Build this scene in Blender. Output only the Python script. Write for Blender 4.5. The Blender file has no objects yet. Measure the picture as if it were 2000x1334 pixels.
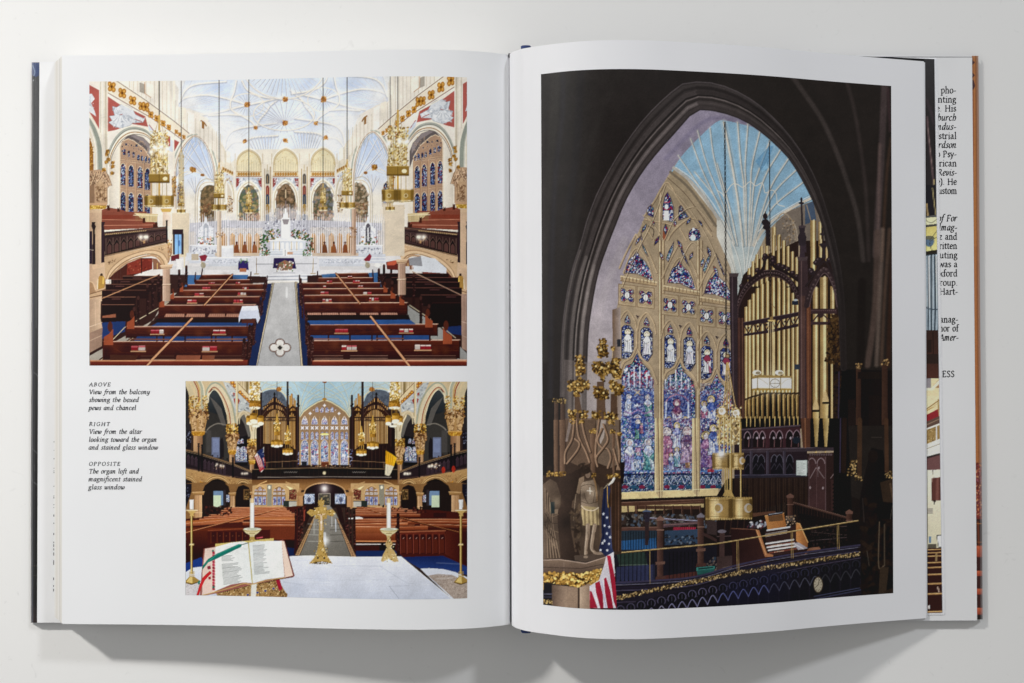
import bpy, math
import numpy as np
PI = math.pi
sc = bpy.context.scene
# ------------------------------------------------------------ camera
# the photograph was taken straight down; 1 px of the 2000 px frame is about 0.28 mm on the page
D = 0.65                                  # camera height above the table, metres
FPX = 2294.0                              # focal length in pixels of the 2000 px frame
cam = bpy.data.cameras.new('camera'); cam.lens = 36 * FPX / 2000; cam.sensor_width = 36
cam.clip_start = .01; cam.clip_end = 20
co = bpy.data.objects.new('camera', cam); sc.collection.objects.link(co); co.location = (0, 0, D)
sc.camera = co
# ------------------------------------------------------------ light: two softboxes, an added fill and a dim white room
w = bpy.data.worlds.new('World'); sc.world = w; w.use_nodes = True
bg = w.node_tree.nodes['Background']; bg.inputs[0].default_value = (.99, .98, .95, 1); bg.inputs[1].default_value = .265
def lamp(name, loc, tgt, size, power, col):
    l = bpy.data.lights.new(name, 'AREA'); l.shape = 'DISK'; l.size = size; l.energy = power; l.color = col
    o = bpy.data.objects.new(name, l); sc.collection.objects.link(o); o.location = loc
    import mathutils
    o.rotation_euler = (mathutils.Vector(tgt) - mathutils.Vector(loc)).to_track_quat('-Z', 'Y').to_euler()
    return o
key = lamp('softbox', (-1.42, 1.37, 1.22), (-.36, .03, 0), .16, 2.35, (1, .975, .93))
key.data.spread = math.radians(42)        # gridded, so it falls off to the right
lamp('softbox', (0.95, 1.35, 1.20), (.05, 0, 0), .2, 13, (.94, .965, 1))
lamp('fill_light', (-1.35, .15, 1.15), (0, 0, 0), 1.2, 4, (.97, .98, 1))  # unseen fill disc, added to lift the ambient light on the left
sc.view_settings.view_transform = 'Standard'; sc.view_settings.look = 'None'
sc.view_settings.exposure = 0; sc.view_settings.gamma = 1; sc.view_settings.use_curve_mapping = False
# ---------------------------------------------------------------- ink painter
SS = 2                                   # samples per unit of the print
def hx(c):
    if isinstance(c, str):
        return np.array([int(c[i:i+2], 16) / 255 for i in (0, 2, 4)], np.float32)
    return np.array(c, np.float32)
class Ink:
    """A printed picture as an array of ink colours (sRGB)."""
    def __init__(s, x0, y0, w, h, c='808080'):
        s.x0, s.y0, s.w, s.h = x0, y0, w, h
        s.a = np.zeros((h * SS, w * SS, 3), np.float32) + hx(c)
        s.rs = np.random.RandomState(7); s.contrast = 1.; s.sat = 1.
        s.T(0, 0, 1)
    def T(s, ox, oy, sc, M=None):
        s.ox, s.oy, s.sc, s.M = ox, oy, sc, M
    def q(s, pts):
        p = np.asarray(pts, np.float64).reshape(-1, 2) / s.sc + (s.ox, s.oy)
        if s.M is not None:
            p = s.M(p)
        return (p - (s.x0, s.y0)) * SS
    def box(s, p, pad=0):
        H, W = s.a.shape[:2]
        a = max(0, int(math.floor(p[:, 0].min() - pad))); b = min(W, int(math.ceil(p[:, 0].max() + pad)) + 1)
        c = max(0, int(math.floor(p[:, 1].min() - pad))); d = min(H, int(math.ceil(p[:, 1].max() + pad)) + 1)
        return a, b, c, d
    def mask(s, p):
        a, b, c, d = s.box(p)
        if b <= a or d <= c: return None
        w, h = b - a, d - c
        D = np.zeros((h, w + 1), np.int32)
        x = p[:, 0] - a; y = p[:, 1] - c
        n = len(x)
        for i in range(n):
            xa, ya, xb, yb = x[i], y[i], x[(i + 1) % n], y[(i + 1) % n]
            if ya == yb: continue
            if ya > yb: xa, ya, xb, yb = xb, yb, xa, ya
            r0 = max(0, int(math.ceil(ya - .5))); r1 = min(h, int(math.ceil(yb - .5)))
            if r1 <= r0: continue
            r = np.arange(r0, r1)
            xc = xa + (r + .5 - ya) * (xb - xa) / (yb - ya)
            np.add.at(D, (r, np.clip(np.ceil(xc - .5), 0, w).astype(int)), 1)
        m = (np.cumsum(D, 1)[:, :w] & 1).astype(np.float32)
        return a, b, c, d, m
    def put(s, bx, m, c, a=1., n=0.):
        x0, x1, y0, y1 = bx
        v = s.a[y0:y1, x0:x1]
        if isinstance(c, tuple) and len(c) == 4 and not isinstance(c[0], float):
            p = s.q([c[2], c[3]]); d = p[1] - p[0]; L2 = (d ** 2).sum()
            X = np.arange(x0, x1)[None, :] - p[0, 0]; Y = np.arange(y0, y1)[:, None] - p[0, 1]
            t = np.clip((X * d[0] + Y * d[1]) / L2, 0, 1)[..., None]
            col = hx(c[0]) * (1 - t) + hx(c[1]) * t
        else:
            col = hx(c)[None, None]
        if n:
            col = col * (1 + n * s.rs.randn(m.shape[0], m.shape[1], 1).astype(np.float32))
        k = (m * a)[..., None]
        s.a[y0:y1, x0:x1] = v * (1 - k) + col * k
    def F(s, pts, c, a=1., n=0., sm=0):
        p = s.q(spl(pts, 6, True) if sm else pts)
        r = s.mask(p)
        if r: s.put(r[:4], r[4], c, a, n)
    def R(s, x0, y0, x1, y1, c, a=1., n=0.):
        s.F([(x0, y0), (x1, y0), (x1, y1), (x0, y1)], c, a, n)
    def L(s, pts, w, c, a=1., sm=0, w2=None, soft=.6):
        p = s.q(spl(pts, 8) if sm else pts)
        w = w * SS / 2; w2 = w if w2 is None else w2 * SS / 2
        pad = max(w, w2) + soft + 1
        a0, b0, c0, d0 = s.box(p, pad)
        if b0 <= a0 or d0 <= c0: return
        m = np.zeros((d0 - c0, b0 - a0), np.float32); N = len(p) - 1
        for i in range(N):
            A, B = p[i], p[i + 1]
            x0 = max(a0, int(min(A[0], B[0]) - pad)); x1 = min(b0, int(max(A[0], B[0]) + pad) + 2)
            y0 = max(c0, int(min(A[1], B[1]) - pad)); y1 = min(d0, int(max(A[1], B[1]) + pad) + 2)
            if x1 <= x0 or y1 <= y0: continue
            X = np.arange(x0, x1)[None, :] + .5 - A[0]; Y = np.arange(y0, y1)[:, None] + .5 - A[1]
            dx, dy = B - A; l2 = dx * dx + dy * dy + 1e-9
            t = np.clip((X * dx + Y * dy) / l2, 0, 1)
            ds = np.hypot(X - t * dx, Y - t * dy)
            ww = w + (w2 - w) * (i + t) / max(N, 1)
            v = np.clip((ww - ds) / soft + .5, 0, 1)
            sub = m[y0 - c0:y1 - c0, x0 - a0:x1 - a0]
            np.maximum(sub, v, out=sub)
        s.put((a0, b0, c0, d0), m, c, a)
    def E(s, x, y, rx, ry, c, a=1., n=0., k=20):
        s.F([(x + rx * math.cos(t), y + ry * math.sin(t)) for t in np.linspace(0, 2 * PI, k, endpoint=False)], c, a, n)
    def G(s, x, y, r, c, a=1.):              # soft round spot, radius in print units
        p = s.q([(x, y)])[0]; r = r * SS
        a0, b0, c0, d0 = s.box(p[None], 2.2 * r)
        if b0 <= a0 or d0 <= c0: return
        X = np.arange(a0, b0)[None, :] - p[0]; Y = np.arange(c0, d0)[:, None] - p[1]
        s.put((a0, b0, c0, d0), np.exp(-(X * X + Y * Y) / (r * r)).astype(np.float32), c, a)
    def S(s, pts, pal, n, r0, r1, a=.9, asp=1.):   # dabs scattered in a polygon
        p = s.q(pts); rs = s.rs
        lo, hi = p.min(0), p.max(0)
        m = s.mask(p)
        if m is None: return
        H, W = s.a.shape[:2]
        for _ in range(n):
            x, y = lo + rs.rand(2) * (hi - lo)
            ix, iy = int(x) - m[0], int(y) - m[2]
            if ix < 0 or iy < 0 or ix >= m[4].shape[1] or iy >= m[4].shape[0] or not m[4][iy, ix]: continue
            r = (r0 + rs.rand() * (r1 - r0)) * SS; th = rs.rand() * 3.14
            R_ = int(r * max(1, asp)) + 1
            x0, x1, y0, y1 = max(0, int(x) - R_), min(W, int(x) + R_ + 1), max(0, int(y) - R_), min(H, int(y) + R_ + 1)
            if x1 <= x0 or y1 <= y0: continue
            X = np.arange(x0, x1)[None, :] - x; Y = np.arange(y0, y1)[:, None] - y
            u = (X * math.cos(th) + Y * math.sin(th)) / max(1, asp); v = -X * math.sin(th) + Y * math.cos(th)
            k = np.clip(r - np.hypot(u, v) + .5, 0, 1) * a
            v0 = s.a[y0:y1, x0:x1]
            s.a[y0:y1, x0:x1] = v0 * (1 - k[..., None]) + hx(pal[rs.randint(len(pal))]) * k[..., None]
    def V(s, pts, cell, pal, lead='101018', lw=.5, a=1., sm=0):     # leaded glass
        p = s.q(spl(pts, 6, True) if sm else pts); r = s.mask(p)
        if r is None: return
        x0, x1, y0, y1, m = r
        cs = cell * SS; W = int((x1 - x0) / cs) + 4; H = int((y1 - y0) / cs) + 4
        jx = s.rs.rand(H, W); jy = s.rs.rand(H, W); ci = s.rs.randint(len(pal), size=(H, W))
        X = (np.arange(x1 - x0)[None, :] / cs + 1.5) + np.zeros((y1 - y0, 1)); Y = (np.arange(y1 - y0)[:, None] / cs + 1.5) + np.zeros((1, x1 - x0))
        gx, gy = X.astype(int), Y.astype(int)
        d1 = np.full(X.shape, 9.); d2 = d1.copy(); idx = np.zeros(X.shape, int)
        for a_ in (-1, 0, 1):
            for b_ in (-1, 0, 1):
                u, v = np.clip(gx + a_, 0, W - 1), np.clip(gy + b_, 0, H - 1)
                d = np.hypot(u + jx[v, u] - X, v + jy[v, u] - Y)
                c = d < d1
                d2 = np.where(c, d1, np.minimum(d2, d)); idx = np.where(c, ci[v, u], idx); d1 = np.where(c, d, d1)
        P = np.array([hx(c) for c in pal])[idx]
        k = np.clip(((d2 - d1) * cs / SS) / lw, 0, 1)[..., None]
        P = P * k + hx(lead) * (1 - k)
        mm = (m * a)[..., None]
        s.a[y0:y1, x0:x1] = s.a[y0:y1, x0:x1] * (1 - mm) + P * mm
    def grain(s, amt, soft=.5):
        n = s.rs.randn(*s.a.shape[:2]).astype(np.float32)
        n2 = (n + np.roll(n, 1, 0) + np.roll(n, 1, 1) + np.roll(np.roll(n, 1, 0), 1, 1)) / 2
        s.a *= (1 + amt * n2[..., None] * (1 - .5 * s.a.mean(2, keepdims=True)))
    def detail(s, amt, cells=(2, 5, 11)):    # uneven tone, as a photograph has
        H, W = s.a.shape[:2]; f = np.zeros((H, W), np.float32)
        for c in cells:
            g = s.rs.randn(H // (c * SS) + 3, W // (c * SS) + 3)
            y = np.arange(H) / (c * SS); x = np.arange(W) / (c * SS)
            yi, xi = y.astype(int), x.astype(int); fy = (y - yi)[:, None]; fx = (x - xi)[None]
            f += ((g[yi][:, xi] * (1 - fx) + g[yi][:, xi + 1] * fx) * (1 - fy) + (g[yi + 1][:, xi] * (1 - fx) + g[yi + 1][:, xi + 1] * fx) * fy)
        s.a *= (1 + amt * f[..., None])
    def sample(s, X, Y):                     # box-filtered, bilinear
        b = s.a
        bl = lambda v: (v * 2 + np.roll(v, 1, 0) + np.roll(v, -1, 0)) / 4
        bh = lambda v: (v * 2 + np.roll(v, 1, 1) + np.roll(v, -1, 1)) / 4
        b = bh(bl(b)); c = b
        for k in range(4): c = bh(bl(c))
        b = b + .55 * (b - c)                  # the crisp edges of an offset print
        b = np.clip(b, 0, 1); m = b.mean(2, keepdims=True); m2 = m + .17 * s.contrast * (m - .42) * 4 * m * (1 - m)
        b = m2 + (b - m) * s.sat
        H, W = b.shape[:2]
        x = np.clip((X - s.x0) * SS - .5, 0, W - 1.001); y = np.clip((Y - s.y0) * SS - .5, 0, H - 1.001)
        xi, yi = x.astype(int), y.astype(int); fx, fy = (x - xi)[..., None], (y - yi)[..., None]
        xj, yj = np.minimum(xi + 1, W - 1), np.minimum(yi + 1, H - 1)
        return np.clip((b[yi, xi] * (1 - fx) + b[yi, xj] * fx) * (1 - fy) + (b[yj, xi] * (1 - fx) + b[yj, xj] * fx) * fy, 0, 1)
    def fig(s, x, y, h, robe, mantle='e4e6f0', halo='d9b04a', lean=0):     # robed figure in leaded glass
        k = '14131f'; L, F, E = s.L, s.F, s.E
        E(x, y, h * .15, h * .16, k); E(x, y, h * .13, h * .14, halo)
        b = [(x - h * .06, y + h * .1), (x + h * .07, y + h * .1), (x + h * .17 + lean, y + h * .3), (x + h * .15 + lean, y + h * .62), (x + h * .2 + lean, y + h * .9), (x - h * .2 + lean, y + h * .9), (x - h * .13 + lean, y + h * .6), (x - h * .17, y + h * .28)]
        F([(p[0] + (p[0] - x) * .12, p[1] + (p[1] - y - h * .5) * .04) for p in b], k); F(b, robe)
        F([b[0], b[1], b[2], (x + h * .02, y + h * .5), b[7]], mantle); F([(x + h * .03, y + h * .5), b[3], b[4], (x + h * .08 + lean, y + h * .9)], mantle, .8)
        for d in (-.09, -.02, .05): L([(x + d * h, y + h * .35), (x + d * 1.2 * h + lean, y + h * .62), (x + d * 1.7 * h + lean, y + h * .88)], .7, k, .75, 1)
        L([(x - h * .15, y + h * .3), (x - h * .02, y + h * .42), (x + h * .12, y + h * .32)], .7, k, .9, 1)
        E(x, y + h * .01, h * .075, h * .09, 'e8cdb8'); L([(x - h * .07, y - h * .02), (x, y - h * .1), (x + h * .07, y - h * .02)], .9, '7a5230', .9, 1)
        E(x + h * .04, y + h * .4, h * .03, h * .03, 'e8cdb8')
def spl(pts, n=8, closed=False):             # Catmull-Rom
    P = [np.array(p, float) for p in pts]
    if closed: P = [P[-1]] + P + [P[0], P[1]]
    else: P = [2 * P[0] - P[1]] + P + [2 * P[-1] - P[-2]]
    out = []
    for i in range(1, len(P) - 2):
        for t in np.linspace(0, 1, n, endpoint=False):
            a, b, c, d = P[i - 1], P[i], P[i + 1], P[i + 2]
            out.append(.5 * (2 * b + (c - a) * t + (2 * a - 5 * b + 4 * c - d) * t * t + (3 * b - 3 * c + d - a) * t ** 3))
    if not closed: out.append(P[-2])
    return out
def arch(x0, x1, yb, ya, k=.55, n=8):         # pointed arch: spring yb, apex ya
    m = (x0 + x1) / 2; h = yb - ya; o = []
    for t in np.linspace(0, 1, n):
        u = math.sin(t * PI / 2 * (1 - k * .35)); u /= math.sin(PI / 2 * (1 - k * .35))
        o.append((x0 + (m - x0) * (1 - math.cos(t * PI / 2)) ** (1 + .25 * k), yb - h * u))
    return o + [(x0 + x1 - x, y) for x, y in o[::-1][1:]]
def lancet(x0, x1, yb, ya, ys):               # closed lancet: foot yb, spring ys, apex ya
    return [(x0, yb)] + arch(x0, x1, ys, ya) + [(x1, yb)]
GOLD=['c58a2e','8a5a17','e0b25a','a87424','6b4310']
BLUEG=['20305e','3a5aa0','8fa6cf','1b2342','5b7bb8','c9d3e6','2c3f78','7a2038','16203c']
def photo1():
    I=Ink(168,144,752,578,'e6ddcd');F,L,R,E,S,V,G=I.F,I.L,I.R,I.E,I.S,I.V,I.G
    A=lambda M=None: I.T(160,140,4.447,M)
    C=lambda M=None: I.T(160,420,4.447,M)
    B=lambda: I.T(530,140,4.446)
    D=lambda: I.T(530,420,4.446)
    def MR(p):
        p=p.copy();ax=548.6+(np.minimum(p[:,0],557)-194)*.0305
        p[:,0]=2*ax-p[:,0];p[:,1]-=np.maximum(0,440-p[:,1])*.045
        return p
    # ceiling
    I.T(0,0,1)
    F([(330,140),(349,205),(400,222),(440,290),(458,330),(560,340),(665,330),(680,285),(700,225),(745,200),(775,140)],('d6dfec','e0e7f2',(550,150),(550,300)))
    G(555,240,80,'dfe8f6',.8);G(420,180,40,'c4d2ea',.6);G(700,175,40,'c0cfe8',.6);G(555,160,30,'c3d4ea',.7)
    for x,y,r in ((395,190,14),(430,165,18),(470,172,12),(600,165,16),(650,172,14),(690,172,16),(720,185,12),(505,235,14),(608,235,14),(455,275,12),(655,270,12),(520,270,12),(590,268,12),(430,215,12),(690,215,12),(482,204,12),(634,200,12)): G(x,y,r,'a4b7d8',.45)
    rib='ece6da';rs='a9a9b4'
    def ribl(p,w=3.):
        q=[(x+2,y+5) for x,y in p]
        L(p,11,'f1f1f1',.34,1,soft=12);L([(x+2,y+14) for x,y in p],4,'a9b4cc',.4,1,soft=7)
        L(q,w+1,'9295a6',.6,1);L(p,w,rib,.95,1);L([(x,y-3) for x,y in p],w*.4,'fbf7ee',.8,1)
    def fan(cx,cy,pts,w=.7,a=.55):
        for x,y in pts:
            m=((cx+x)/2,(cy+y)/2)
            L([(cx,cy),(m[0]+(x-cx)*.03,m[1]-6),(x,y)],w+.6,'a5aabd',min(1,a+.1),1);L([(cx+4,cy),(m[0]+4,m[1]-6),(x+4,y)],w,'f6f3ec',min(1,a+.15),1)
    def ell(cx,cy,rx,ry,a0=0,a1=360,n=28):
        return [(cx+rx*math.cos(math.radians(t)),cy+ry*math.sin(math.radians(t))) for t in np.linspace(a0,a1,n)]
    for mi in (None,MR):
        A(mi)
        fan(840,320,[(900+55*i,60+18*i) for i in range(9)]+[(1290,240),(1280,300),(1150,330),(1050,360)])
        fan(1235,680,ell(1500,600,200,150,175,280,8));fan(1100,430,[(1300,330),(1200,345),(1380,390),(1460,440),(1500,500),(1420,560),(1300,560)])
        fan(1435,290,ell(1435,290,145,98,0,345,24),.5,.8)
        for p in ([(815,310),(870,240),(960,212),(1100,203),(1280,240),(1430,285)],[(1050,375),(1200,348),(1430,290),(1690,238)],
                  [(845,265),(900,160),(1000,108),(1250,85)],[(1340,80),(1320,180),(1290,260),(1300,330),(1380,378),(1480,440),(1510,490)],
                  [(1510,490),(1540,420),(1600,350),(1640,290),(1740,215)],[(1232,690),(1260,570),(1330,505),(1500,470),(1700,445)],
                  [(1415,605),(1500,570),(1700,555)],[(1390,80),(1440,160),(1560,215),(1730,240)],[(1415,605),(1310,615),(1240,690)],[(1100,380),(1250,372),(1380,378)]): ribl(p)
        L(ell(1435,290,148,100),1.8,rib,1)
        
        fan(1610,880,[(1440+30*i,590-30*math.sin(i/10*PI)) for i in range(11)],.8,.8)
        F([(735,70),(900,70),(850,180),(835,330),(800,340)],'ece7dc',.6);G(1190,480,34,'f4f2ee',.6);G(1350,640,26,'f4f2ee',.7);G(940,250,24,'f2efe8',.5)
        for x,y,r in ((1435,287,26),(1508,487,17),(1415,603,18)):
            E(x,y,r,r*.9,'a8672a');S([(x-r,y-r),(x+r,y-r),(x+r,y+r),(x-r,y+r)],['d89a45','8a4d1a','e0b060'],20,.6,1.4)
    B();fan(115,450,ell(110,390,262,138,20,340,26),.6,.8);fan(110,-90,ell(110,-60,330,270,25,155,18),.6,.8)
    L(ell(110,375,268,140),2.6,rs,.5);L(ell(110,370,266,140),2,rib,1);L(ell(110,-80,370,320,0,180),2.6,rs,.5);L(ell(110,-85,370,320,0,180),2.2,rib)
    for y,r in ((240,24),(445,24),(597,20)):
        E(120,y,r,r*.9,'a8672a');S([(120-r,y-r),(120+r,y-r),(120+r,y+r),(120-r,y+r)],['d89a45','8a4d1a','e0b060'],20,.6,1.4)
    # ---- the apse
    I.T(0,0,1)
    F([(440,440),(440,330),(470,300),(500,292),(620,290),(650,300),(676,330),(680,440)],'e3dccd')
    pa=[['6b5a3c','7d5a3c','a9885a','9c7b55','4a4530'],['5a664a','8d8050','c9a66a','a8705a','56606a'],['5c4c36','84694a','9a7350','b08d6c','453c2c'],['5a5a44','747a78','a48060','6e7890','b89a78'],['665840','8f6d50','a98b6a','c9b49a','4e4c3c']]
    def bay(cx,w,yt,yb,pal,k=1.):
        h=w/2
        F(lancet(cx-h-5,cx+h+5,342,yt-5,320),'f0ebe0');F(lancet(cx-h-3,cx+h+3,342,yt-2,320),'cbb994');F(lancet(cx-h,cx+h,336,yt+2,322),('d9cda6','e2d6b4',(cx,yt),(cx,336)))
        for i in range(9):
            x=cx-h+w*(i+.5)/9;L([(x,334),(x,yt+16+abs(i-4)*3)],.8,'b7a577',.7)
        L(arch(cx-h,cx+h,322,yt+2),1,'b69555',.8)
        S(lancet(cx-h,cx+h,320,yt+4,316),['c9a24c','b98f3a'],26,.5,1.,.6)
        R(cx-h-3,335,cx+h+3,345,'d8c396');R(cx-h-3,335,cx+h+3,336,'a06a3a',.8);R(cx-h-3,344.2,cx+h+3,345.4,'9a5a3a',.8)
        for i in range(9): x=cx-h+w*(i+.5)/9;E(x,340,2.1,3.2,'9c6416');E(x,340,1.1,1.6,'d79a3a')
        R(cx-h-3,346,cx+h+3,372,'c7cbd2');F([(cx-h-3,348),(cx-h+5,348),(cx-h+2,362),(cx-h-3,366)],'9c3a36');F([(cx+h+3,348),(cx+h-5,348),(cx+h-2,362),(cx+h+3,366)],'9c3a36')
        S([(cx-h,348),(cx+h,348),(cx+h,366),(cx-h,366)],['e8e8ea','aab0bb','8f98a8','f2f2f2'],90,.5,1.4,.8,2)
        F(lancet(cx-h-4,cx+h+4,450,yb-10,392),'f0e9dc');F(lancet(cx-h-1.5,cx+h+1.5,450,yb-6,393),'c9b792');F(lancet(cx-h,cx+h,450,yb-4.5,393),'efe6d6')
        pl=lancet(cx-h+3,cx+h-3,444,yb,396)
        F(pl,pal[0]);S(pl,pal[1:],int(170*k),.8,3.4,.55,1.7);S([(x,y) for x,y in pl if y > 400]+[(cx+h-3,412),(cx-h+3,412)],['b98d72','c99b7c','6b4b3a','8b6f66','d1b090'],int(120*k),.6,2.2,.7,1.5)
        L(pl[1:-1],.8,'5b4636',.8)
        for sx in (-1,1): L([(cx+sx*(h+5),300),(cx+sx*(h+5),446)],.9,'b08f5a',.7)
    bay(486,44,293,361,pa[1]);bay(631,44,290,358,pa[3]);bay(558,44,291,359,pa[2])
    L([(486,378),(486,400)],7,'e8d48a',.35);L([(631,380),(631,396)],6,'e6d090',.5);L([(558,366),(558,392)],1.6,'4f3a26');L([(549,372),(567,372)],1.4,'4f3a26');L([(558,371),(558,386)],2,'d9bd96')
    for x in (522,594):
        R(x-9,320,x+9,446,'dfd6c6');L([(x-5,330),(x-5,446)],1.4,'a27a3a');L([(x+6,326),(x+6,446)],1.4,'a27a3a');R(x-3,332,x+4,446,'c9bfae')
        for y,c in ((345,'57514c'),(368,'8c3a34'),(385,'34455c'),(404,'a27f3a'),(424,'35465e')): F(lancet(x-3,x+4,y+14,y-6,y),c);L([(x,y-1),(x,y+12)],1.2,'c9a06a',.8)
        L([(x,334),(x,322)],1,'b39a5c')
    # side apse paintings
    for mi,pl in ((None,pa[0]),(MR,pa[4])):
        A(mi)
        # wall from nave arch to apse
        F([(790,560),(1230,660),(1330,860),(1340,1334),(790,1334)],'e8e1d6')
        F([(1130,560),(1230,650),(1320,850),(1320,900),(1180,790)],'e0d6c2')
        for x in (1150,1195,1245,1290): L([(x,560+(x-1130)*1.1),(x,760+(x-1130)*.6)],1.,'b9ab90',.7)
        F([(1255,680),(1290,700),(1290,800),(1255,780)],'f4ede2');F([(1135,590),(1165,560),(1165,700),(1135,690)],'f5efe6')
        F([(1215,820),(1315,870),(1315,905),(1215,855)],'d8bf8e')
        for i in range(5): E(1230+i*19,843+i*9,8,13,'a06a20')
        F([(1220,865),(1310,915),(1310,1000),(1240,940)],'cfd2d6');S([(1220,865),(1310,915),(1310,1000),(1240,940)],['8f3a34','f0f0f0','9aa3b0'],30,.6,1.5)
        L([(1240,1130),(1238,1000),(1262,930),(1300,980),(1318,1060),(1320,1130)],2.4,'cdbf9f',1,1)
        F([(1262,960),(1300,1040),(1310,1230),(1262,1230)],'cfc4b2');S([(1262,1080),(1310,1080),(1310,1220),(1262,1220)],['b98a52','8a5c34','ddc294','6b4a34'],60,.6,1.6)
        # aisle apse arch
        sh=[(805,1334),(803,1100),(800,850),(845,690),(925,580),(1000,552),(1075,610),(1135,740),(1165,920),(1168,1334)]
        F(spl(sh),('b3c6e6','dfe5f0',(980,600),(900,980)))
        fan(812,930,[(870+34*i,600+2*i*i) for i in range(5)]+[(1100,820),(1050,850),(960,830),(1130,960)],1.1,.9)
        fan(1160,1000,[(880,680),(900,740),(940,620),(1010,600),(1080,660),(1100,740)],.8,.8)
        L([(812,930),(880,880),(970,870),(1060,900),(1160,1000)],2,'ded9cf',1,1)
        F(spl([(830,960),(880,925),(960,915),(1050,925),(1160,1010)])+[(1160,1334),(810,1334)],('d4dcea','e4ddd0',(960,930),(960,1100)))
        fan(985,1060,[(920,940),(950,925),(990,915),(1030,925),(1060,950)],.8,.8)
        F([(825,1000),(845,960),(880,990),(895,1060),(895,1180),(825,1180)],'c8b9a6');V([(832,1000),(850,965),(878,1000),(885,1150),(832,1150)],2.2,BLUEG+['c9b59a']*4)
        F(spl([(1000,1334),(1000,1130),(1020,1000),(1080,950),(1150,960)])+[(1165,1334)],'f2ece2')
        L([(985,1334),(985,1120),(1005,990),(1070,932),(1150,945)],1.5,'b2a58e',.9,1);L([(1003,1334),(1003,1130),(1020,1010),(1070,965),(1150,960)],1.2,'bca98a',.9,1)
        p=spl([(1028,1334),(1028,1110),(1048,1020),(1095,985),(1150,990)])+[(1150,1334)]
        F(p,pl[0]);S(p,pl[1:],150,.9,3,.55,1.6);S([(1028,1150),(1150,1150),(1150,1334),(1028,1334)],['b98d62','9b5a3a','7a4a30','c7a26a','4f3a2a'],80,.7,2.2,.6)
        E(965,850,28,22,'a36a2c');S([(938,828),(992,828),(992,874),(938,874)],GOLD,30,.6,1.6);E(1047,898,18,12,'9a6224')
        s2=sh[2:-1]
        L(sh,8,'e9e2d4',1,1);L([(x-14,y-8) if x<1000 else (x+14,y-8) for x,y in sh],2.4,'a3aa9f',1,1);L([(x+8,y+6) if x<1000 else (x-8,y+6) for x,y in sh],1.,'9a5f3e',.9,1);L([(x+18,y+14) if x<1000 else (x-18,y+14) for x,y in sh],1,'8b8478',.8,1)
    # ---- clerestory and nave wall, each side
    for mi in (None,MR):
        A(mi)
        F([(60,80),(740,80),(800,200),(830,300),(1060,390),(1120,500),(1230,680),(1240,800),(1000,540),(810,560),(800,900),(640,900),(60,900)],'e9e1d5')
        F([(740,80),(800,80),(840,150),(830,300),(800,300)],'dcd6cc')
        for x in range(395,1230,18):
            y0=80 if x<800 else 290+(x-800)*.62
            y1=105+(x-330)*.78
            if x > 900: y1=540+(x-900)*.8
            L([(x,y0),(x,y1)],.9,['c4b698','f1eadb','b5a484','e9dfca'][(x // 18) % 4],.8)
        for x0,x1,y0,y1,c in ((500,545,92,175,'a39b8e'),(560,625,92,210,'f6eedf'),(855,905,300,440,'e9e0cf'),(918,975,340,525,'f5efe6'),(1040,1062,430,490,'9a6a2e')): F([(x0,y0),(x1,y0+(x1-x0)*.4),(x1,y1+(x1-x0)*.4),(x0,y1)],c)
        L([(545,92),(548,190),(600,225)],1.2,'b9875c')
        L([(1035,425),(1060,440),(1080,470)],2.4,'96652a');
        L([(800,80),(805,300),(795,560),(800,860)],4,'ece4d4');L([(812,250),(806,560)],1.2,'b9b1a1')
        # frieze of gold leaves
        F([(222,80),(315,80),(560,250),(800,428),(925,520),(905,600),(800,530),(560,378),(222,178)],'e8dcc6')
        L([(300,80),(560,252),(800,430),(930,535)],1.1,'6d4a3c');L([(222,182),(400,285),(600,400),(790,532),(880,600)],1.1,'7a4a40')
        L([(312,78),(572,250),(805,420)],1.,'f3ebda');L([(222,165),(560,362),(790,515)],.9,'f3ebda')
        for x,y,r in ((258,130,38),(350,185,37),(440,250,34),(520,300,32),(552,305,36),(598,372,26),(650,405,25),(705,448,23),(755,483,21),(820,522,17),(850,545,16),(885,567,16)):
            for a,b in ((-.45,-.5),(.45,-.35),(-.4,.4),(.45,.55)): E(x+a*r,y+b*r*1.25,r*.5,r*.6,'b97a22');E(x+a*r,y+b*r*1.25,r*.25,r*.3,'dba145')
            E(x,y,r*.25,r*.3,'6b3d10')
            L([(x-r*.3,y-r*.7),(x-r*.1,y+r*.5)],.5,'7a4a14')
        # spandrel, angel
        F([(225,215),(330,285),(550,385),(580,480),(430,452),(300,505),(225,520)],'b3564c')
        an=[(265,300),(300,310),(345,283),(400,300),(440,325),(465,372),(545,410),(530,440),(440,445),(415,470),(330,490),(270,470),(232,440),(262,425),(238,385),(285,380),(275,345)]
        F(an,'d3d6db');S(an,['eceded','b3b9c3','99a1ae','dfe1e4'],110,.6,2.,.7,2.6);L([(460,412),(520,435)],1.2,'a33a34');L([(330,375),(350,370)],1.4,'b05048')
        L(an+[an[0]],.7,'7d8594',.7)
        for k in range(9): L([(262+k*20,305+k*10),(280+k*22,350+k*9),(330+k*10,380)],.6,'858d9c',.7,1);L([(250+k*20,440),(300+k*8,400)],.7,['f4f4f4','8b93a1'][k % 2],.8)
        L([(222,205),(340,278),(553,385),(582,490)],1.6,'efe6d4')
        F([(575,455),(660,540),(790,600),(790,700),(640,640),(580,500)],'ccd2dc');L([(585,462),(632,525)],1.2,'a33a34');F([(728,548),(768,565),(768,650),(735,635)],'b04c44');S([(600,480),(760,590),(700,640),(600,530)],['eef0f2','aab4c2'],30,.6,1.5)
        F([(802,590),(845,612),(803,690)],'b04c44');L([(222,90),(222,820)],1.6,'f2eadb')
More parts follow.
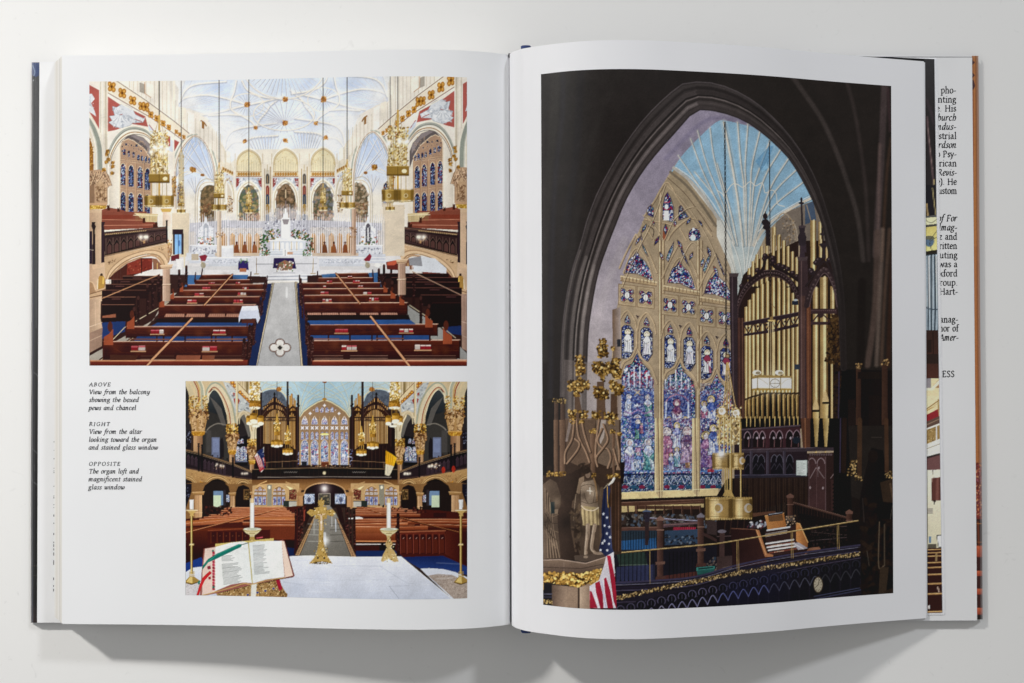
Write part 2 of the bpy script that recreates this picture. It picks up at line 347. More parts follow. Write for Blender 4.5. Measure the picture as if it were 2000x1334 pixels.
        # left strip
        F([(60,112),(148,160),(148,495),(60,345)],'b3564c');F([(60,195),(85,190),(112,235),(80,275),(110,340),(125,390),(60,345)],'d5d8dc');S([(60,190),(110,230),(110,380),(60,345)],['aab0bb','f0f0f0'],25,.6,1.6)
        F([(150,80),(220,80),(222,900),(190,900),(190,720),(150,500)],('ebe3d6','cdc2ae',(150,0),(222,0)));L([(160,90),(160,530)],1,'b5a88d');L([(182,90),(182,660)],1,'f3ecdf');L([(205,90),(208,700)],1.2,'b0a389')
        L([(60,365),(120,470),(170,600),(192,740),(195,870)],5,'e4dccb',1,1);L([(60,420),(110,510),(150,640),(158,760),(160,870)],8,'8f9589',1,1);L([(60,440),(95,520),(130,650),(138,870)],2,'b9b9a8',1,1);L([(60,500),(90,590),(112,700),(115,870)],4,'ddd2bc',1,1)
        F([(60,560),(85,620),(100,700),(102,870),(60,870)],'9a6420');S([(60,560),(100,640),(100,870),(60,870)],GOLD,90,.5,1.3)
        # nave arch opening
        op=spl([(250,760),(262,690),(310,600),(380,552),(450,540),(530,560),(600,625),(650,700)])
        F([(235,1334)]+op+[(650,1334)],'e2d8c6')
        F([(335,620),(400,555),(455,545),(530,570),(610,650),(640,720),(640,860),(600,760),(520,650),(440,590)],'665c5c');F([(420,556),(460,548),(530,572),(620,670),(620,740),(540,620)],'8b7f7f')
        w=[(330,650),(350,600),(400,580),(450,598),(540,670),(606,770),(606,1234),(330,1234)]
        F(w,'b08c70');L([(333,1230),(333,650),(352,605),(402,582),(452,602),(545,675),(606,770)],1.4,'e0c9a8');L([(322,1200),(322,670)],2,'efe4d0')
        for x,y,r in ((385,632,13),(475,640,15),(350,690,10),(430,640,9),(515,690,10),(560,740,9),(350,650,8),(590,770,8)): E(x,y,r,r,'dab98e');V([(x-r*.7,y-r*.7),(x+r*.7,y-r*.7),(x+r*.7,y+r*.7),(x-r*.7,y+r*.7)],1.6,['1e2648','3b4f88','cbd2e2','141a30'])
        for x,y in ((370,722),(408,735),(448,745),(492,770),(522,778),(556,788),(586,798)): V(lancet(x-11,x+11,y,y-50,y-34),2,BLUEG,lw=.4)
        for k,y in ((0,755),(1,772),(2,1010)): L([(335,y),(606,y+28)],.7,'8e6645',.8);L([(335,y+4),(606,y+32)],.7,'e3c69e',.8)
        for x in range(345,606,22): E(x,772+(x-335)*.1,5,5,'dcc09a');E(x,772+(x-335)*.1,3,3,'4b3a44')
        for i in range(60): x,y=I.rs.uniform(345,600),I.rs.uniform(600,800);E(x,y,7,7,'d4b18c',.7);E(x+1,y+1,4,4,['3a3448','8a6448','2a3056'][i % 3],.8)
        for i,x in enumerate((357,427,504,570)):
            hw=22;y=800+i*14;q=lancet(x-hw,x+hw,985+i*13,y-6,y+34);V(q,2.1,BLUEG+(['b02a3a','d9dfe8'] if i in (0,2) else []));L(q[1:-1],1.2,'e6cda8');L([(x,y+60),(x,960+i*12)],3,'8aa6d8',.35)
            q=lancet(x-hw,x+hw,1232,1040+i*8,1078+i*6);V(q,2.1,BLUEG);L(q[1:-1],1.2,'e6cda8')
            for yy in (1120,1165): L([(x-hw,yy),(x+hw,yy)],.5,'10142a')
        for x in (392,466,537,602): L([(x,1230),(x,800)],2.6,'c9a27c');L([(x+4,1230),(x+4,800)],.8,'8b6446')
        F([(235,1190),(240,760),(255,700),(318,640),(318,1200)],('d3c8b6','ebe3d4',(240,0),(318,0)))
        ab=[(236,800),(245,700),(300,590),(370,525),(450,502),(540,520),(600,570),(670,660)]
        L([(x,y-28) for x,y in ab],3.4,'efe6d5',1,1);L([(x-3,y-12) for x,y in ab],5.5,'a4a79c',1,1);L([(x,y-6) for x,y in ab],1.2,'787c72',1,1);L([(x+4,y+12) for x,y in ab],3.2,'ece3d2',1,1);L([(x+8,y+22) for x,y in ab],1.6,'9c6c30',1,1);L([(x+12,y+34) for x,y in ab],2,'e3d8c5',1,1);L([(x+14,y+42) for x,y in ab],.8,'4c3f3c',1,1)
        # statue column
        F([(60,860),(150,850),(200,860),(235,900),(262,985),(225,1000),(225,1150),(60,1150)],'b4906f');F([(60,940),(105,960),(110,1140),(60,1140)],'8e6c50');S([(60,870),(200,870),(250,975),(60,980)],['7a563c','d0ac86','5c3f2c','e0c09a'],90,.5,1.3,.85,3.4)
        for p in ([(75,870),(100,930),(130,975)],[(150,860),(165,910),(205,960),(225,1000)],[(200,850),(225,920),(255,985)],[(120,870),(100,930),(80,975)],[(180,870),(165,910),(130,960)]): L([(x+5,y+3) for x,y in p],1.6,'5c3f2c',.8,1);L(p,1.5,'d6b48e',.95,1)
        F([(125,975),(165,935),(190,975),(215,1030),(210,1135),(130,1135),(112,1050)],'b8956f');S([(125,990),(210,990),(210,1130),(120,1130)],['d1ae86','8a6444','6b4a32'],60,.5,1.4,.8,3);E(160,955,15,19,'c2a07a')
        for k in range(5): L([(130+k*17,1000),(138+k*15,1130)],.7,'6b4a32',.7)
        F([(60,1142),(222,1138),(215,1165),(60,1168)],'c49a72');F([(62,1160),(215,1160),(205,1192),(62,1196)],'c0902a');S([(62,1162),(215,1162),(205,1190),(62,1192)],['e8c052','8a5f14','f2d77a'],60,.5,1.2)
        for x,y in ((222,690),(215,720),(212,785),(268,790),(265,825),(262,880),(190,850),(230,760)): E(x,y,16,15,'9b6a1c');S([(x-16,y-16),(x+16,y-16),(x+16,y+16),(x-16,y+16)],GOLD,14,.6,1.3)
        F([(60,1196),(172,1196),(172,1334),(60,1334)],('caa783','dabb97',(60,0),(172,0)))
        # upper pews and column to the right
        F([(172,1200),(235,1180),(330,1195),(450,1236),(560,1295),(660,1320),(660,1350),(172,1350)],'8f4a38');F([(172,1240),(330,1225),(450,1258),(450,1285),(172,1290)],'8e3c28');L([(172,1238),(330,1228),(440,1240)],1,'d08a6c');L([(172,1290),(545,1285)],1,'cb7e5f');L([(172,1330),(650,1325)],1,'c97a5c')
        for x,y in ((230,1165),(318,1190),(430,1235),(545,1275),(645,1310)): F([(x-10,y+40),(x-12,y-10),(x,y),(x+8,y-12),(x+14,y+40)],'4a2318')
        F([(455,1240),(660,1252),(660,1290),(560,1290)],'d9c596');[L([(x,1250),(x,1290)],.7,'9a8050') for x in range(480,660,14)]
        F([(655,900),(805,860),(805,1340),(655,1340)],'e8dfd2');F([(702,1215),(772,1215),(772,1340),(702,1340)],('d3b9a0','e9d8c6',(702,0),(772,0)));F([(682,1190),(780,1190),(770,1218),(695,1218)],'caa14c')
        F([(795,1190),(910,1195),(910,1340),(795,1340)],'e6dac8');F([(780,930),(820,900),(815,1080),(785,1090)],'a8875c');S([(780,900),(822,900),(815,1080),(782,1090)],GOLD+['caa988'],60,.6,1.6)
        # ---- lower half: gallery
        C(mi)
        F([(60,-20),(172,-20),(205,400),(205,640),(175,720),(175,1140),(60,1190)],('bd997a','d2b18f',(60,0),(175,0)))
        F([(172,-30),(560,-30),(655,95),(655,110),(190,130),(172,100)],'8a4634');L([(175,40),(545,45)],1.2,'c77e60');L([(175,90),(640,85)],1.2,'c98264');F([(175,0),(440,0),(440,30),(175,36)],'883a28')
        F([(450,-20),(660,-8),(650,60),(560,60)],'d7c08e');[L([(x,0),(x,50)],.8,'8f7647') for x in range(470,655,13)];L([(450,0),(660,6)],1.3,'ecdcb4')
        for x,y in ((540,20),(648,70),(630,75)): F([(x-12,y+50),(x-13,y),(x,y+8),(x+10,y-4),(x+12,y+50)],'4a2318')
        F([(185,148),(735,98),(745,130),(742,240),(200,362)],('352222','4a3434',(200,300),(700,160)))
        L([(195,165),(735,108)],2.4,'6b4c3e');[L([(x,172-(x-200)*.1),(x+10,168-(x-200)*.1)],1.3,'cfae72') for x in range(205,560,18)]
        L([(195,190),(735,130)],1.2,'150d0e')
        for i in range(9):
            x=215+i*62*(1-i*.004);y=205-i*6.5;h=140-i*11
            F([(x,y+h),(x,y+h*.4),(x+26,y+8),(x+50,y+h*.35),(x+50,y+h*.93)],'1d1114');F([(x+6,y+h*.95),(x+6,y+h*.5),(x+26,y+h*.3),(x+44,y+h*.45),(x+44,y+h*.9)],'5a3b36');L([(x-6,y),(x-6,y+h)],1.1,'75584c')
            L([(x,y+h*.42),(x+26,y+6),(x+50,y+h*.36)],.8,'8b6a58',.8)
        L([(200,355),(742,238)],2,'9b7a58');L([(200,345),(742,228)],1,'120c10');[E(x,350-(x-205)*.215,2.5,2.5,'1c1214') for x in range(210,740,11)]
        F([(86,60),(118,60),(112,80),(122,100),(114,125),(118,430),(90,430),(94,125),(82,100)],'2a1c20');F([(170,60),(200,60),(192,90),(198,410),(170,415)],'33222a');F([(60,140),(90,140),(90,425),(60,425)],'2f2230');L([(60,300),(100,305)],1.2,'b0a090')
        F([(728,45),(748,45),(742,70),(748,260),(732,262)],'241a1e')
        for x in (510,555): G(x,192,5.5,'fff4e2',.95)
        E(540,235,9,11,'b98c5a');L([(490,195),(520,225),(560,215)],1,'d8b080',1,1);E(512,188,8,6,'fffaf0');E(556,190,20,12,'fff3df')
        # gallery arch
        F([(195,362),(745,245),(745,440),(690,450),(660,360),(560,335),(430,380),(300,470),(205,600)],'c9a57c')
        L([(205,590),(260,480),(370,390),(500,338),(600,322),(680,342),(725,390),(735,430)],5,'dcbb92',1,1);L([(208,600),(270,490),(380,400),(500,352),(600,338),(665,355),(705,400),(715,430)],1.3,'8a6340',1,1);L([(205,570),(250,470),(360,375),(500,322),(610,306),(700,330),(742,390)],1.2,'9c7450',1,1);L([(215,620),(275,510),(390,415),(510,368),(600,352),(650,366),(690,410),(700,440)],3,'b98f68',1,1)
        S([(205,400),(330,375),(240,430)],['8a6340','e0c090','6b4a2e'],30,.7,1.6);S([(650,295),(720,278),(720,310)],['8a6340','e0c090'],16,.6,1.4)
        # under gallery
        F([(207,640),(280,510),(395,418),(515,372),(600,358),(645,372),(685,430),(700,470),(700,520),(680,560),(640,520),(207,560)],'ddd8d2')
        F([(225,560),(280,505),(395,420),(510,374),(612,374),(612,470),(515,500),(360,560)],'51261e');F([(395,420),(510,376),(515,505),(390,520)],'8e3426');F([(520,376),(612,376),(612,470),(525,495)],'7d2c22')
        S([(395,420),(612,376),(612,470),(395,515)],['b0452f','5e1f18','c9704a'],40,.7,2.,.6);L([(515,376),(518,505)],1.5,'3a1812')
        F([(612,375),(650,380),(690,430),(690,470),(620,475)],'8a5c44');L([(655,420),(655,470)],1.5,'d8b066')
        F([(60,570),(95,590),(120,640),(120,680),(60,680)],'a8805c');L([(60,575),(95,590),(118,650)],2,'d9b68e',1,1)
        E(170,520,12,14,'3a2a22');F([(150,530),(190,530),(205,590),(190,645),(140,650),(140,560)],'b5873a');F([(178,540),(198,545),(190,600),(176,600)],'dcb24e');L([(140,560),(135,640)],1.5,'e8d8b8')
        F([(125,650),(205,630),(205,700),(70,730),(60,690),(120,675)],'caa47c');L([(60,690),(205,645)],1.6,'7a5638');L([(60,720),(200,690)],1.6,'6f4c34')
        for y in (945,955,1085): L([(60,y+30),(170,y-15)],1,'8c6a52',.8)
        F([(85,430),(186,420),(180,455),(95,470)],'d4b18c');L([(115,740),(115,960)],1.2,'e0c3a2',.8)
        # small statue on pier at right of arch
        F([(745,260),(785,240),(790,380),(745,420)],'b08a68');S([(742,220),(785,215),(785,415),(750,415)],['8a6446','dabf94','b5743c','c79a3c'],50,.7,1.8)
        F([(678,440),(782,425),(778,460),(690,470)],'d0ab84');L([(685,450),(778,432)],1.5,'7a583e')
        F([(705,465),(765,462),(768,740),(712,742)],('b8947a','cdae92',(705,0),(765,0)));L([(735,465),(738,740)],.8,'a58066');L([(700,610),(768,600)],1.2,'e6cdb0');L([(735,742),(760,730)],2,'a88870')
    # ---- chancel floor and furniture (centre)
    I.T(0,0,1)
    F([(336,495),(780,495),(795,540),(320,540)],'d9d6d6')
    F([(336,416),(372,416),(370,500),(336,505)],'d8c7ab');F([(748,400),(790,400),(790,500),(748,500)],'d6c6ae')
    # gothic screen
    F([(370,436),(440,430),(500,432),(612,430),(660,432),(745,436),(748,500),(368,502)],'b9b8c2')
    for x0,x1,y0,y1 in ((430,514,445,494),(606,690,444,492),(368,382,452,480),(738,750,450,478)):
        R(x0,y0,x1,y1,'cfc4ba')
    for x in [438+i*16 for i in range(5)]+[613+i*17 for i in range(5)]:
        F(lancet(x-5,x+5,494,455,464),('d89a4a','b06f2c',(x,455),(x,494)));L([(x-1.5,460),(x-1.5,492)],.7,'f0c27a');L([(x+2,462),(x+2,492)],.6,'8a4f1c')
    for x in list(np.arange(371,447,4.1))+list(np.arange(447,517,4.05))+list(np.arange(604,672,4.05))+list(np.arange(672,750,4.1)):
        h=I.rs.rand()*8
        L([(x,430-h),(x,494)],1.3,'ecebf0',.85);L([(x+1.5,436-h),(x+1.5,492)],.7,'7d7c8c',.6);L([(x,424-h),(x,432-h)],.7,'cfcfd8')
    S([(370,440),(745,440),(745,462),(370,462)],['f4f4f8','8a8998','cfcfd8'],420,.5,1.3,.7)
    # central reredos
    for x in np.arange(519,600,3.1):
        d=abs(x-558);y=424-(8 if d > 20 else 14)-I.rs.rand()*5
        L([(x,y),(x,466)],1.5,'dcdce4',.95);L([(x+1.4,y+8),(x+1.4,466)],.8,'6f7084',.75);L([(x,y-7),(x,y)],.6,'b9b9c6')
    S([(518,425),(600,425),(600,462),(518,462)],['f2f2f6','55586c','9a9bab','c9cad4'],330,.5,1.5,.75)
    F([(549,466),(549,428),(553,424),(558,404),(563,424),(567,428),(567,466)],'f2f1f2');R(552,440,564,466,'fbfafa');F([(551,428),(565,428),(562,438),(554,438)],'8d8588');L([(558,406),(558,392)],1,'8c8088')
    for cx in (402,719):      # side shrines
        F([(cx-14,482),(cx-14,446),(cx-6,440),(cx,421),(cx+6,440),(cx+14,446),(cx+14,482)],'dfe0e6');F(lancet(cx-5,cx+5,474,436,446),'a9adb9' if cx<500 else '57525c');L([(cx,446),(cx,470)],2.6,'f3f3f5');S([(cx-15,440),(cx+15,440),(cx+15,480),(cx-15,480)],['f7f7fa','8f92a2','b8bac6'],90,.5,1.2,.75)
        S([(cx-18,462),(cx+18,462),(cx+18,478),(cx-18,478)],['a83a2c','4a6a34','c9803c','2e4a2a'],34,.8,1.8)
        R(cx-28,478,cx+26,496,'d5d7df');L([(cx-30,479),(cx+28,479)],1.8,'f5f5f7');S([(cx-26,484),(cx+24,484),(cx+24,495),(cx-26,495)],['f5f6f8','9a9eb0','6b6f80'],60,.8,1.8,.7)
        R(cx-32,496,cx+34,514,'c9ccd6');L([(cx-32,503),(cx+34,503)],1,'f2f2f5');L([(cx-34,509),(cx+36,509)],1,'eceef2')
    R(532,464,596,470,'e9eaee');S([(516,448),(548,448),(548,466),(520,472)],['36522e','5a7a3e','9a4a34','c9a05a','24381f'],80,.8,2);S([(567,448),(598,448),(600,470),(570,464)],['36522e','5a7a3e','9a4a34','c9a05a','24381f'],80,.8,2)
    S([(508,460),(522,456),(522,488),(505,486)],['2f5a34','4a7a44','a87a3c','1f3a20'],60,.8,2.2);S([(596,456),(610,460),(612,488),(598,486)],['2f5a34','4a7a44','7a4a34','1f3a20'],60,.8,2.2)
    R(528,470,596,490,'cdd2db');L([(526,470),(598,470)],2,'f7f8fa');[F(lancet(x-3,x+3,486,473,477),'f2f4f7') for x in range(534,596,9)];[L([(x,472),(x,489)],.8,'b99a5c') for x in (534,546,569,580)]
    for i,(x0,x1,y) in enumerate(((522,604,490),(514,612,494),(508,616,499),(506,618,504),(504,614,509))): R(x0,y,x1,y+5,'c3c9d4');L([(x0,y),(x1,y)],1.5,'f0f2f5')
    R(552,486,565,500,'eef0f2');L([(557,488),(557,500)],.8,'8a8a90');R(561,492,572,497,'c99a7a')
    for x in (519,599): S([(x-8,488),(x+8,488),(x+8,502),(x-8,502)],['3a6a3a','5c8a4a','a85a44','24401f'],40,.8,1.8)
    R(420,494,506,500,'cbb49a');R(610,494,700,500,'c9b39c')
    for x,c in ((462,'8a4a28'),(478,'8a4a28'),(497,'9a5a30'),(634,'7d4526'),(652,'94532c'),(674,'8a4a28')): F([(x-5,494),(x-4,482),(x,473),(x+4,482),(x+6,494)],c);E(x,474,2,2.4,'5a2e18')
    F([(428,482),(456,478),(456,503),(431,503)],'d9dade');R(430,480,455,485,'eceded')
    for x0,x1 in ((408,490),(623,708)):    # altar rails
        R(x0,503,x1,516,'ced1da');L([(x0-2,503.5),(x1+2,503.5)],2.2,'f3f4f6');S([(x0+6,507),(x1-4,507),(x1-4,514),(x0+6,514)],['8d93a4','eef0f4','a9aebb'],110,.5,1.3,.8)
        for k in range(3): R(x0-6-k*3,516+k*4.5,x1+4+k*3,520.5+k*4.5,['c5c9d2','dfe1e6','b9bdc8'][k])
    R(326,520,800,542,'cfcdce');R(400,527,500,537,'dedcde');R(616,527,730,537,'dedcde')
    F([(490,500),(620,500),(628,548),(480,548)],'d8d8dd');L([(500,516),(618,515)],1.6,'8f8f98');L([(488,538),(618,536)],1.,'eeeef0')
    for k in range(4): L([(482,541+k*3.2),(622,539+k*3.2)],1.1,['7d8496','e6e9ef','737a8c','dfe2e8'][k])
    F([(535,504),(574,504),(579,525),(533,524)],'2c1f52');F([(543,515),(556,508),(572,514),(570,527),(548,528)],'8c6a50');S([(540,510),(572,510),(572,530),(540,530)],['d9d2c4','6b4a34','5a7a48','b5543c','f0ece4'],60,.8,1.8);L([(534,533),(576,533)],1,'9a9aa4')
    F([(466,510),(484,509),(486,527),(465,527)],'32246a');R(468,524,481,531,'b06a44');S([(468,504),(484,504),(484,513),(468,513)],['5a8a4a','d5dcc8','3a5a34'],16,.8,1.6)
    L([(501,504),(501,533)],1.1,'8a6f42');L([(497,535),(505,535)],1.6,'a98d5a');L([(612,505),(611,532)],1.1,'a3864c');L([(607,534),(616,534)],1.6,'a98d5a')
    F([(341,458),(356,458),(356,495),(341,497)],'7fb4ec');R(337,448,358,458,'33222a');R(338,456,341.5,497,'3a2a30');R(354.5,456,358.5,497,'3a2a30');L([(348,458),(348,496)],1,'44627f');E(350,475,2,6,'2a5aa8',.6)
    F([(334,500),(350,496),(350,508),(334,510)],'6e2430');F([(343,506),(357,506),(354,518),(356,526),(344,526),(346,518)],'e6e3e2');L([(360,482),(360,522)],1.6,'d8c9a0');R(364,494,378,510,'d0d3da');R(374,496,388,508,'b9a890')
    for x,f in ((397,-1),(718,1)): F([(x-8,504+f*4),(x+4,496+f*-1),(x+8,500),(x+4,510),(x-4,510)],'8e2436');L([(x-3,512),(x+2,520)],4,'bfae8e',.8);E(x,518,5,6,'8d8468',.7)
    F([(754,512),(774,508),(784,516),(780,528),(756,526)],'6a2a24');F([(757,512),(774,508),(778,512),(770,518),(756,518)],'c9563a');R(762,526,766,535,'2a1c1c')
    E(737,518,6,4,'f7f4ee',.7)
    for mi in (None,MR): pass
    # ---- floor and pews
    I.T(0,0,1)
    F([(325,536),(520,540),(520,560),(490,718),(170,718),(170,600)],'3a221f');F([(600,538),(770,534),(918,600),(918,718),(600,718)],'36201e')
    F([(494,553),(578,551),(598,718),(484,718)],('bdbcbc','a5a5a6',(530,555),(530,715)),1,.02)
    for k in range(26): G(I.rs.uniform(500,580),I.rs.uniform(560,715),I.rs.uniform(4,9),['8f8f90','cacaca'][k % 2],.22)
    L([(560,562),(560,580)],4,'eeeeee',.5)
    F([(510,554),(522,554),(516,590),(506,640),(496,718),(476,718),(488,640)],'2e1716');F([(584,552),(600,552),(612,718),(600,718),(592,640)],'2a1514')
    S([(510,554),(522,554),(496,718),(476,718)],['5c3834','160a0a','7a5450','3a201e'],170,.6,1.6,.8,1.8);S([(584,552),(600,552),(612,718),(600,718)],['5c3834','160a0a','7a5450','3a201e'],150,.6,1.6,.8,1.8)
    # aisle borders
    for a,b,w in (((533,553),(496,718),4.5),((578,551),(594,718),4.5)):
        F([(a[0]-2,a[1]),(a[0]+2,a[1]),(b[0]+5,b[1]),(b[0]-6,b[1])],'c4b594')
        t=0.
        while t<1:
            x,y=a[0]+(b[0]-a[0])*t,a[1]+(b[1]-a[1])*t;r=.9+2.2*t
            E(x,y,r*.9,r,'3a3128');E(x,y,r*.5,r*.55,'b09a70');t+=(.010+.013*t)
        for s in (-1,1): L([(a[0]+s*2.6,a[1]),(b[0]+s*6,b[1])],.8,'4a4038')
    # quatrefoil
    for r,c in ((9.2,'3c2a2a'),(8.2,'c9b8a4'),(7.4,'5c3a38'),(6.7,'d8d5d0')):
        for dx,dy in ((0,-9),(0,9),(-12,0),(12,0)): E(547+dx,679+dy,r*1.08,r,c)
        if r<8: E(547,679,9,8,'d3cfc8')
    E(547,679,5.4,5,'b9b3aa');F([(547,674),(552,679),(547,684),(542,679)],'35302e')
    # blue carpet
    F([(368,537),(393,537),(380,560),(360,560)],'3a689e');F([(455,537),(485,537),(482,546),(455,545)],'3a689e');F([(628,536),(655,534),(656,543),(630,543)],'3a689e');F([(720,533),(740,532),(745,560),(725,560)],'3a689e')
    F([(512,554),(531,554),(500,718),(485,718),(500,640)],'1d2c58');F([(580,553),(590,552),(600,640),(600,718),(592,718)],'1c2a54')
    F([(199,625),(245,628),(244,648),(199,662)],'223a72');F([(853,622),(903,630),(903,655),(870,650)],'1f3266')
    F([(325,575),(345,572),(285,640),(196,700),(175,718),(175,695),(300,625)],'a89f92');F([(778,575),(800,600),(860,640),(912,690),(912,718),(880,690),(800,630)],'8f8f8c')
    L([(330,590),(243,640),(216,668)],1.6,'c9b896');L([(800,596),(860,636),(890,660)],1.6,'b9ad90');L([(260,660),(196,704)],1.6,'c4b392')
    # side aisle pews (dark)
    for k in range(6):
        x0,x1,y=[(240,322,539),(217,320,546),(206,305,555),(199,290,567),(199,265,580),(199,262,595)][k]
        F([(x0,y),(x1,y),(x1,y+10+k*2),(x0,y+10+k*2)],'2a1513');L([(x0,y),(x1,y)],1.1,'8a5a48');L([(x0+20,y+4),(x0+36,y+4)],1.6,'8c5a54',.6)
        x0,x1,y=[(750,876,534),(765,895,542),(780,898,551),(790,902,562),(822,904,576),(845,904,592)][k]
        F([(x0,y),(x1,y),(x1,y+10+k*3),(x0,y+10+k*3)],'241315');L([(x0,y),(x1,y)],1.1,'6d4038');L([(x0+50,y+4),(x0+68,y+4)],1.6,'7a4a4a',.6)
    F([(199,598),(262,598),(262,626),(199,630)],'24120f');F([(200,617),(226,613),(226,620),(200,621)],'9a5a40')
    F([(845,592),(904,592),(904,636),(850,640),(835,610)],'1e1012')
    for x in (205,214,222,229,236): L([(x,532+(225-x)*.6),(x,560)],1,'5a3a36',.6)
    L([(199,583),(312,536)],1.8,'b8835a');L([(806,531),(902,577)],1.8,'a8826a')
    F([(806,517),(822,500),(850,505),(872,524),(872,534),(808,530)],'d5d9e0');F([(798,505),(822,500),(825,520),(800,518)],'8c8c92')
    # rail posts of side pews
    for x,y,h in ((262,612,40),(270,590,45),(288,566,48),(298,556,45),(310,548,40),(350,538,30),(364,530,24),(766,560,40),(785,556,46),(808,545,48),(822,590,50),(838,606,50),(740,536,34),(750,528,24)):
        L([(x,y-8),(x,y+h)],5,'2c1716');E(x,y-8,2.6,4,'4a2c28');S([(x-3,y),(x+3,y),(x+3,y+h),(x-3,y+h)],['5c3a38','1a0c0c'],18,.6,1.3)
    # main pews  (left block)
    wood,wd,hi='5a2519','2c110f','c99a80'
    rowsL=[(393,454,537,545),(381,491,547,556),(366,515,556,567),(350,516,567,580),(331,508,580,595),(310,500,596,622),(246,486,638,660),(201,483,667,704),(174,476,704,718)]
    rowsR=[(657,719,534,543),(620,730,543,553),(590,743,553,564),(591,758,564,577),(593,775,577,593),(594,796,592,614),(605,855,634,656),(609,898,665,700),(612,912,704,718)]
    def tri(x,y,w,h,n=3):
        y+=I.rs.uniform(-.6,.6);F([(x,y),(x+w,y),(x+w,y+h),(x,y+h)],'5a1416')
        if n > 2 and I.rs.rand()<.3: n-=1
        for i in range(n):
            R(x+i*w/n+.3,y+I.rs.uniform(-.5,.8),x+(i+1)*w/n-.3,y+h*.82,['a3202a','8e1c26','b02832','b8aca4'][I.rs.choice([0,0,1,1,2,3])]);R(x+i*w/n+.3,y,x+(i+1)*w/n-.3,y+h*.25,'d9c9c0' if I.rs.rand()<.6 else 'c2505a')
        R(x-1,y+h*.85,x+w+1,y+h*1.1,'b98a62')
    for rows,sgn in ((rowsL,-1),(rowsR,1)):
        for k,(x0,x1,y0,y1) in enumerate(rows):
            if k in (5,6,7): pass
            F([(x0,y0),(x1,y0-1),(x1,y1),(x0,y1)],(wood,wd,(x0,y0),(x0,y1+3)),1,.03)
            for _ in range(int((x1-x0)/22)): G(I.rs.uniform(x0,x1),y0+(y1-y0)*I.rs.uniform(.2,.7),I.rs.uniform(3,9),['8a4a2c','1e0a09','74321e'][_ % 3],.33)
            for _ in range(int((y1-y0)/3)): yy=I.rs.uniform(y0+3,y1);L([(x0,yy),(x1,yy)],.5,['80402a','260d0a'][_ % 2],.3)
            for _ in range(int((x1-x0)/14)): xx=I.rs.uniform(x0,x1-12);L([(xx,I.rs.uniform(y0+3,y1)),(xx+18,y0+(y1-y0)*.6)],1.2,['7a3420','3a1410'][_ % 2],.3)
            L([(x0,y0),(x1,y0-1)],1+k*.12,'d3a88e');L([(x0,y0+1.6+k*.1),(x1,y0+.6+k*.1)],.8,'8a3a24',.9)
            L([(x1-.5,y0),(x1-.5,y1)],1.6,'2b100e');L([(x0+.5,y0),(x0+.5,y1)],2,'4a1c14')
    # open backs showing floor boards / carpet
    for xa,xb in ((324,360),(365,400),(409,439),(443,467)): F([(xa,613),(xb,613),(xb,619),(xa-3,619)],'b07a62');[L([(x,613),(x-1,619)],.5,'7a4a3a') for x in range(xa,xb,4)]
    for xa,xb in ((600,626),(629,660),(663,694),(703,738),(744,775)): F([(xa,611),(xb,611),(xb+3,617),(xa,617)],'b5826c');[L([(x,611),(x+1,617)],.5,'7a4a3a') for x in range(xa,xb,4)]
    F([(308,622),(500,622),(497,630),(300,630)],'24100e');F([(308,630),(498,630),(490,637),(295,637)],'24437c');F([(595,615),(798,615),(802,626),(597,626)],'220f0e');F([(596,626),(800,624),(812,633),(600,634)],'28508f')
    F([(268,657),(482,657),(484,666),(262,666)],'243f74');F([(606,655),(838,655),(842,664),(608,664)],'274a86')
    for x in (305,318,360,412,420,452): R(x,655,x+3,667,'2f1512')
    for x in (640,682,725,735,785,838): R(x,655,x+3,665,'2f1512')
    L([(252,662),(330,663)],2.4,'7a4a3c');L([(365,663),(482,662)],2.4,'8b5a48');L([(607,662),(662,662)],2.4,'8b5a48');L([(735,661),(788,661)],2.4,'7c4c3c')
    F([(345,694),(392,694),(390,703),(343,703)],'8f4f38');F([(395,694),(420,694),(418,703),(395,703)],'83462f');F([(215,693),(270,694),(265,704),(215,704)],'4d2a20')
    for y in (695,700): L([(612,y),(670,y)],1.2,'8f6a5c');L([(684,y),(757,y)],1.2,'8f6a5c');L([(790,y),(890,y)],1.2,'7f5a4c');L([(275,y),(340,y)],1.2,'6f4a3c');L([(410,y),(475,y)],1.2,'7f5a4c')
    # books in racks
    for x,y,w,h,n in ((407,552,13,4.5,3),(460,551,9,4.5,2),(395,561,16,5,3),(473,561,13,5,3),(380,572,18,6,3),(464,572,17,5,3),(366,586,18,6.5,3),(456,586,18,6.5,3),(294,644,26,9,3),(416,644,25,9,3),(256,676,28,11,3),(395,676,29,11,3),
                          (679,539,9,4,2),(638,548,11,5,2),(689,548,14,5,3),(631,558,6,5,1),(699,558,10,5,2),(626,570,16,5.5,3),(709,570,17,5.5,3),(630,584,18,6.5,3),(721,582,19,7,4),(654,642,26,8.5,3),(780,642,27,8.5,3),(667,675,30,11,3),(810,674,32,11,3)): tri(x,y,w,h,n)
    # pew ends
    for x,y,h,w in ((517,556,30,3),(519,552,26,3),(513,575,40,3.5),(508,590,40,3.5),(497,612,60,5),(488,640,58,6),(477,668,46,7),(586,556,40,3),(588,548,30,3),(590,580,40,3.5),(598,612,60,5),(602,636,60,6),(609,664,50,7),(395,528,14,2.4),(382,535,16,2.4),(490,534,16,2.2),(522,542,20,2.4),(620,533,16,2.4),(728,530,18,2.4),(585,541,26,3)):
        L([(x,y),(x+(-2 if x<550 else 1),y+h)],w,'3a1c1a');E(x,y-2,w*.5,w*.8,'2c1414');S([(x-w/2,y),(x+w/2,y),(x+w/2,y+h),(x-w/2,y+h)],['7a5048','1c0c0c','5a3430'],int(h*w/6),.5,1.1)
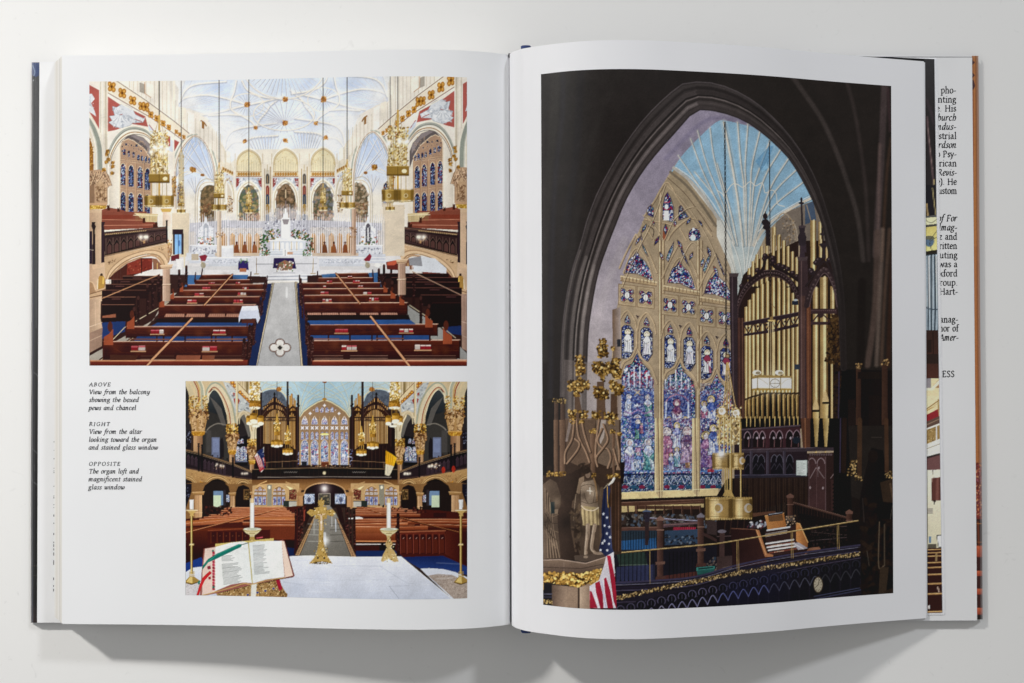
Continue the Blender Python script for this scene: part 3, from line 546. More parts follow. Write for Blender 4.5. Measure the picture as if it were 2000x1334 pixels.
    for x,y,s in ((351,561,8),(332,574,9),(311,588,11),(248,625,16),(203,652,20),(757,561,9),(772,572,10),(790,584,11),(845,622,16),(883,650,20)):
        q=-1 if x > 550 else 1;F([(x,y+s*1.1),(x,y+s*.3),(x+q*s*.5,y),(x+q*s*.9,y-s*.5),(x+q*s*.9,y+s*1.1)],'a04a2c');E(x+q*s*.6,y-s*.7,s*.25,s*.5,'5a2a1e')
    # dividing rails
    for a,b,w in (((454,536),(399,596),2),((375,622),(284,716),3.4),((656,534),(703,593),2),((724,618),(802,718),3.4)): L([a,b],w+1.6,'4a2015',1,w2=w*1.3+1);L([a,b],w,'cf9468',1,w2=w*1.2)
    # cloth on the pew
    F([(473,598),(503,597),(508,622),(503,632),(500,622),(470,623),(466,632),(466,618)],'ccd2e4');F([(473,598),(503,597),(505,606),(471,607)],'e3e6f0');L([(484,624),(482,640)],2,'4a2018');R(472,623,498,631,'5a2c22')
    F([(168,704),(484,703),(482,722),(168,722)],('8a3424','4a1a14',(300,704),(300,718)));L([(168,705),(474,704)],2.4,'c98458');F([(610,704),(916,704),(916,722),(610,722)],('8a3424','4a1a14',(300,704),(300,718)));L([(612,705),(916,705)],2.4,'cb8760')
    L([(300,700),(284,718)],3.4,'d39a6c');L([(788,700),(802,718)],3.4,'d39a6c')
    R(168,700,176,722,'8a7a68')
    # ---- slender piers and the near columns, in front of the pews
    for x0,x1,y0,y1,c in ((424,432,412,502,'d9c5ae'),(687,695,406,498,'bf9a80'),(318,332,520,588,'c39f86'),(777.5,792,508,576,'b8937c')):
        F([(x0,y0),(x1,y0),(x1+.5,y1),(x0-.5,y1)],(c,'8f7059',((x0+x1)/2,0),(x1+3,0)));L([(x0+2,y0),(x0+2,y1)],1,'ecdccb',.7);L([((x0+x1)/2+1,y0),((x0+x1)/2+1,y1)],.7,'8a6c56',.6)
    S([(421,452),(436,452),(436,464),(421,464)],['a8763c','d9b27c','7a5434'],24,.6,1.4);S([(683,444),(698,444),(698,464),(683,464)],['a8763c','b58a68','7a5434'],30,.6,1.6)
    for x0,x1,y in ((313,338,518),(773,797,507)): F([(x0,y),(x1,y-2),(x1-3,y+7),(x0+3,y+8)],'d2ae88');L([(x0,y+1),(x1,y-1)],1,'ecd2ae');L([(x0+2,y+6),(x1-2,y+5)],.9,'7a583e')
    for x0,x1,y in ((317,333,556),(776,793,546)): L([(x0,y),(x1,y-1)],1.3,'e6cdb0');L([(x0,y+1.6),(x1,y+.6)],.8,'8a6a50')
    F([(170,585),(197,585),(196,622),(200,640),(199,672),(170,690)],('a98a70','d4b291',(172,0),(198,0)));F([(170,652),(200,640),(199,676),(170,692)],'9a7a66');L([(170,640),(199,630)],1.5,'dcc0a2');L([(170,668),(199,655)],1.1,'c4a68c');L([(186,590),(187,636)],.8,'e6caa8',.8)
    F([(901,574),(918,574),(918,690),(902,680)],('b08c78','8a6c5e',(901,0),(914,0)));L([(902,628),(914,632)],1.3,'d0b09a');L([(902,655),(914,660)],1,'c0a08a');L([(909,578),(909,626)],.8,'d0ac96',.8)
    # ---- chandeliers
    def chain(x,y0,y1,w=1.3):
        L([(x,y0),(x,y1)],w*.7,'6a5f56',.6)
        y=y0
        while y<y1: L([(x,y),(x,y+1.8)],w+.2,'2a2422',.8);y+=3.4
    def chand(x,y0,s,y_c,light=1):
        # s = half width of the large ring, y0 = foot of the lower drums
        chain(x,146,y_c,1.+s*.03)
        t=y_c
        L([(x,t),(x-s*.42,t+s*1.7)],.9,'b5975a');L([(x,t),(x+s*.42,t+s*1.7)],.9,'b5975a');L([(x,t),(x,y0-s*.6)],max(1,s*.13),'cba14a')
        F([(x-s*.62,t+s*1.6),(x-s*.4,t+s*.9),(x-s*.1,t+s*1.5),(x+s*.1,t+s*1.5),(x+s*.4,t+s*.9),(x+s*.6,t+s*1.6),(x+s*.58,y0-s*2.1),(x-s*.58,y0-s*2.1)],'c9b27c',.42)
        S([(x-s*.62,t+s),(x+s*.62,t+s),(x+s*.6,y0-s*2),(x-s*.6,y0-s*2)],['f3e3a8','a87e2e','fff7d8','7a5a24','e0bd5c'],int(s*s*.5)+10,.5,.9+s*.022,.85,1.9)
        for d in (-.5,-.25,.25,.5): L([(x+d*s*1.1,t+s*1.5),(x+d*s*1.1,y0-s*2.1)],.8,'9c7a34',.8)
        for d in (-.55,-.2,.2,.55): L([(x+d*s,y0-s*2.2),(x+d*s,y0-s*3.1),(x+d*s*.6,y0-s*3.9)],.9,'a8843a',.9)
        for k in range(3): L(arch(x-s*.55+k*s*.37,x-s*.18+k*s*.37,y0-s*2.7,y0-s*3.3),.7,'f0dc9c',.9)
        R(x-s*.7,y0-s*2.2,x+s*.7,y0-s*1.6,'97742c');L([(x-s*.7,y0-s*2.2),(x+s*.7,y0-s*2.2)],1,'caa34e');R(x-s*.7,y0-s*1.72,x+s*.7,y0-s*1.6,'6b4f1c');E(x+s*.4,y0-s*1.9,s*.16,s*.13,'e9dcb0');L([(x,y0-s*2.2),(x,y0-s*1.6)],.8,'5e4517')
        for d in (-.5,-.15,.2,.5): L([(x+d*s,y0-s*1.6),(x+d*s,y0-s*.7)],.9,'a58236')
        F([(x-s,y0-s*.75),(x+s,y0-s*.75),(x+s*.98,y0-s*.02),(x+s*.3,y0+s*.05),(x-s*.98,y0-s*.02)],('8a6a28','a98335',(x-s,0),(x+s,0)));L([(x-s,y0-s*.72),(x+s,y0-s*.72)],1.2,'d0a850');L([(x-s,y0-s*.08),(x+s,y0-s*.08)],1.4,'f5ebc8');L([(x-s*.04,y0-s*.75),(x-s*.04,y0)],1,'55401a')
        for c0,c1 in ((-1,-.06),(-.04,1)):
            for u,col,al in ((.12,'5e4416',.5),(.35,'d9b968',.6),(.55,'b08c40',.4),(.9,'5a4014',.55)): L([(x+s*(c0+(c1-c0)*u),y0-s*.7),(x+s*(c0+(c1-c0)*u),y0-s*.08)],s*.2,col,al,soft=s*.14)
        for d in (-.55,.5): E(x+d*s,y0-s*.38,s*.14,s*.14,'c9bc94',.7);E(x+d*s,y0-s*.38,s*.08,s*.08,'8a6a28')
        n=int(s/1.1)
        for i in range(n): E(x-s*.95+1.9*s*(i+.5)/n,y0+.4,.7,.9,'fff8e0')
        if s > 20:
            for d in (-.55,.1,.45): G(x+d*s,y0-s*3.7,5,'fff8e8',.95)
    A();I.T(0,0,1)
    chand(354,416,8.5,290);chand(486,416,8,366);chand(631,411,8.5,358);chand(762,411,9,300)
    chand(428,411,15,318);chand(678,407,15.5,312)
    chand(311,404,29,226);chand(777,394,31.5,216)
    for x,y in ((303,288),(326,290),(315,286),(758,281),(780,274),(795,276)): G(x,y,4.5,'ffffff',.95)
    I.sat=.9;I.contrast=.8;I.detail(.022,(16,40));I.detail(.011);I.grain(.035)
    return I
def photo2():
    I=Ink(356,738,564,438,'3a2a24');F,L,R,E,S,V,G=I.F,I.L,I.R,I.E,I.S,I.V,I.G
    gold=['c08a2c','8a5a17','e3bc5c','a87424','5f3c10']
    def MR(p):
        p=p.copy();p[:,0]=2*(638.2-np.clip((p[:,0]-380)/250,0,1)*4.2)-p[:,0];return p
    def T1(M=None): I.T(355,735,6.062,M)
    def T2(M=None): I.T(355,945,5.8,M)
    glassc=['e9eefc','b9c9f0','7f96dc','f8f8ff','4a5cae','c87a8c','9fd0ea','f0e2f4','ffffff']
    for mi in (None,MR):
        T1(mi)
        # ceiling
        F([(900,50),(1720,50),(1720,300),(1600,320),(1400,480),(1240,300),(1140,160),(960,200)],('b9cfd6','9fc0d0',(1000,60),(1400,400)))
        for p in ([(1700,290),(1640,180),(1500,110),(1390,60)],[(1690,270),(1560,210),(1440,160),(1300,60)],[(1400,470),(1440,300),(1560,200),(1690,130)],[(1400,470),(1400,250),(1330,60)],[(1400,470),(1420,260),(1500,60)],
                  [(1400,470),(1500,290),(1690,230)],[(1400,470),(1360,300),(1180,150)],[(1400,470),(1380,260),(1260,110)],[(930,60),(1100,110),(1300,130)],[(925,200),(1000,140),(1180,60)],[(925,160),(960,100),(1010,60)],[(1400,470),(1470,240),(1640,60)],[(1400,470),(1540,260),(1700,180)]):
            L(p,.9,'d8cfa8',.9,1);L([(x+5,y+5) for x,y in p],.6,'7f96a4',.6,1)
        L([(925,210),(960,170),(1040,145),(1140,155),(1230,230),(1260,330)],2,'d9cda4',1,1)
        F(spl([(940,215),(980,180),(1060,158),(1140,165),(1210,230),(1250,330)])+[(1250,420),(940,420)],'57606e')
        S([(950,200),(1200,200),(1250,320),(950,330)],['48505e','6a7380','3e4450'],60,1,3,.4)
        E(1150,152,32,26,'b5702a');S([(1118,126),(1182,126),(1182,178),(1118,178)],gold,14,.5,1.2)
        # upper nave wall
        F([(50,50),(930,50),(925,330),(830,420),(800,600),(560,560),(50,560)],'cdb58c')
        F([(470,50),(640,50),(930,260),(925,330),(810,300),(640,180)],'d9c49c')
        for x in range(660,930,15): L([(x,50),(x,130+(x-660)*.75)],.8,['a8946a','ece0c0','8f7c54','d4c294'][(x // 15) % 4],.8)
        F([(760,60),(790,60),(790,220),(760,180)],'8a7448');F([(825,60),(905,60),(905,330),(825,300)],'e0cc90')
        # gold frieze
        F([(570,55),(650,55),(800,230),(850,290),(830,340),(700,210),(560,100)],'dcc89c')
        for x,y,r in ((600,70,26),(628,110,22),(690,190,20),(715,215,17),(740,245,17),(770,275,22),(800,300,18)): E(x,y,r,r*1.2,'a45a1c');E(x,y,r*.5,r*.6,'e0a83c')
        L([(640,50),(800,220),(850,280)],.8,'6d3a20');L([(560,80),(700,220),(820,340)],.8,'7a4020')
        F([(490,60),(560,80),(640,170),(820,340),(810,430),(740,400),(670,430),(640,470),(600,330)],'bcc0bf');S([(500,70),(640,180),(810,350),(800,410),(660,420),(620,330)],['e2e2dc','8d949c','6a7078','d4d6d4'],120,.6,1.6,.8,2)
        for p in ([(605,190),(630,200),(625,240),(610,220)],[(612,270),(632,260),(630,330)],[(668,260),(690,285),(668,330)]): F(p,'a3301c')
        L([(650,50),(655,560)],4,'dccaa2');L([(664,60),(664,520)],1,'8f7c58')
        # second arch and its dark aisle
        F(spl([(660,1000),(660,560),(690,490),(740,460),(790,520),(830,640),(850,800)])+[(850,1100),(640,1100)],'2a2526');F([(690,480),(740,450),(800,540),(840,700),(790,720),(740,560)],'6b665f');F([(600,740),(780,700),(780,1060),(600,1060)],'17141a')
        for x0,x1,y0,y1 in ((655,685,740,800),(695,732,735,795),(638,686,830,1000),(692,770,830,1000)): V(lancet(x0,x1,y1,y0,y0+30),1.5,glassc+['f5f8ff']*3,'14141c',.4)
        L([(633,1012),(775,1008)],1.2,'8890b0');L([(728,840),(728,1000)],.8,'14141c')
        L([(655,560),(665,500),(700,430),(745,415),(800,460)],3,'d6c7a4',1,1);L([(680,560),(690,490),(740,445),(790,500),(830,620),(850,740)],2,'c9ba96',1,1)
        L([(760,470),(800,560),(825,680),(830,760)],3.4,'e0cfa8',1,1);L([(775,470),(815,560),(838,690)],.9,'8a5a2c',1,1)
        F([(800,500),(925,480),(890,620),(875,780),(800,770),(835,640)],'d6c8a4');L([(870,600),(860,780)],1,'948262');L([(900,600),(880,720),(878,800)],1.6,'efe3c4')
        # first big arch
        F(spl([(240,700),(280,480),(290,280),(320,190),(375,150),(430,190),(490,300),(530,450),(545,620)])+[(560,1020),(240,1020)],'33312f')
        F(spl([(310,300),(330,200),(376,160),(430,210),(500,350),(535,520)])+[(450,460),(330,420)],('3a4044','24282c',(350,180),(400,440)))
        F([(330,240),(400,300),(470,380),(520,560),(480,600),(420,430)],'5c5854');F(spl([(280,640),(330,590),(420,570),(500,590),(540,640)])+[(560,1000),(270,1000)],'3c3936');L([(285,660),(330,605),(420,560),(520,575)],2.2,'7d766c',1,1)
        R(355,720,450,960,'6a7390');R(370,740,440,900,'7f8cb4',.6);F([(450,760),(480,720),(500,800),(500,980),(450,980)],'211d20');R(290,640,350,900,'4a4644')
        L([(300,300),(315,180),(370,110),(440,130),(520,240),(580,420),(610,620)],7,'d5c7a6',1,1);L([(285,260),(300,160),(360,85),(440,90),(530,190),(600,340),(640,560)],3,'9fa48f',1,1);L([(320,190),(372,132),(430,155),(500,260),(560,420),(585,620)],1.5,'9c3a1c',1,1);L([(318,230),(372,160),(425,185),(485,290),(535,450)],1.4,'efe2c2',1,1)
        # left edge arch
        F([(50,50),(220,50),(220,420),(50,300)],'cdbb94');F([(50,120),(80,200),(95,300),(95,640),(50,640)],'2d2a2c');L([(85,50),(150,180),(160,320)],4,'d6bf94',1,1);L([(140,50),(190,160),(200,300)],2,'9c3a1c',1,1);L([(165,50),(205,150),(215,300)],1.5,'c08a2c',1,1);L([(205,50),(240,140),(248,400)],5,'a9ac96',1,1);L([(228,50),(262,160),(268,400)],2,'e6dabb',1,1)
        R(50,640,110,860,'1d1a20');S([(50,640),(110,640),(110,800),(50,800)],['8a93b8','3a3c50','c0c4dc'],20,.5,1.3,.6)
        # piers with gilded capitals and statues
        for x0,x1,y0,y1,yb in ((85,310,230,500,660),(530,665,560,760,880),(780,885,740,900,1000)):
            w=x1-x0;m=(x0+x1)/2
            F([(x0,y1-40),(x1,y1-40),(m+w*.32,yb),(m-w*.32,yb)],'b08650')
            for f in (.12,.45,.85):
                cx=x0+w*f
                S([(cx-w*.13,y0),(cx+w*.13,y0),(cx+w*.16,y1),(cx-w*.14,y1)],gold+['f0cf70'],90,.6,1.7)
            S([(x0,y0+(y1-y0)*.6),(x1,y0+(y1-y0)*.6),(x1,y1),(x0,y1)],['b58a58','6b4424','d9b27c','8a5c34','4a2c18'],110,.6,1.7,.9,2.4)
            for f in (.28,.68):
                cx=x0+w*f;F([(cx-w*.13,y1),(cx,y1-35),(cx+w*.13,y1),(cx+w*.13,yb-10),(cx-w*.12,yb-10)],'c09a68');E(cx,y1-20,w*.06,16,'c9a878');S([(cx-w*.13,y1),(cx+w*.13,y1),(cx+w*.12,yb),(cx-w*.12,yb)],['8a6238','dcb888','6b4626'],26,.5,1.3,.8,2.6)
            F([(m-w*.36,yb-12),(m+w*.36,yb-12),(m+w*.33,yb+25),(m+w*.2,yb+48),(m-w*.25,yb+48),(m-w*.35,yb+20)],'b87f24');L([(m-w*.35,yb-6),(m+w*.35,yb-6)],1.2,'dcae6a');S([(m-w*.35,yb),(m+w*.33,yb),(m+w*.3,yb+40),(m-w*.33,yb+40)],['e9bf4c','8a5614'],26,.5,1.2)
            F([(m-w*.26,yb+46),(m+w*.22,yb+46),(m+w*.22,yb+500),(m-w*.26,yb+500)],('c2966a','8d6444',(m-w*.26,0),(m+w*.2,0)));L([(m-w*.12,yb+50),(m-w*.12,yb+480)],.9,'e0bb8c',.8)
        # gallery front
        F([(50,865),(200,900),(600,1025),(830,1120),(830,1225),(600,1190),(210,1120),(50,1090)],('171318','2a2024',(200,900),(200,1100)))
        L([(50,872),(200,908),(600,1035),(830,1128)],2,'8a6a48');L([(50,890),(200,925),(600,1050),(830,1140)],.8,'c9a878',.8);L([(50,1080),(210,1112),(600,1185),(830,1215)],1.2,'5a4038');L([(50,1092),(210,1125),(600,1197)],.8,'9c7a5c')
        for i in range(9): x=60+i*46+(60 if i > 2 else 0);y=915+(x-60)*.31;F([(x,y+120),(x,y+40),(x+18,y+10),(x+34,y+50),(x+34,y+128)],'3a2c34');L([(x,y+40),(x+18,y+8),(x+34,y+48)],.6,'6a5460',.8)
        S([(260,900),(560,980),(560,1000),(260,930)],['15110f','3a2c24'],30,.8,2)
        for x,y,h in ((200,800,330),(240,815,320),(605,965,230)): L([(x,y),(x,y+h)],3.2,'17131a');E(x,y,13,10,'17131a');E(x,y+28,15,7,'2a222a')
        for x,y in ((415,1040),(460,1055),(490,1062),(715,1150),(745,1150),(770,1148)): G(x,y,2.4,'fff2dc',.95)
        S([(370,1030),(500,1030),(500,1100),(370,1100)],['c9a070','8a5c3c','f5dcc0'],26,.4,1.1)
        # lower arcade spandrels
        F([(50,1092),(210,1128),(600,1200),(840,1230),(840,1345),(50,1345)],('b98f58','9a7040',(0,1130),(0,1330)))
        S([(110,1130),(600,1215),(840,1240),(840,1300),(110,1250)],['8a6236','d4ae72','6b4826','c49a60'],200,.5,1.3,.6)
        F(spl([(255,1345),(290,1290),(350,1235),(420,1215),(500,1240),(560,1300),(590,1345)]),'1c1613');F(spl([(640,1345),(670,1290),(720,1265),(775,1285),(805,1345)]),'15110f');F([(50,1215),(110,1240),(165,1300),(185,1345),(50,1345)],'20191a')
        for p in ([(240,1345),(280,1270),(350,1210),(430,1195),(510,1225),(580,1300),(600,1345)],[(625,1345),(660,1280),(720,1245),(790,1275),(820,1345)],[(50,1190),(120,1220),(180,1290),(200,1345)]):
            L(p,2,'d2ab70',1,1);L([(x,y-14) for x,y in p],1,'7a5630',1,1);L([(x,y+10) for x,y in p],.9,'7a5630',1,1);L([(x,y-24) for x,y in p],1.2,'c9a266',1,1)
        F([(218,1240),(245,1230),(262,1300),(255,1345),(220,1345)],'d08a1c');E(238,1240,10,12,'b08458')
    T1()
    # organ cases on both sides (mirror), then the great window
    for mi in (None,MR):
        T1(mi)
        F([(885,620),(930,560),(1395,480),(1420,1100),(860,1110),(885,900)],'231512')
        F([(950,400),(1100,230),(1250,400),(1250,830),(950,800)],'2e1d18')
        F([(1250,380),(1310,330),(1390,380),(1385,900),(1250,830)],'2e1d18')
        for i in range(13):      # small pipes above the arch
            x=975+i*21;y=245+abs(i-6)*20
            if abs(i-6)<1: continue
            L([(x,y),(x,400)],2.3,'9a6a34');L([(x-3,y),(x-3,400)],.8,'e0b070');L([(x+8,y+6),(x+8,400)],.8,'2a1810')
        for x,y,w in ((1283,240,3.6),(1302,215,3.8),(1328,265,2.6),(1345,290,2)): L([(x,y),(x,400)],w,'a5702c');L([(x-5,y),(x-5,400)],w*.3,'e5b464')
        # big arch pipes
        F(lancet(965,1240,800,380,470),'3a2115')
        for i in range(16):
            x=975+i*17.2;y=400+abs(i-8) ** 2*2.0;yb=795+(i % 3)*5
            L([(x,y),(x,yb)],2.1,['a8763a','b98848','9c6c34'][i % 3]);L([(x-3,y),(x-3,yb)],.7,'eac588');L([(x+7,y),(x+7,yb)],.7,'2a160c')
        for i in range(4):
            x=1284+i*18;y=430+abs(i-1.2)*26;L([(x,y),(x,830+i*14)],2.3,'ab7734');L([(x-3,y),(x-3,830+i*14)],.7,'f0c880');L([(x+8,y),(x+8,840)],.7,'2a160c')
        L([(945,470),(970,420),(1040,350),(1105,325),(1180,350),(1235,410),(1250,470)],4,'32201c',1,1);L([(955,460),(1040,362),(1105,340),(1180,365),(1240,450)],.8,'6f4c40',1,1)
        L([(1255,430),(1280,390),(1318,360),(1350,390),(1380,440)],3.4,'3a2620',1,1)
        F([(1080,340),(1100,230),(1125,340)],'2a1a18');L([(1100,340),(1098,195)],2.2,'231614');E(1098,212,14,16,'1d1212');L([(960,360),(1100,300),(1245,370)],1.8,'2c1c1a');
        for x,y,w in ((938,200,3.6),(1254,60,3.6),(1378,230,4)): L([(x,y),(x,1090)],w,'2c1b1a');L([(x-6,y+120),(x-6,1090)],.7,'5c4440',.8)
        for x,y in ((1254,190),(1254,160),(1378,260),(1370,330),(1385,350),(938,260),(1254,215)): E(x,y,13,15,'1c1216')
        R(965,478,1345,494,'33211c');R(965,520,1345,530,'33211c');[E(x,507,8,9,'3f2a24') for x in range(975,1345,22)];L([(965,480),(1240,480)],.7,'6f4c40')
        F([(955,795),(1260,800),(1360,880),(1370,1090),(870,1100),(890,900)],('2a1a16','1d1210',(0,800),(0,1080)))
        for x in range(980,1370,42): L([(x,820),(x,1080)],.8,'4a302a',.8)
        L([(975,1020),(1390,1000)],1.1,'8a6a4c');L([(1190,1005),(1190,1080)],.9,'8a6a4c');L([(1010,1015),(1010,1080)],.9,'8a6a4c')
        S([(1375,860),(1410,860),(1410,1050),(1375,1050)],['3f4f96','8f9fd8','1c2040','c9d0ee'],40,.5,1.3)
    T1()
    # window: full coordinates
    wx=1690
    def wb(x,y): return (x,y)
    outl=[(1400,1060),(1400,480),(1440,420),(1520,360),(1610,305),(1690,278),(1770,305),(1862,360),(1942,420),(1985,480),(1985,1060)]
    F(outl,'9a7a58');L(outl[1:-1],2.6,'d8cda0');L([(x,y-12) for x,y in outl[1:-1]],1.2,'7f98a4')
    for c in (1455,1572,1690,1808,1925):
        hw=46
        V(lancet(c-hw,c+hw,1050,745,830),1.3,glassc+['f2f6ff']*4,'3a4068',.45)
        S([(c-hw,820),(c+hw,820),(c+hw,960),(c-hw,960)],['2f6ab0','58a0c8','b02a4a','2a2a4a','ffffff'],34,.6,2.2,.8)
        L([(c,860),(c,980)],2.6,'f4f4fa',.6);L([(c,850),(c-5,900)],1.6,'7a3a60',.5)
        L(lancet(c-hw,c+hw,1050,745,830),1.1,'d9bd8c')
        for s in (-26,26):
            V(lancet(c+s-17,c+s+17,750,655,690),1.2,glassc+['ffffff']*3,'3a4068',.4)
            F([(c+s-20,592),(c+s-8,592),(c+s,602),(c+s+8,592),(c+s+20,592),(c+s+12,610),(c+s+20,630),(c+s+8,630),(c+s,620),(c+s-8,630),(c+s-20,630),(c+s-12,610)],'eceafa')
        if c in (1455,1572,1690,1808,1925): V(lancet(c-38,c+38,570,500,545),1.4,glassc+['f5f5ff']*2,'4a4668',.4);L([(c-40,570),(c-34,520),(c,470),(c+34,520),(c+40,570)],1,'d9bd8c');F([(c-28,515),(c-4,470),(c-12,515)],'e6e6f6');F([(c+28,515),(c+4,470),(c+12,515)],'e6e6f6')
        L([(c-58,1050),(c-58,480)],1.6,'b8935f');
    for x,y,r in ((1520,440,22),(1862,440,22),(1690,345,22)): F([(x,y-r),(x+r*.4,y-r*.4),(x+r,y),(x+r*.4,y+r*.4),(x,y+r),(x-r*.4,y+r*.4),(x-r,y),(x-r*.4,y-r*.4)],'f4f0f6')
    for x,y in ((1600,395),(1662,400),(1718,400),(1780,395)): V(lancet(x-18,x+18,y+28,y-34,y),1.2,glassc+['ffffff']*3,'4a4668',.4)
    for x in (1560,1640,1740,1820): F([(x-10,400),(x+8,390),(x+4,410)],'dfdcf0')
    E(1690,685,52,13,'f0e27a');L([(1640,690),(1740,690)],1,'fff8c0');L([(1640,705),(1742,705)],.8,'a88a2c')
    L([(1690,60),(1690,290)],.9,'6b5424');E(1690,270,26,16,'b8842c');E(1692,62,28,18,'8a4a1c');F([(1400,1050),(1985,1050),(1985,1090),(1400,1090)],'2a1a18');R(1420,1010,1480,1060,'20242c');F([(1650,1010),(1740,1010),(1740,1070),(1650,1070)],'6b3420');L([(1645,1015),(1745,1015)],1,'d89a70');L([(1610,1070),(1612,1010)],.8,'e6d8b8')
    S([(1520,1050),(1990,1050),(1990,1085),(1520,1085)],['c9a878','4a3020','8a6040','20242c'],50,.6,1.8)
    # loft front
    F([(830,1100),(1700,1085),(2555,1100),(2555,1240),(1700,1215),(830,1240)],('17120f','241a18',(0,1090),(0,1220)))
    L([(830,1104),(1700,1075),(2555,1104)],1.5,'5c4a3a');L([(900,1196),(1700,1190),(2480,1196)],1.3,'8d8078');L([(830,1100),(1700,1086),(2555,1100)],.8,'9a7a54',.8)
    for i in range(30): L([(880+i*57,1105),(880+i*57,1190)],.6,'3a2e2a',.7)
    for i in range(6):
        for b in (1210,2020): L([(b+i*26,1130),(b+12+i*26,1142),(b+24+i*26,1130)],.9,'9a938e',.8)
    E(1688,1145,23,24,'6a5c48');E(1688,1145,17,18,'dfd2a8')
    # below the loft: arcade wall
    F([(830,1225),(1700,1212),(2555,1225),(2555,1345),(830,1345)],('6b4424','9a6c3c',(0,1220),(0,1300)))
    T2()
    F([(0,0),(3250,0),(3250,200),(0,200)],'a5794a',0)
    for mi in (None,MR):
        T2(mi)
        F([(0,0),(260,-20),(560,0),(830,0),(830,60),(800,180),(820,260),(40,400),(40,0)],'8a6238')
        F([(230,100),(260,20),(330,-30),(460,-30),(530,30),(550,110),(550,330),(230,400)],'241c1a');F([(605,110),(640,30),(700,10),(760,40),(785,110),(790,280),(605,300)],'1f1817')
        F([(360,80),(465,80),(470,110),(470,240),(360,260)],'6a86a8');F([(360,130),(445,130),(445,265),(360,265)],'c3d4b4');R(470,70,500,250,'342c30')
        R(505,125,540,200,'dfe6f4');V([(505,125),(540,125),(540,205),(505,205)],1.4,glassc,'20242c',.4)
        R(700,60,765,180,'6b4c2c');R(712,75,760,170,'3a2c1c');S([(712,75),(760,75),(760,170),(712,170)],['8a6a3c','5a4020','b08a50'],16,.6,1.6)
        F([(40,0),(110,0),(110,90),(40,300)],'1c1a24');S([(50,20),(90,20),(90,150),(50,150)],['8a93b8','3a3c50'],12,.5,1.3,.6)
        # pier shafts with capitals
        for x0,x1,y0,y1 in ((145,230,120,400),(548,598,130,330),(785,825,120,260)):
            F([(x0,y0),(x1,y0),(x1-2,y1),(x0,y1)],('b08458','d6ab7c',(x0,0),(x1,0)));L([(x0+(x1-x0)*.5,y0),(x0+(x1-x0)*.5,y1)],.7,'8a6040',.7)
            w=x1-x0;F([(x0-w*.35,y0-30),(x1+w*.35,y0-35),(x1+w*.2,y0+8),(x0-w*.2,y0+8)],'a87c48');L([(x0-w*.3,y0-24),(x1+w*.3,y0-28)],1.2,'dcb47c');L([(x0-w*.2,y0+6),(x1+w*.2,y0+4)],.9,'6b4828');L([(x0-2,y1-75),(x1+2,y1-75)],.9,'e0bd90')
        # bright windows under the loft
        F([(800,20),(1000,-5),(1330,-5),(1330,270),(800,270)],'c9a26c');F([(965,10),(1020,10),(1020,250),(965,250)],'8f8a78');E(992,40,14,20,'fbf4d8')
        for x0,x1 in ((815,960),(1030,1178)):
            q=lancet(x0,x1,245,22,110);F(q,'9c7444');w=(x1-x0)/3
            for k in range(3):
                a,b=x0+w*k+5,x0+w*(k+1)-5
                V([(a,145),(b,145),(b,242),(a,242)],1.3,['dfe8fa','c2d2f2','6f86c8','f8fbff','b8c8ee','8a6aa0'],'50587c',.4);E((a+b)/2,190,10,24,['4a3a7a','3f5a9a','7a3a6a'][k],.75);V([(a,95),(b,95),(b,125),(a,125)],1.3,['e9e2d0','d9c9d8','f2f2fa'],'6a5a48',.4)
                V(lancet(a,b,82,35 if k==1 else 60,62 if k==1 else 75),1.2,['e0d8ea','b89ac0','f4f0f8'],'6a5a48',.4)
            L(q[1:-1],1.4,'d9b47c');
        F([(1180,20),(1260,50),(1230,70)],'f5e2a8');F([(1215,70),(1300,60),(1300,180),(1215,180)],'6b2f26');S([(1215,60),(1300,60),(1300,180),(1215,180)],['a88a5a','8a3a30','4a3a2c','c9a870'],40,.6,1.6);R(1212,195,1300,262,'bcb8ac');L([(1212,195),(1302,195)],1.4,'3a2c24')
        R(1150,190,1215,262,'2c3430')
        # central passage
        F([(1380,120),(1410,50),(1500,5),(1620,-5),(1650,270),(1370,270)],'221419');R(1385,105,1508,230,'3a3034');V([(1390,115),(1502,115),(1502,225),(1390,225)],2.6,['c9d6ee','a0b4dc','e6eefa'],'5a6484',.7);E(1440,180,20,30,'3a3a50',.7)
        L([(1325,270),(1325,130),(1345,60)],5,'b08050',1,1);F([(1325,120),(1380,120),(1372,150),(1372,262),(1330,262)],'c08e5c');F([(1300,95),(1385,95),(1375,135),(1310,135)],'a87a48');L([(1380,130),(1410,55),(1500,5),(1610,-12)],2.4,'c09260',1,1);L([(830,60),(870,10),(960,-30)],2,'d0a468',1,1);L([(1180,-20),(1260,10),(1330,70)],2,'c49a62',1,1)
    T2()
    R(1555,108,1680,245,'2a2420');R(1562,115,1675,240,'3c3a34');S([(1562,115),(1675,115),(1675,240),(1562,240)],['6a6a50','4a4438','8a7a5a'],30,.8,2);L([(1555,110),(1680,110),(1680,245),(1555,245),(1555,110)],1,'c9c0ac');G(1615,52,6,'ffffff',1);G(1615,52,12,'ffe8e0',.4)
    # ---- pews
    F([(40,400),(1300,250),(1420,250),(1300,830),(300,860),(40,960)],'4a1d14');F([(1980,255),(2900,300),(3240,330),(3240,1010),(2700,840),(1980,830)],'471c14')
    cols=[('b0623a','6b2c18'),('a5552f','5e2416')]
    def prow(x0,y0,x1,y1,h,c=0,hl='d99a70'):
        F([(x0,y0),(x1,y1),(x1,y1+h),(x0,y0+h)],(cols[c][0],cols[c][1],(0,y0),(0,y0+h)),1,.04);L([(x0,y0),(x1,y1)],.9,hl,.95);L([(x0,y0+h),(x1,y1+h)],.9,'2a0f0a',.9)
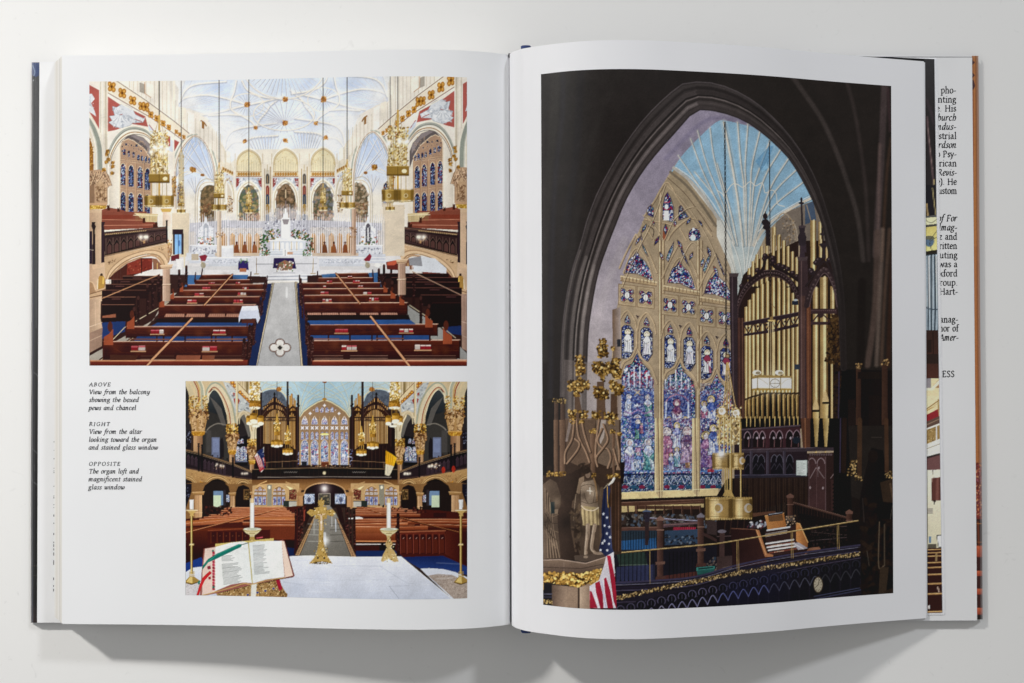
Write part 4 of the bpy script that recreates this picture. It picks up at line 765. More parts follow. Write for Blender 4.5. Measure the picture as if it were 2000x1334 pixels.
    for k,(x0,y0,x1,y1,h) in enumerate(((500,268,1170,262,10),(480,280,1180,272,10),(450,300,1190,285,14),(440,325,1220,300,14),(300,350,1240,318,20),(250,374,1280,335,20),(200,398,1280,352,25))): prow(x0,y0,x1,y1,h+10,k % 2)
    F([(45,420),(760,375),(760,400),(45,450)],'b0602e');F([(820,380),(1280,385),(1280,410),(820,402)],'c0703a');prow(45,448,700,392,40,0);prow(820,405,1280,402,34,0);F([(45,495),(690,500),(690,560),(45,560)],'6b2c18');prow(690,435,1280,437,40,1)
    prow(820,462,1278,466,170,1,'f0b48a');F([(820,480),(1275,480),(1275,630),(820,630)],('5c2416','7a3620',(0,480),(0,620)),.7,.05)
    F([(45,560),(130,535),(700,505),(760,520),(760,640),(380,680),(250,730),(220,850),(45,900)],('5a2417','2c120e',(300,520),(300,800)),1,.06)
    F([(290,540),(1000,520),(1000,640),(400,660),(290,700)],'481b12');L([(300,530),(760,505)],1.8,'8a4228')
    for x in range(330,720,72): F([(x,660),(x,560),(x+8,545),(x+50,545),(x+58,560),(x+58,655)],'3a1510');L([(x,550),(x,670)],1.1,'7a3824');E(x+30,590,9,6,'6b3a28')
    L([(45,560),(770,370),(890,345),(1165,264)],3.2,'5c2614',1,w2=1.2);L([(45,552),(770,362),(890,338),(1165,262)],1.3,'c98656')
    F([(1050,636),(1280,640),(1280,800),(1220,820),(1190,740)],'230f10');F([(1180,720),(1280,730),(1300,830),(1220,830)],'16244e')
    for i,(x,y) in enumerate(((1350,270),(1365,262),(1325,285),(1290,300))): L([(x,y),(x-2,y+480-i*0-(240 if i<2 else 60))],3.6,'2c1414');E(x,y+10,7,20,'1c0d0e');S([(x-10,y),(x+10,y),(x+10,y+400),(x-10,y+400)],['5a302a','140808','7a463a'],40,.5,1.3)
    F([(1285,430),(1305,420),(1305,790),(1270,800)],'33181a');F([(1400,260),(1500,210),(1500,240),(1395,500),(1385,430)],'281416');F([(1380,300),(1400,290),(1395,420),(1380,420)],'8a3a2c')
    # right block
    for k,(x0,y0,x1,y1,h) in enumerate(((1980,268,2500,272,10),(2060,278,2560,284,10),(1970,292,2620,300,14),(1970,316,2660,322,14),(1970,340,2700,345,20))): prow(x0,y0,x1,y1,h+12,k % 2)
    prow(1960,400,2560,395,24,0);prow(1960,425,2560,415,28,1);prow(1960,455,2640,440,34,0,'eeb080');prow(2490,400,3240,400,30,0);prow(2560,425,3240,430,34,1);prow(2700,455,3240,470,40,1)
    prow(1965,485,2420,482,165,0,'f0b48a');F([(1965,500),(2420,500),(2420,560),(1965,560)],('9c5028','7a3a1e',(0,500),(0,560)),.6,.05)
    L([(1965,650),(2420,650)],2.6,'c9804c');F([(1965,662),(2420,662),(2420,780),(1965,780)],'1c0d0c');L([(1970,684),(2250,684)],2.2,'d8cdc8');L([(2290,684),(2415,684)],2.,'c9beb8');F([(1970,700),(2240,700),(2240,760),(1970,760)],'3a1a18')
    F([(1960,760),(2420,755),(2500,830),(1960,825)],'1a2c5c')
    F([(1890,385),(2050,385),(2055,398),(1890,400)],'e9e2dc');E(1990,385,50,12,'efeae4')
    F([(2470,540),(2980,525),(2990,790),(2475,800)],('6b2a1e','431812',(0,540),(0,790)),1,.05);prow(2460,488,2790,478,46,1,'c9805a');L([(2470,545),(2985,530)],2.6,'a05a3c')
    for i in range(8): x=2480+i*73;F([(x,790),(x,600),(x+10,575),(x+50,572),(x+62,600),(x+62,786)],'3a1612');F([(x+8,785),(x+8,640),(x+30,615),(x+54,640),(x+54,783)],'5a241a');L([(x,570),(x,790)],1.4,'8a4030');L([(x+26,620),(x+40,608)],.9,'d8a898')
    F([(2990,535),(3240,545),(3240,930),(2990,800)],('5a241c','35120f',(2990,0),(3240,0)),1,.05);L([(2480,385),(2700,470),(3140,555),(3240,545)],0.01,'000000')
    L([(2000+40,262),(2200,320),(2400,375)],1.6,'6b3018');L([(2040,262),(2320,348),(2400,372)],.9,'c98656');L([(2480,385),(2800,470),(3140,552)],3.4,'4a2012',1,w2=3.4);L([(2480,380),(2800,463),(3140,545)],1.1,'a8683c')
    for x,y,h,w in ((1860,275,440,2.6),(1880,290,440,2.8),(1910,305,440,3),(1955,320,470,4.6),(2450,350,480,6),(1815,300,200,2.2)): L([(x,y),(x+4,y+h)],w,'2c1414');E(x,y+10,w*2.2,22,'1c0d0e');S([(x-w*2,y),(x+w*2,y),(x+w*2.4,y+h),(x-w*2,y+h)],['5a302a','140808','70403a'],34,.5,1.2)
    F([(1740,230),(1800,250),(1850,460),(1850,560),(1790,420)],'281416')
    S([(2180,230),(2780,270),(2780,330),(2400,320)],['1c1010','5a2a22','2c1816'],90,.8,2.4);S([(250,250),(560,250),(560,350),(260,370)],['1c1010','5a2a22','2c1816','3a201c'],80,.8,2.4)
    F([(2850,330),(3000,330),(3000,380),(2850,380)],'33140f');
    # ---- floor of the aisle
    F([(1500,360),(1560,250),(1680,250),(1745,330),(1790,430),(1960,830),(1310,815)],('8a867e','6e6a62',(0,380),(0,800)),1,.05)
    F([(1498,370),(1510,400),(1330,810),(1285,808)],'b08a5c');F([(1750,380),(1770,400),(1975,825),(1925,828)],'b58a60')
    t=0
    while t<1:
        for (a,b) in (((1500,385),(1305,808)),((1760,395),(1950,825))): x,y=a[0]+(b[0]-a[0])*t,a[1]+(b[1]-a[1])*t;E(x,y,3+9*t,3+7*t,'4a2c1c');E(x,y,1.5+4*t,1.5+4*t,'e0b080')
        t+=.035+.02*t
    for s in ((1496,372,1280,808),(1512,390,1336,812),(1748,385,1918,828),(1772,398,1982,826)): L([s[:2],s[2:]],.8,'33241c')
    for y in (455,515,575,650): L([(1430+(y-455)*.0,y),(1560,y+4)],1.4,'c9c8c0',.5);L([(1680,y+5),(1830,y)],1.6,'403c38',.5)
    G(1620,640,8,'ffffff',.9);L([(1620,560),(1622,700)],5,'e8ecf0',.6);L([(1742,400),(1745,540)],1.8,'d9e0ee',.8);L([(1700,360),(1700,480)],2,'e6e6e6',.4);L([(1500,400),(1500,560)],3,'b8b8b0',.5)
    # ---- blue carpet, altar cloth
    F([(45,900),(220,830),(260,900),(230,960),(45,1000)],'1c3a86');F([(2480,830),(2960,815),(3240,940),(3240,1030),(2700,960)],('1b2a5e','243c7c',(0,830),(0,960)),1,.05)
    F([(45,1000),(120,950),(250,935),(1100,850),(1200,822),(1460,812),(1700,825),(1960,828),(2450,822),(2490,825),(3110,1345),(45,1345)],('e3e6f0','c3cadb',(1500,830),(1500,1320)),1,.006)
    F([(2700,960),(2800,955),(2960,965),(3100,1000),(3240,1060),(3240,1345),(3110,1345),(2960,1210)],'d5dae6');F([(2790,1040),(2900,1020),(3060,1030),(3240,1120),(3240,1345),(3130,1345),(2970,1200)],'a8988c');S([(2800,1045),(3060,1035),(3240,1130),(3240,1340),(3140,1340)],['c2b4a8','8a7a70','d4c8bc','75665c'],500,.4,1.,.7)
    L([(1200,824),(1460,814),(1960,830),(2480,826)],1.2,'f7f8fc');L([(2350,1160),(2460,1300)],.8,'8890a4');L([(2240,930),(2560,1130),(2700,1140)],1,'b4bbcb',.8);L([(1660,930),(2280,930)],1,'b8bfce',.7);L([(1640,1095),(2400,1080)],1,'bcc3d2',.6);L([(2350,1160),(2700,1150)],.8,'aab2c4',.7)
    L([(2480,826),(3110,1345)],1.2,'eef1f8');G(1300,1180,16,'a9b2c6',.4);G(1560,1060,14,'b4bccf',.4);L([(1150,1110),(1400,1150)],1.4,'b0b8ca',.6);L([(1100,1060),(1660,1080)],1,'b8c0d0',.5)
    for _ in range(40): x,y=I.rs.uniform(1200,2900),I.rs.uniform(860,1320);L([(x,y),(x+I.rs.uniform(60,300),y+I.rs.uniform(-15,15))],I.rs.uniform(.6,3),['f2f4fa','b9c1d2'][_ % 2],.18)
    F([(45,1130),(240,1120),(200,1300),(45,1300)],'cdc9cc');S([(45,1130),(240,1120),(200,1300),(45,1300)],['b0a8a8','dcd8d8','98908f'],200,.4,.9,.7)
    # ---- candlesticks
    def cs(x,top,base,drip):
        F([(x-14,top),(x+14,top),(x+14,base),(x-12,base)],'a8884c');
    def tallstick(x,s=1):
        L([(x,350),(x,1010)],4.2,'9c7a34');L([(x-4,350),(x-4,1010)],1.5,'e3c77c');L([(x+10,350),(x+10,1010)],.8,'5f4718');F([(x-24,680),(x+26,680),(x+24,700),(x-22,700)],'ecd9a8');F([(x-30,690),(x+32,688),(x+30,694),(x-30,698)],'cfae62')
        F([(x-60,298),(x+66,298),(x+40,318),(x+20,340),(x+30,365),(x-22,365),(x-16,340),(x-38,318)],'c9a55c');L([(x-62,300),(x+66,300)],1.6,'efe2bc');F([(x-20,290),(x-22,220),(x-26,180),(x+26,178),(x+22,225),(x+20,292)],'eef0f0');L([(x+16,190),(x+14,290)],1.2,'b9bab4')
        for y in (1000,1020,1040): L([(x-26,y),(x+28,y)],1.8,'b08d40');L([(x-20,y-4),(x+5,y-4)],.8,'ecd596')
        F([(x-24,1050),(x+28,1050),(x+96,1100),(x+60,1120),(x+16,1140),(x-60,1130),(x-78,1110)],'a5823a');F([(x-20,1055),(x+8,1055),(x+10,1125),(x-60,1112)],'d9bd70');L([(x-76,1115),(x,1140),(x+96,1105)],1.6,'5a431a')
    tallstick(112)
    I.T(635,945,5.8);tallstick(1538)
    def altarstick(x):
        F([(x-25,165),(x+23,165),(x+24,510),(x-24,510)],('e9e8e4','f8f8f6',(x-25,0),(x+24,0)));L([(x+20,220),(x+20,505)],1.2,'b5b0ac');F([(x-20,165),(x+20,165),(x+20,215),(x-20,215)],'c9a870');L([(x,170),(x,210)],3,'e6cf9c');L([(x-22,190),(x-22,510)],1.2,'c9bda8')
        F([(x-106,515),(x-60,498),(x+60,498),(x+108,515),(x+70,555),(x+30,580),(x+10,640),(x-12,640),(x-30,580),(x-75,555)],'d3c594');E(x,512,100,15,'d9dccc');E(x,512,60,9,'b4b69c');L([(x-104,518),(x-60,534),(x+60,534),(x+106,518)],1.2,'a88e50');L([(x-30,560),(x+30,560)],1.2,'8a6c30')
    I.T(355,945,5.8)
    altarstick(798);F([(775,600),(820,600),(830,635),(765,635)],'b8964c')
    I.T(635,945,5.8)
    altarstick(722);F([(700,590),(745,590),(742,640),(770,680),(745,720),(790,770),(835,880),(780,885),(720,850),(650,885),(632,870),(660,790),(700,720),(680,680),(703,640)],'c2a468');S([(700,600),(745,600),(790,770),(835,880),(640,885),(660,790),(700,720)],['ead8a4','8a6830','f2e6c0','6b4e20','c9a050'],120,.5,1.5)
    # ---- crucifix
    I.T(355,945,5.8);x=1582
    F([(x,150),(x+14,190),(x+34,180),(x+30,225),(x+20,260),(x+62,268),(x+60,300),(x+104,290),(x+130,290),(x+160,330),(x+125,372),(x+100,365),(x+65,350),(x+62,395),(x+20,400),(x+22,620),(x+30,700),(x+58,800),(x+125,905),(x+60,890),(x,880),(x-60,895),(x-140,905),(x-66,820),(x-40,720),(x-32,640),(x-22,400),(x-70,395),(x-68,350),(x-110,372),(x-168,325),(x-130,288),(x-70,300),(x-65,268),(x-22,262),(x-40,215),(x-34,180),(x-14,190)],'b9954c')
    S([(x,160),(x+62,268),(x+160,330),(x+62,395),(x+22,600),(x+125,905),(x-140,905),(x-22,600),(x-68,395),(x-168,325),(x-65,268)],['e8d190','8d6c2c','f4e6b8','6d501c','c9a656','a5823a'],420,.5,1.4)
    L([(x-4,350),(x+2,420),(x-2,520)],3.4,'d9c0a0');L([(x-40,345),(x,358),(x+40,340)],1.6,'d9c0a0');E(x,348,8,10,'a07050');F([(x-14,420),(x+12,420),(x+10,450),(x-12,450)],'e8dcc8')
    for a in (-38,34): E(x+a-2,840,12,10,'2a1c24')
    S([(x-100,880),(x+100,880),(x+120,905),(x-130,905)],['5a431a','3a2a10'],40,.5,1.3)
    # ---- the missal on its stand
    F([(380,1230),(1090,1080),(1200,1270),(1180,1290),(420,1290)],'a5804c');S([(400,1225),(1080,1080),(1190,1270),(420,1290)],['d4b478','6b4a24','e8d09c','8a6434','4a3018'],700,.5,1.5)
    for (a,b) in (((420,1225),(790,1135)),((850,1125),(1070,1085))):
        n=int((b[0]-a[0])/24)
        for i in range(n): t=i/n;E(a[0]+(b[0]-a[0])*t,a[1]+(b[1]-a[1])*t+8,10,8,'3a2010');E(a[0]+(b[0]-a[0])*t+4,a[1]+(b[1]-a[1])*t+6,4,3,'e0c080')
    for xx,yy in ((748,1258),(858,1232),(948,1212),(1040,1186),(640,1280)): E(xx,yy,19,16,'d8bc84');E(xx,yy,14,12,'26307a');E(xx-4,yy-4,4,3,'8a98e0')
    F([(1062,1085),(1110,1075),(1140,1190),(1105,1215)],'a81c34');F([(1095,1215),(1150,1205),(1200,1250),(1180,1285),(1120,1285)],'8a6434');S([(1095,1215),(1150,1205),(1200,1250),(1180,1285),(1120,1285)],['3a2414','d4b478','6b4a24'],50,.5,1.5)
    F([(380,680),(1040,615),(1042,650),(380,720)],'cdb564');F([(840,610),(920,597),(920,612),(850,620)],'c9505c')
    F([(250,735),(380,712),(1150,635),(1275,1035),(1262,1055),(1050,1090),(800,1140),(400,1240),(205,1275),(225,1000)],'9c5a50');L([(1160,640),(1272,1040)],2,'6a241c');L([(1262,1052),(1050,1088)],2,'5a1c16')
    F([(265,735),(380,718),(380,1230),(230,1262),(235,1000)],'e3c9bc');F([(1130,645),(1160,650),(1260,1040),(1170,1060)],'ecd2c0')
    F([(380,715),(560,665),(700,652),(755,668),(805,1125),(700,1118),(560,1140),(380,1215)],('eceeea','e2e6e6',(400,0),(780,0)));F([(755,668),(850,650),(1130,645),(1165,1055),(950,1085),(805,1130)],('dfe4e4','eef0ee',(770,0),(1100,0)))
    L([(755,668),(800,1125)],2,'b8a860');F([(790,1135),(850,1130),(840,1290),(780,1290)],'dddcd4');L([(240,1262),(560,1175),(700,1130),(800,1138),(950,1095),(1170,1062)],1.6,'c8a860',1,1)
    # lines of print in the missal
    for (x0,y0,dx,sl,rows) in ((450,810,180,-.04,(5,4,0)),(455,905,200,-.1,(4,)),(460,950,230,-.12,(4,)),(462,1000,210,-.12,(5,)),(470,1065,290,-.13,(6,)),(805,690,140,-.04,(5,)),(808,745,170,-.05,(4,)),(810,795,170,-.05,(3,)),(812,835,175,-.06,(3,)),(815,880,150,-.06,(5,)),(815,935,190,-.07,(3,)),(820,975,180,-.08,(4,))):
        k=0
        for r in range(rows[0]):
            w=dx*(.55+.45*I.rs.rand());y=y0+r*13.5
            L([(x0+r*1,y+8),(x0+w,y+8+w*sl)],1.0,'75787a',.75)
    for y in (730,745): L([(500,y-20),(740,y)],.5,'9a9a98',.5)
    # ribbons and tabs
    for i,y in enumerate(range(770,1180,34)): F([(344,y),(370,y-4),(378,y+24),(350,y+28)],['b01c3c','c2284a','98182f'][i % 3])
    F([(342,750),(362,748),(362,768),(342,770)],'1c6a5c');F([(348,1160),(372,1156),(372,1182),(350,1186)],'1c6a5c');F([(290,935),(325,925),(328,965),(292,970)],'8a2438')
    F([(640,684),(685,684),(670,715),(390,850),(300,890),(232,975),(235,930),(300,850),(400,790)],'14786a');L([(655,688),(400,800),(250,920)],1,'3aa890',.8);L([(680,690),(755,668)],1.2,'1a3a3a');F([(180,1110),(205,1090),(205,1140),(185,1140)],'14786a')
    F([(318,985),(340,1010),(262,1090),(215,1190),(190,1270),(165,1270),(200,1150),(240,1060)],'cc1420');L([(320,1000),(240,1090),(195,1230)],.9,'f04a4a',.7);F([(300,1055),(328,1050),(330,1080),(305,1085)],'a81c34')
    # ---- hanging lamps
    def drum(x,y,w,h,c=('9a6c1c','dba43c')):
        F([(x-w,y),(x+w,y),(x+w,y+h),(x-w,y+h)],(c[1],c[0],(x-w*.4,0),(x+w,0)));E(x,y,w,h*.2,'8a5f18');E(x,y+h,w,h*.24,'fbf5d8');L([(x-w,y+h*.1),(x+w,y+h*.1)],.5,'6b4810')
    def lampb(dx,mirror=1):
        pass
    for side,(cx) in ((0,865),(1,0)):
        if side==0: I.T(355,735,6.062);m=1
        else: I.T(635,735,6.062);cx=820;m=-1
        X=lambda d: cx+d*m
        F([(X(-55),60),(X(45),60),(X(60),290),(X(-55),290)],'b98a30');S([(cx-60,60),(cx+60,60),(cx+60,290),(cx-60,290)],['f7e9a8','a87a24','fffbe0','6b4a14','e3bc50'],260,.6,1.6)
        for gx,gy in ((-10,120),(-12,150),(60,175),(-60,175),(20,200)): G(X(gx),gy,3,'ffffff',.95)
        E(cx,345,70,55,'a8721c');drum(cx,300,66,75,('8a5a14','c48a2c'));S([(cx-60,300),(cx+60,300),(cx+50,390),(cx-50,390)],['8a5c18','d9a23c','6b4410'],40,.5,1.3,.6)
        for d in (-30,10,30): L([(cx+d,395),(cx+d,460)],1,'b98a34')
        drum(X(-70),478,30,80);drum(X(70),478,36,80);drum(cx-15*m,450,44,78);E(X(-5),545,40,16,'fff8e0');E(X(15),590,45,15,'fff6dc');E(X(-65),562,34,16,'fff6dc');E(X(68),568,34,16,'fff6dc')
    for ox,x,y0,y1,s in ((355,1127,60,800,1.),(355,1254,60,895,.88),(635,563,60,820,1.),(635,430,60,905,.88)):
        I.T(ox,735,6.062)
        yb=y1;L([(x,y0),(x,yb-340*s)],.7,'2c2420',.9)
        F([(x-4,yb-360*s),(x+4,yb-360*s),(x+20*s,yb-270*s),(x+36*s,yb-240*s),(x+38*s,yb-140*s),(x-38*s,yb-140*s),(x-38*s,yb-240*s),(x-18*s,yb-270*s)],'c99a3c');S([(x-38*s,yb-270*s),(x+38*s,yb-270*s),(x+38*s,yb-140*s),(x-38*s,yb-140*s)],['fdf2c0','8a6420','f3d27c','3a2814'],60,.5,1.3)
        for d in (-34,34): E(x+d*s,yb-245*s,9,10,'fff6d0')
        F([(x-34*s,yb-145*s),(x+34*s,yb-145*s),(x+34*s,yb-100*s),(x-34*s,yb-100*s)],('c49030','8a5c18',(x-34,0),(x+34,0)))
        for d in (-28,0,28): L([(x+d*s,yb-100*s),(x+d*s,yb-20*s)],.8,'d9aa4c')
        drum(x-44*s,yb-34*s,25*s,58*s);drum(x+44*s,yb-34*s,25*s,58*s);drum(x,yb-40*s,30*s,70*s);E(x-5,yb+34*s,32*s,11,'fffbe8')
    # ---- flags
    I.T(355,735,6.062)
    fl=[(968,845),(975,930),(978,1090),(942,1140),(900,1040),(860,950),(900,890)]
    F(fl,'d9cfc8');n=6
    for i in range(n): a=868+i*18;L([(a,955+(-i*8)),(a+30,1030),(930+i*8,1125-i*6)],1.5,'b02a34',1,1)
    F([(968,850),(975,955),(945,985),(890,905),(920,870)],'1c2a5c');S([(968,850),(975,955),(945,985),(890,905)],['c9d0e6'],16,.3,.6);L([(970,840),(965,900)],1,'e0dccc');L([(955,985),(978,1080)],3,'24346c',.8)
    I.T(635,735,6.062)
    F([(718,878),(790,920),(850,965),(812,1070),(715,1040)],('d99a14','f0b81c',(720,0),(840,0)));F([(715,1036),(815,1066),(770,1165),(755,1182),(708,1165)],'d9ceb0');[L([(730+k*24,900+k*14),(722+k*22,1040+k*6)],1,'b07810',.8) for k in range(4)];L([(705,862),(860,960)],1.2,'4a3018');L([(740,1070),(742,1150)],.9,'a8a098')
    for x,y in ((1400,1110),(1520,1100)): E(x,y,22,40,'c8301c',.8)
    for x,y in ((1230,1065),(1260,1060),(1300,1070),(940,1155),(975,1155)): G(x,y,2.4,'fff2dc',.95)
    I.sat=.93;I.contrast=.6;I.detail(.018,(16,40));I.detail(.007);I.grain(.045)
    return I
def photo3():
    I=Ink(1052,128,700,1066,'1c1817');F,L,R,E,S,V,G=I.F,I.L,I.R,I.E,I.S,I.V,I.G
    a=lambda: I.T(1050,120,3.705);b=lambda: I.T(1400,120,3.705);c=lambda: I.T(1050,470,3.705);d=lambda: I.T(1400,470,3.705)
    e=lambda: I.T(1050,820,3.511);f=lambda: I.T(1400,820,3.511);P=lambda: I.T(0,0,1)
    gold=['96702c','6a4816','c29a4c','7a561e','2e1d0a','4a3210']
    glassb=['1c2f86','2a4ab0','a9bcec','f0f4fc','101a4a','5a2870','b81c40','3f8a98','d5def2','16246a']
    P();R(1050,125,1760,1200,'241e1b')
    F([(1050,128),(1400,128),(1400,300),(1180,700),(1050,900)],('2c2928','221c1a',(1060,200),(1250,300)))
    # soft vault ribs in the dark, left
    for p,w,col,al in (([(1085,135),(1082,220),(1072,330),(1064,480),(1062,700)],16,'35322f',.6),([(1100,135),(1098,230),(1085,340),(1078,500),(1075,800)],9,'2c2a30',.6),([(1215,135),(1190,180),(1160,260),(1135,360),(1115,520)],12,'2a2624',.6),([(1135,140),(1125,300),(1100,480)],14,'252326',.5),([(1060,240),(1062,420),(1060,600)],5,'3a3434',.5)):
        L(p,w,col,al,1,soft=14)
    # right dark vault ribs
    b()
    for p,w,col,al in (([(540,100),(640,240),(760,420),(860,640),(940,860),(1020,1130),(1060,1440)],9,'433a37',.75),([(930,110),(990,330),(1040,620),(1080,960),(1100,1440)],7,'3a302e',.7),([(1215,150),(1200,500),(1185,800),(1150,1400)],13,'4a3c3c',.8),([(1180,600),(1165,1400)],6,'6a544e',.6),([(1262,560),(1230,820),(1195,1440)],6,'4a3326',.7),([(1240,200),(1255,500)],6,'3c2a2c',.8)):
        L(p,w,col,al,1,soft=9)
    d()
    for p,w,col,al in (([(1160,-60),(1150,400),(1120,700),(1090,900)],12,'57443c',.8),([(1199,-80),(1185,300),(1155,900)],8,'8a7264',.55),([(1250,-80),(1215,400),(1190,900)],7,'5a4234',.7),([(1270,100),(1240,900)],9,'3a2218',.8),([(1050,300),(1040,900)],16,'1a1412',.7)): L(p,w,col,al,1,soft=10)
    # arch opening: what is seen through it
    P()
    OUT=[(1093,1010),(1094,830),(1096,700),(1101,618),(1115,537),(1136,470),(1144,438),(1166,379),(1196,322),(1223,279),(1255,236),(1285,204),(1309,182),(1333,164),(1366,160),(1400,164),(1440,179),(1481,204),(1521,241),(1551,277),(1578,320),(1600,368),(1616,417),(1631,470),(1643,537),(1649,605),(1652,720)]
    INN=[(1145,1010),(1145,830),(1148,672),(1155,605),(1169,532),(1190,472),(1201,444),(1223,390),(1255,336),(1287,295),(1320,258),(1347,227),(1360,216),(1378,215),(1400,218),(1435,228),(1467,244),(1502,271),(1540,309),(1567,352),(1589,395),(1605,436),(1614,475),(1624,515),(1634,560),(1640,620),(1644,720)]
    from numpy import array as ar_
    def rs_(p,n=60):
        p=ar_(spl(p,6));d=np.concatenate([[0],np.cumsum(np.hypot(*np.diff(p,axis=0).T))]);t=np.linspace(0,d[-1],n);return np.stack([np.interp(t,d,p[:,0]),np.interp(t,d,p[:,1])],1)
    OA,IA=rs_(OUT),rs_(INN)
    WIN=[(1194,705),(1197,675),(1201,632),(1209,578),(1219,535),(1236,478),(1250,446),(1271,403),(1304,344),(1333,303),(1368,266),(1400,238),(1418,236),(1442,241),(1470,248)]
    F([tuple(q) for q in IA]+[(1300,720),(1160,1010)],('857b90','9c9296',(1330,300),(1170,700)))
    G(1150,900,40,'9d918c',.5);L([(1160,700),(1165,640),(1185,560),(1220,470)],16,'a59a9e',.35,1,soft=14);L([(1300,310),(1380,235),(1460,238)],8,'6c6480',.55,1,soft=10)
    F(spl(WIN)+[(1502,271),(1540,309),(1567,352),(1589,395),(1605,436),(1614,475),(1634,560),(1650,760),(1650,1060),(1190,1060)],'a58f72')
    F(spl([(1310,336),(1333,303),(1368,266),(1400,238),(1418,236),(1442,241),(1470,248)])+[(1502,271),(1540,309),(1567,352),(1592,400),(1540,410),(1500,450),(1462,530),(1446,590),(1432,560),(1424,500),(1400,440),(1360,380)],('7ba6c2','b0b9b6',(1450,390),(1446,505)))
    F([(1310,336),(1340,345),(1420,440),(1444,560),(1430,530),(1395,450),(1345,380)],'c3c2b8')
    b()
    for p,w in (([(0,740),(60,940),(110,1130),(150,1334)],2.2),([(50,440),(100,700),(150,1000),(190,1334)],4),([(-50,480),(-20,700),(60,1000),(120,1300)],1.6),([(150,440),(170,700),(195,900),(200,1100),(215,1334)],2.2),([(225,450),(205,750),(210,900),(215,1334)],2),([(310,510),(255,750),(245,900),(230,1334)],2),([(385,570),(300,800),(262,950),(240,1334)],2),([(460,640),(350,830),(280,1060),(245,1334)],2),([(520,700),(400,890),(330,1080),(255,1334)],2),([(580,780),(430,930),(345,1090),(262,1334)],1.8),([(630,870),(450,1010),(370,1110),(270,1334)],1.8),
                 ([(-160,800),(0,1000),(80,1180),(140,1334)],1.6),([(-190,560),(-100,800),(40,1100),(130,1334)],1.6),([(-140,500),(-70,750),(50,1050),(130,1320)],1.4),([(-280,680),(-130,900),(20,1140),(120,1334)],1.4)):
        L(p,w*3.4,'b4b9b6',.35,1,soft=5);L([(x+7,y+4) for x,y in p],w*1.1,'5f7888',.7,1);L(p,w,'beb6a6',.95,1);L([(x-2,y) for x,y in p],w*.3,'dcd6ca',.8,1)
    L([(60,960),(110,890),(150,890),(190,910),(240,870),(280,900),(330,880),(350,950),(400,930),(430,960),(440,1030),(490,1050)],1.5,'cfc9bb',1,1);L([(0,930),(40,960),(60,1000)],1.3,'cfc9bb',1,1)
    F([(280,720),(380,610),(410,610),(380,700),(360,790),(320,790)],'4a86b4',.6);F([(320,790),(360,730),(372,770),(330,800)],'8cc4e6',.7)
    L([(690,985),(560,1050),(430,1130),(330,1230),(270,1334)],5,'c3b8a6',1,1);L([(690,1000),(560,1066),(430,1150),(340,1250)],1,'6a5f58',1,1);L([(680,970),(550,1038),(400,1130),(300,1230)],1,'ece4d6',1,1)
    F([(430,1160),(520,1090),(640,1030),(700,1010),(740,1140),(800,1334),(400,1334)],'77695c');L([(520,1120),(570,1200),(590,1334)],3,'a08e78',1,1);L([(430,1150),(480,1100),(540,1150),(580,1334)],2,'9a8870',1,1);S([(470,1130),(560,1130),(580,1334),(480,1334)],['5a4c40','a5927a','8a6a44'],90,.8,2.,.7)
    F([(640,1040),(700,1010),(720,1150),(640,1180)],'3f5068');L([(650,1040),(680,1150)],2,'8d7c68')
    d()
    for p in ([(110,0),(160,150),(190,320)],[(180,0),(200,150),(205,300)],[(240,0),(215,200)],[(60,40),(110,170),(150,320)],[(290,0),(240,150),(215,260)]): L(p,1.6,'d9d6cc',.9,1);L([(x+6,y) for x,y in p],.8,'7f8684',.7,1)
    # ---- great window wall: stone tracery
    a()
    stone='a88f6e';st2='c9b08a';st3='6f5842'
    F([(990,780),(1060,830),(1297,1130),(1297,1340),(690,1340),(760,1160),(880,930)],('968264','a08a6c',(900,900),(1100,1300)))
    L([(985,770),(1100,860),(1210,990),(1310,1140)],6,'a8a49c',1,1);L([(960,800),(1080,900),(1190,1040),(1290,1190)],5,'746652',1,1);L([(940,840),(1060,950),(1160,1080),(1260,1230)],1.2,'5a4734',1,1);L([(1000,765),(1120,850),(1240,990),(1320,1110)],1.2,'d9d4ca',1,1)
    def gl(p,cell=2.4,pal=None,w=1.6,sm=0):
        V(p,cell,pal or glassb,'0c0e1c',.55,1,sm);q=p+[p[0]]
        L(q,w,'2c2430',.9,sm);L([(x-3,y-3) for x,y in q],.8,st2,.6,sm)
    def rib(p,w=3.4,sm=1):
        L([(x+5,y+4) for x,y in p],w,st3,.75,sm);L(p,w*.8,st2,.95,sm);L(p,w*.25,'927750',.9,sm)
    gl([(905,1140),(905,1050),(920,980),(940,945),(962,985),(985,1060),(985,1165)],2.6);E(932,1052,14,18,'e6ecf6');F([(915,1080),(950,1080),(952,1150),(912,1150)],'dfe6f4');L([(918,1020),(950,1020)],2,'b01c3c')
    gl([(795,1110),(820,1045),(840,1060),(840,1130)],2.2);gl([(1022,1050),(1040,1040),(1090,1125),(1020,1150)],2.2)
    gl([(745,1230),(760,1300),(790,1334),(750,1334)],2);E(1135,1260,44,54,'2a2430');V([(1135+42*math.cos(t),1258+50*math.sin(t)) for t in np.linspace(0,6.28,14)],2.3,glassb,'0c0e1c',.5);E(1125,1275,20,24,'c9d9de');E(1128,1215,10,12,'d6dcea')
    F([(905,1220),(945,1225),(920,1300),(905,1290)],'9a4a2c');L([(800,1190),(840,1220),(830,1290)],1.5,'3a2c28',1,1);L([(890,950),(875,1340)],3.4,st2);L([(897,950),(884,1340)],1.2,st3)
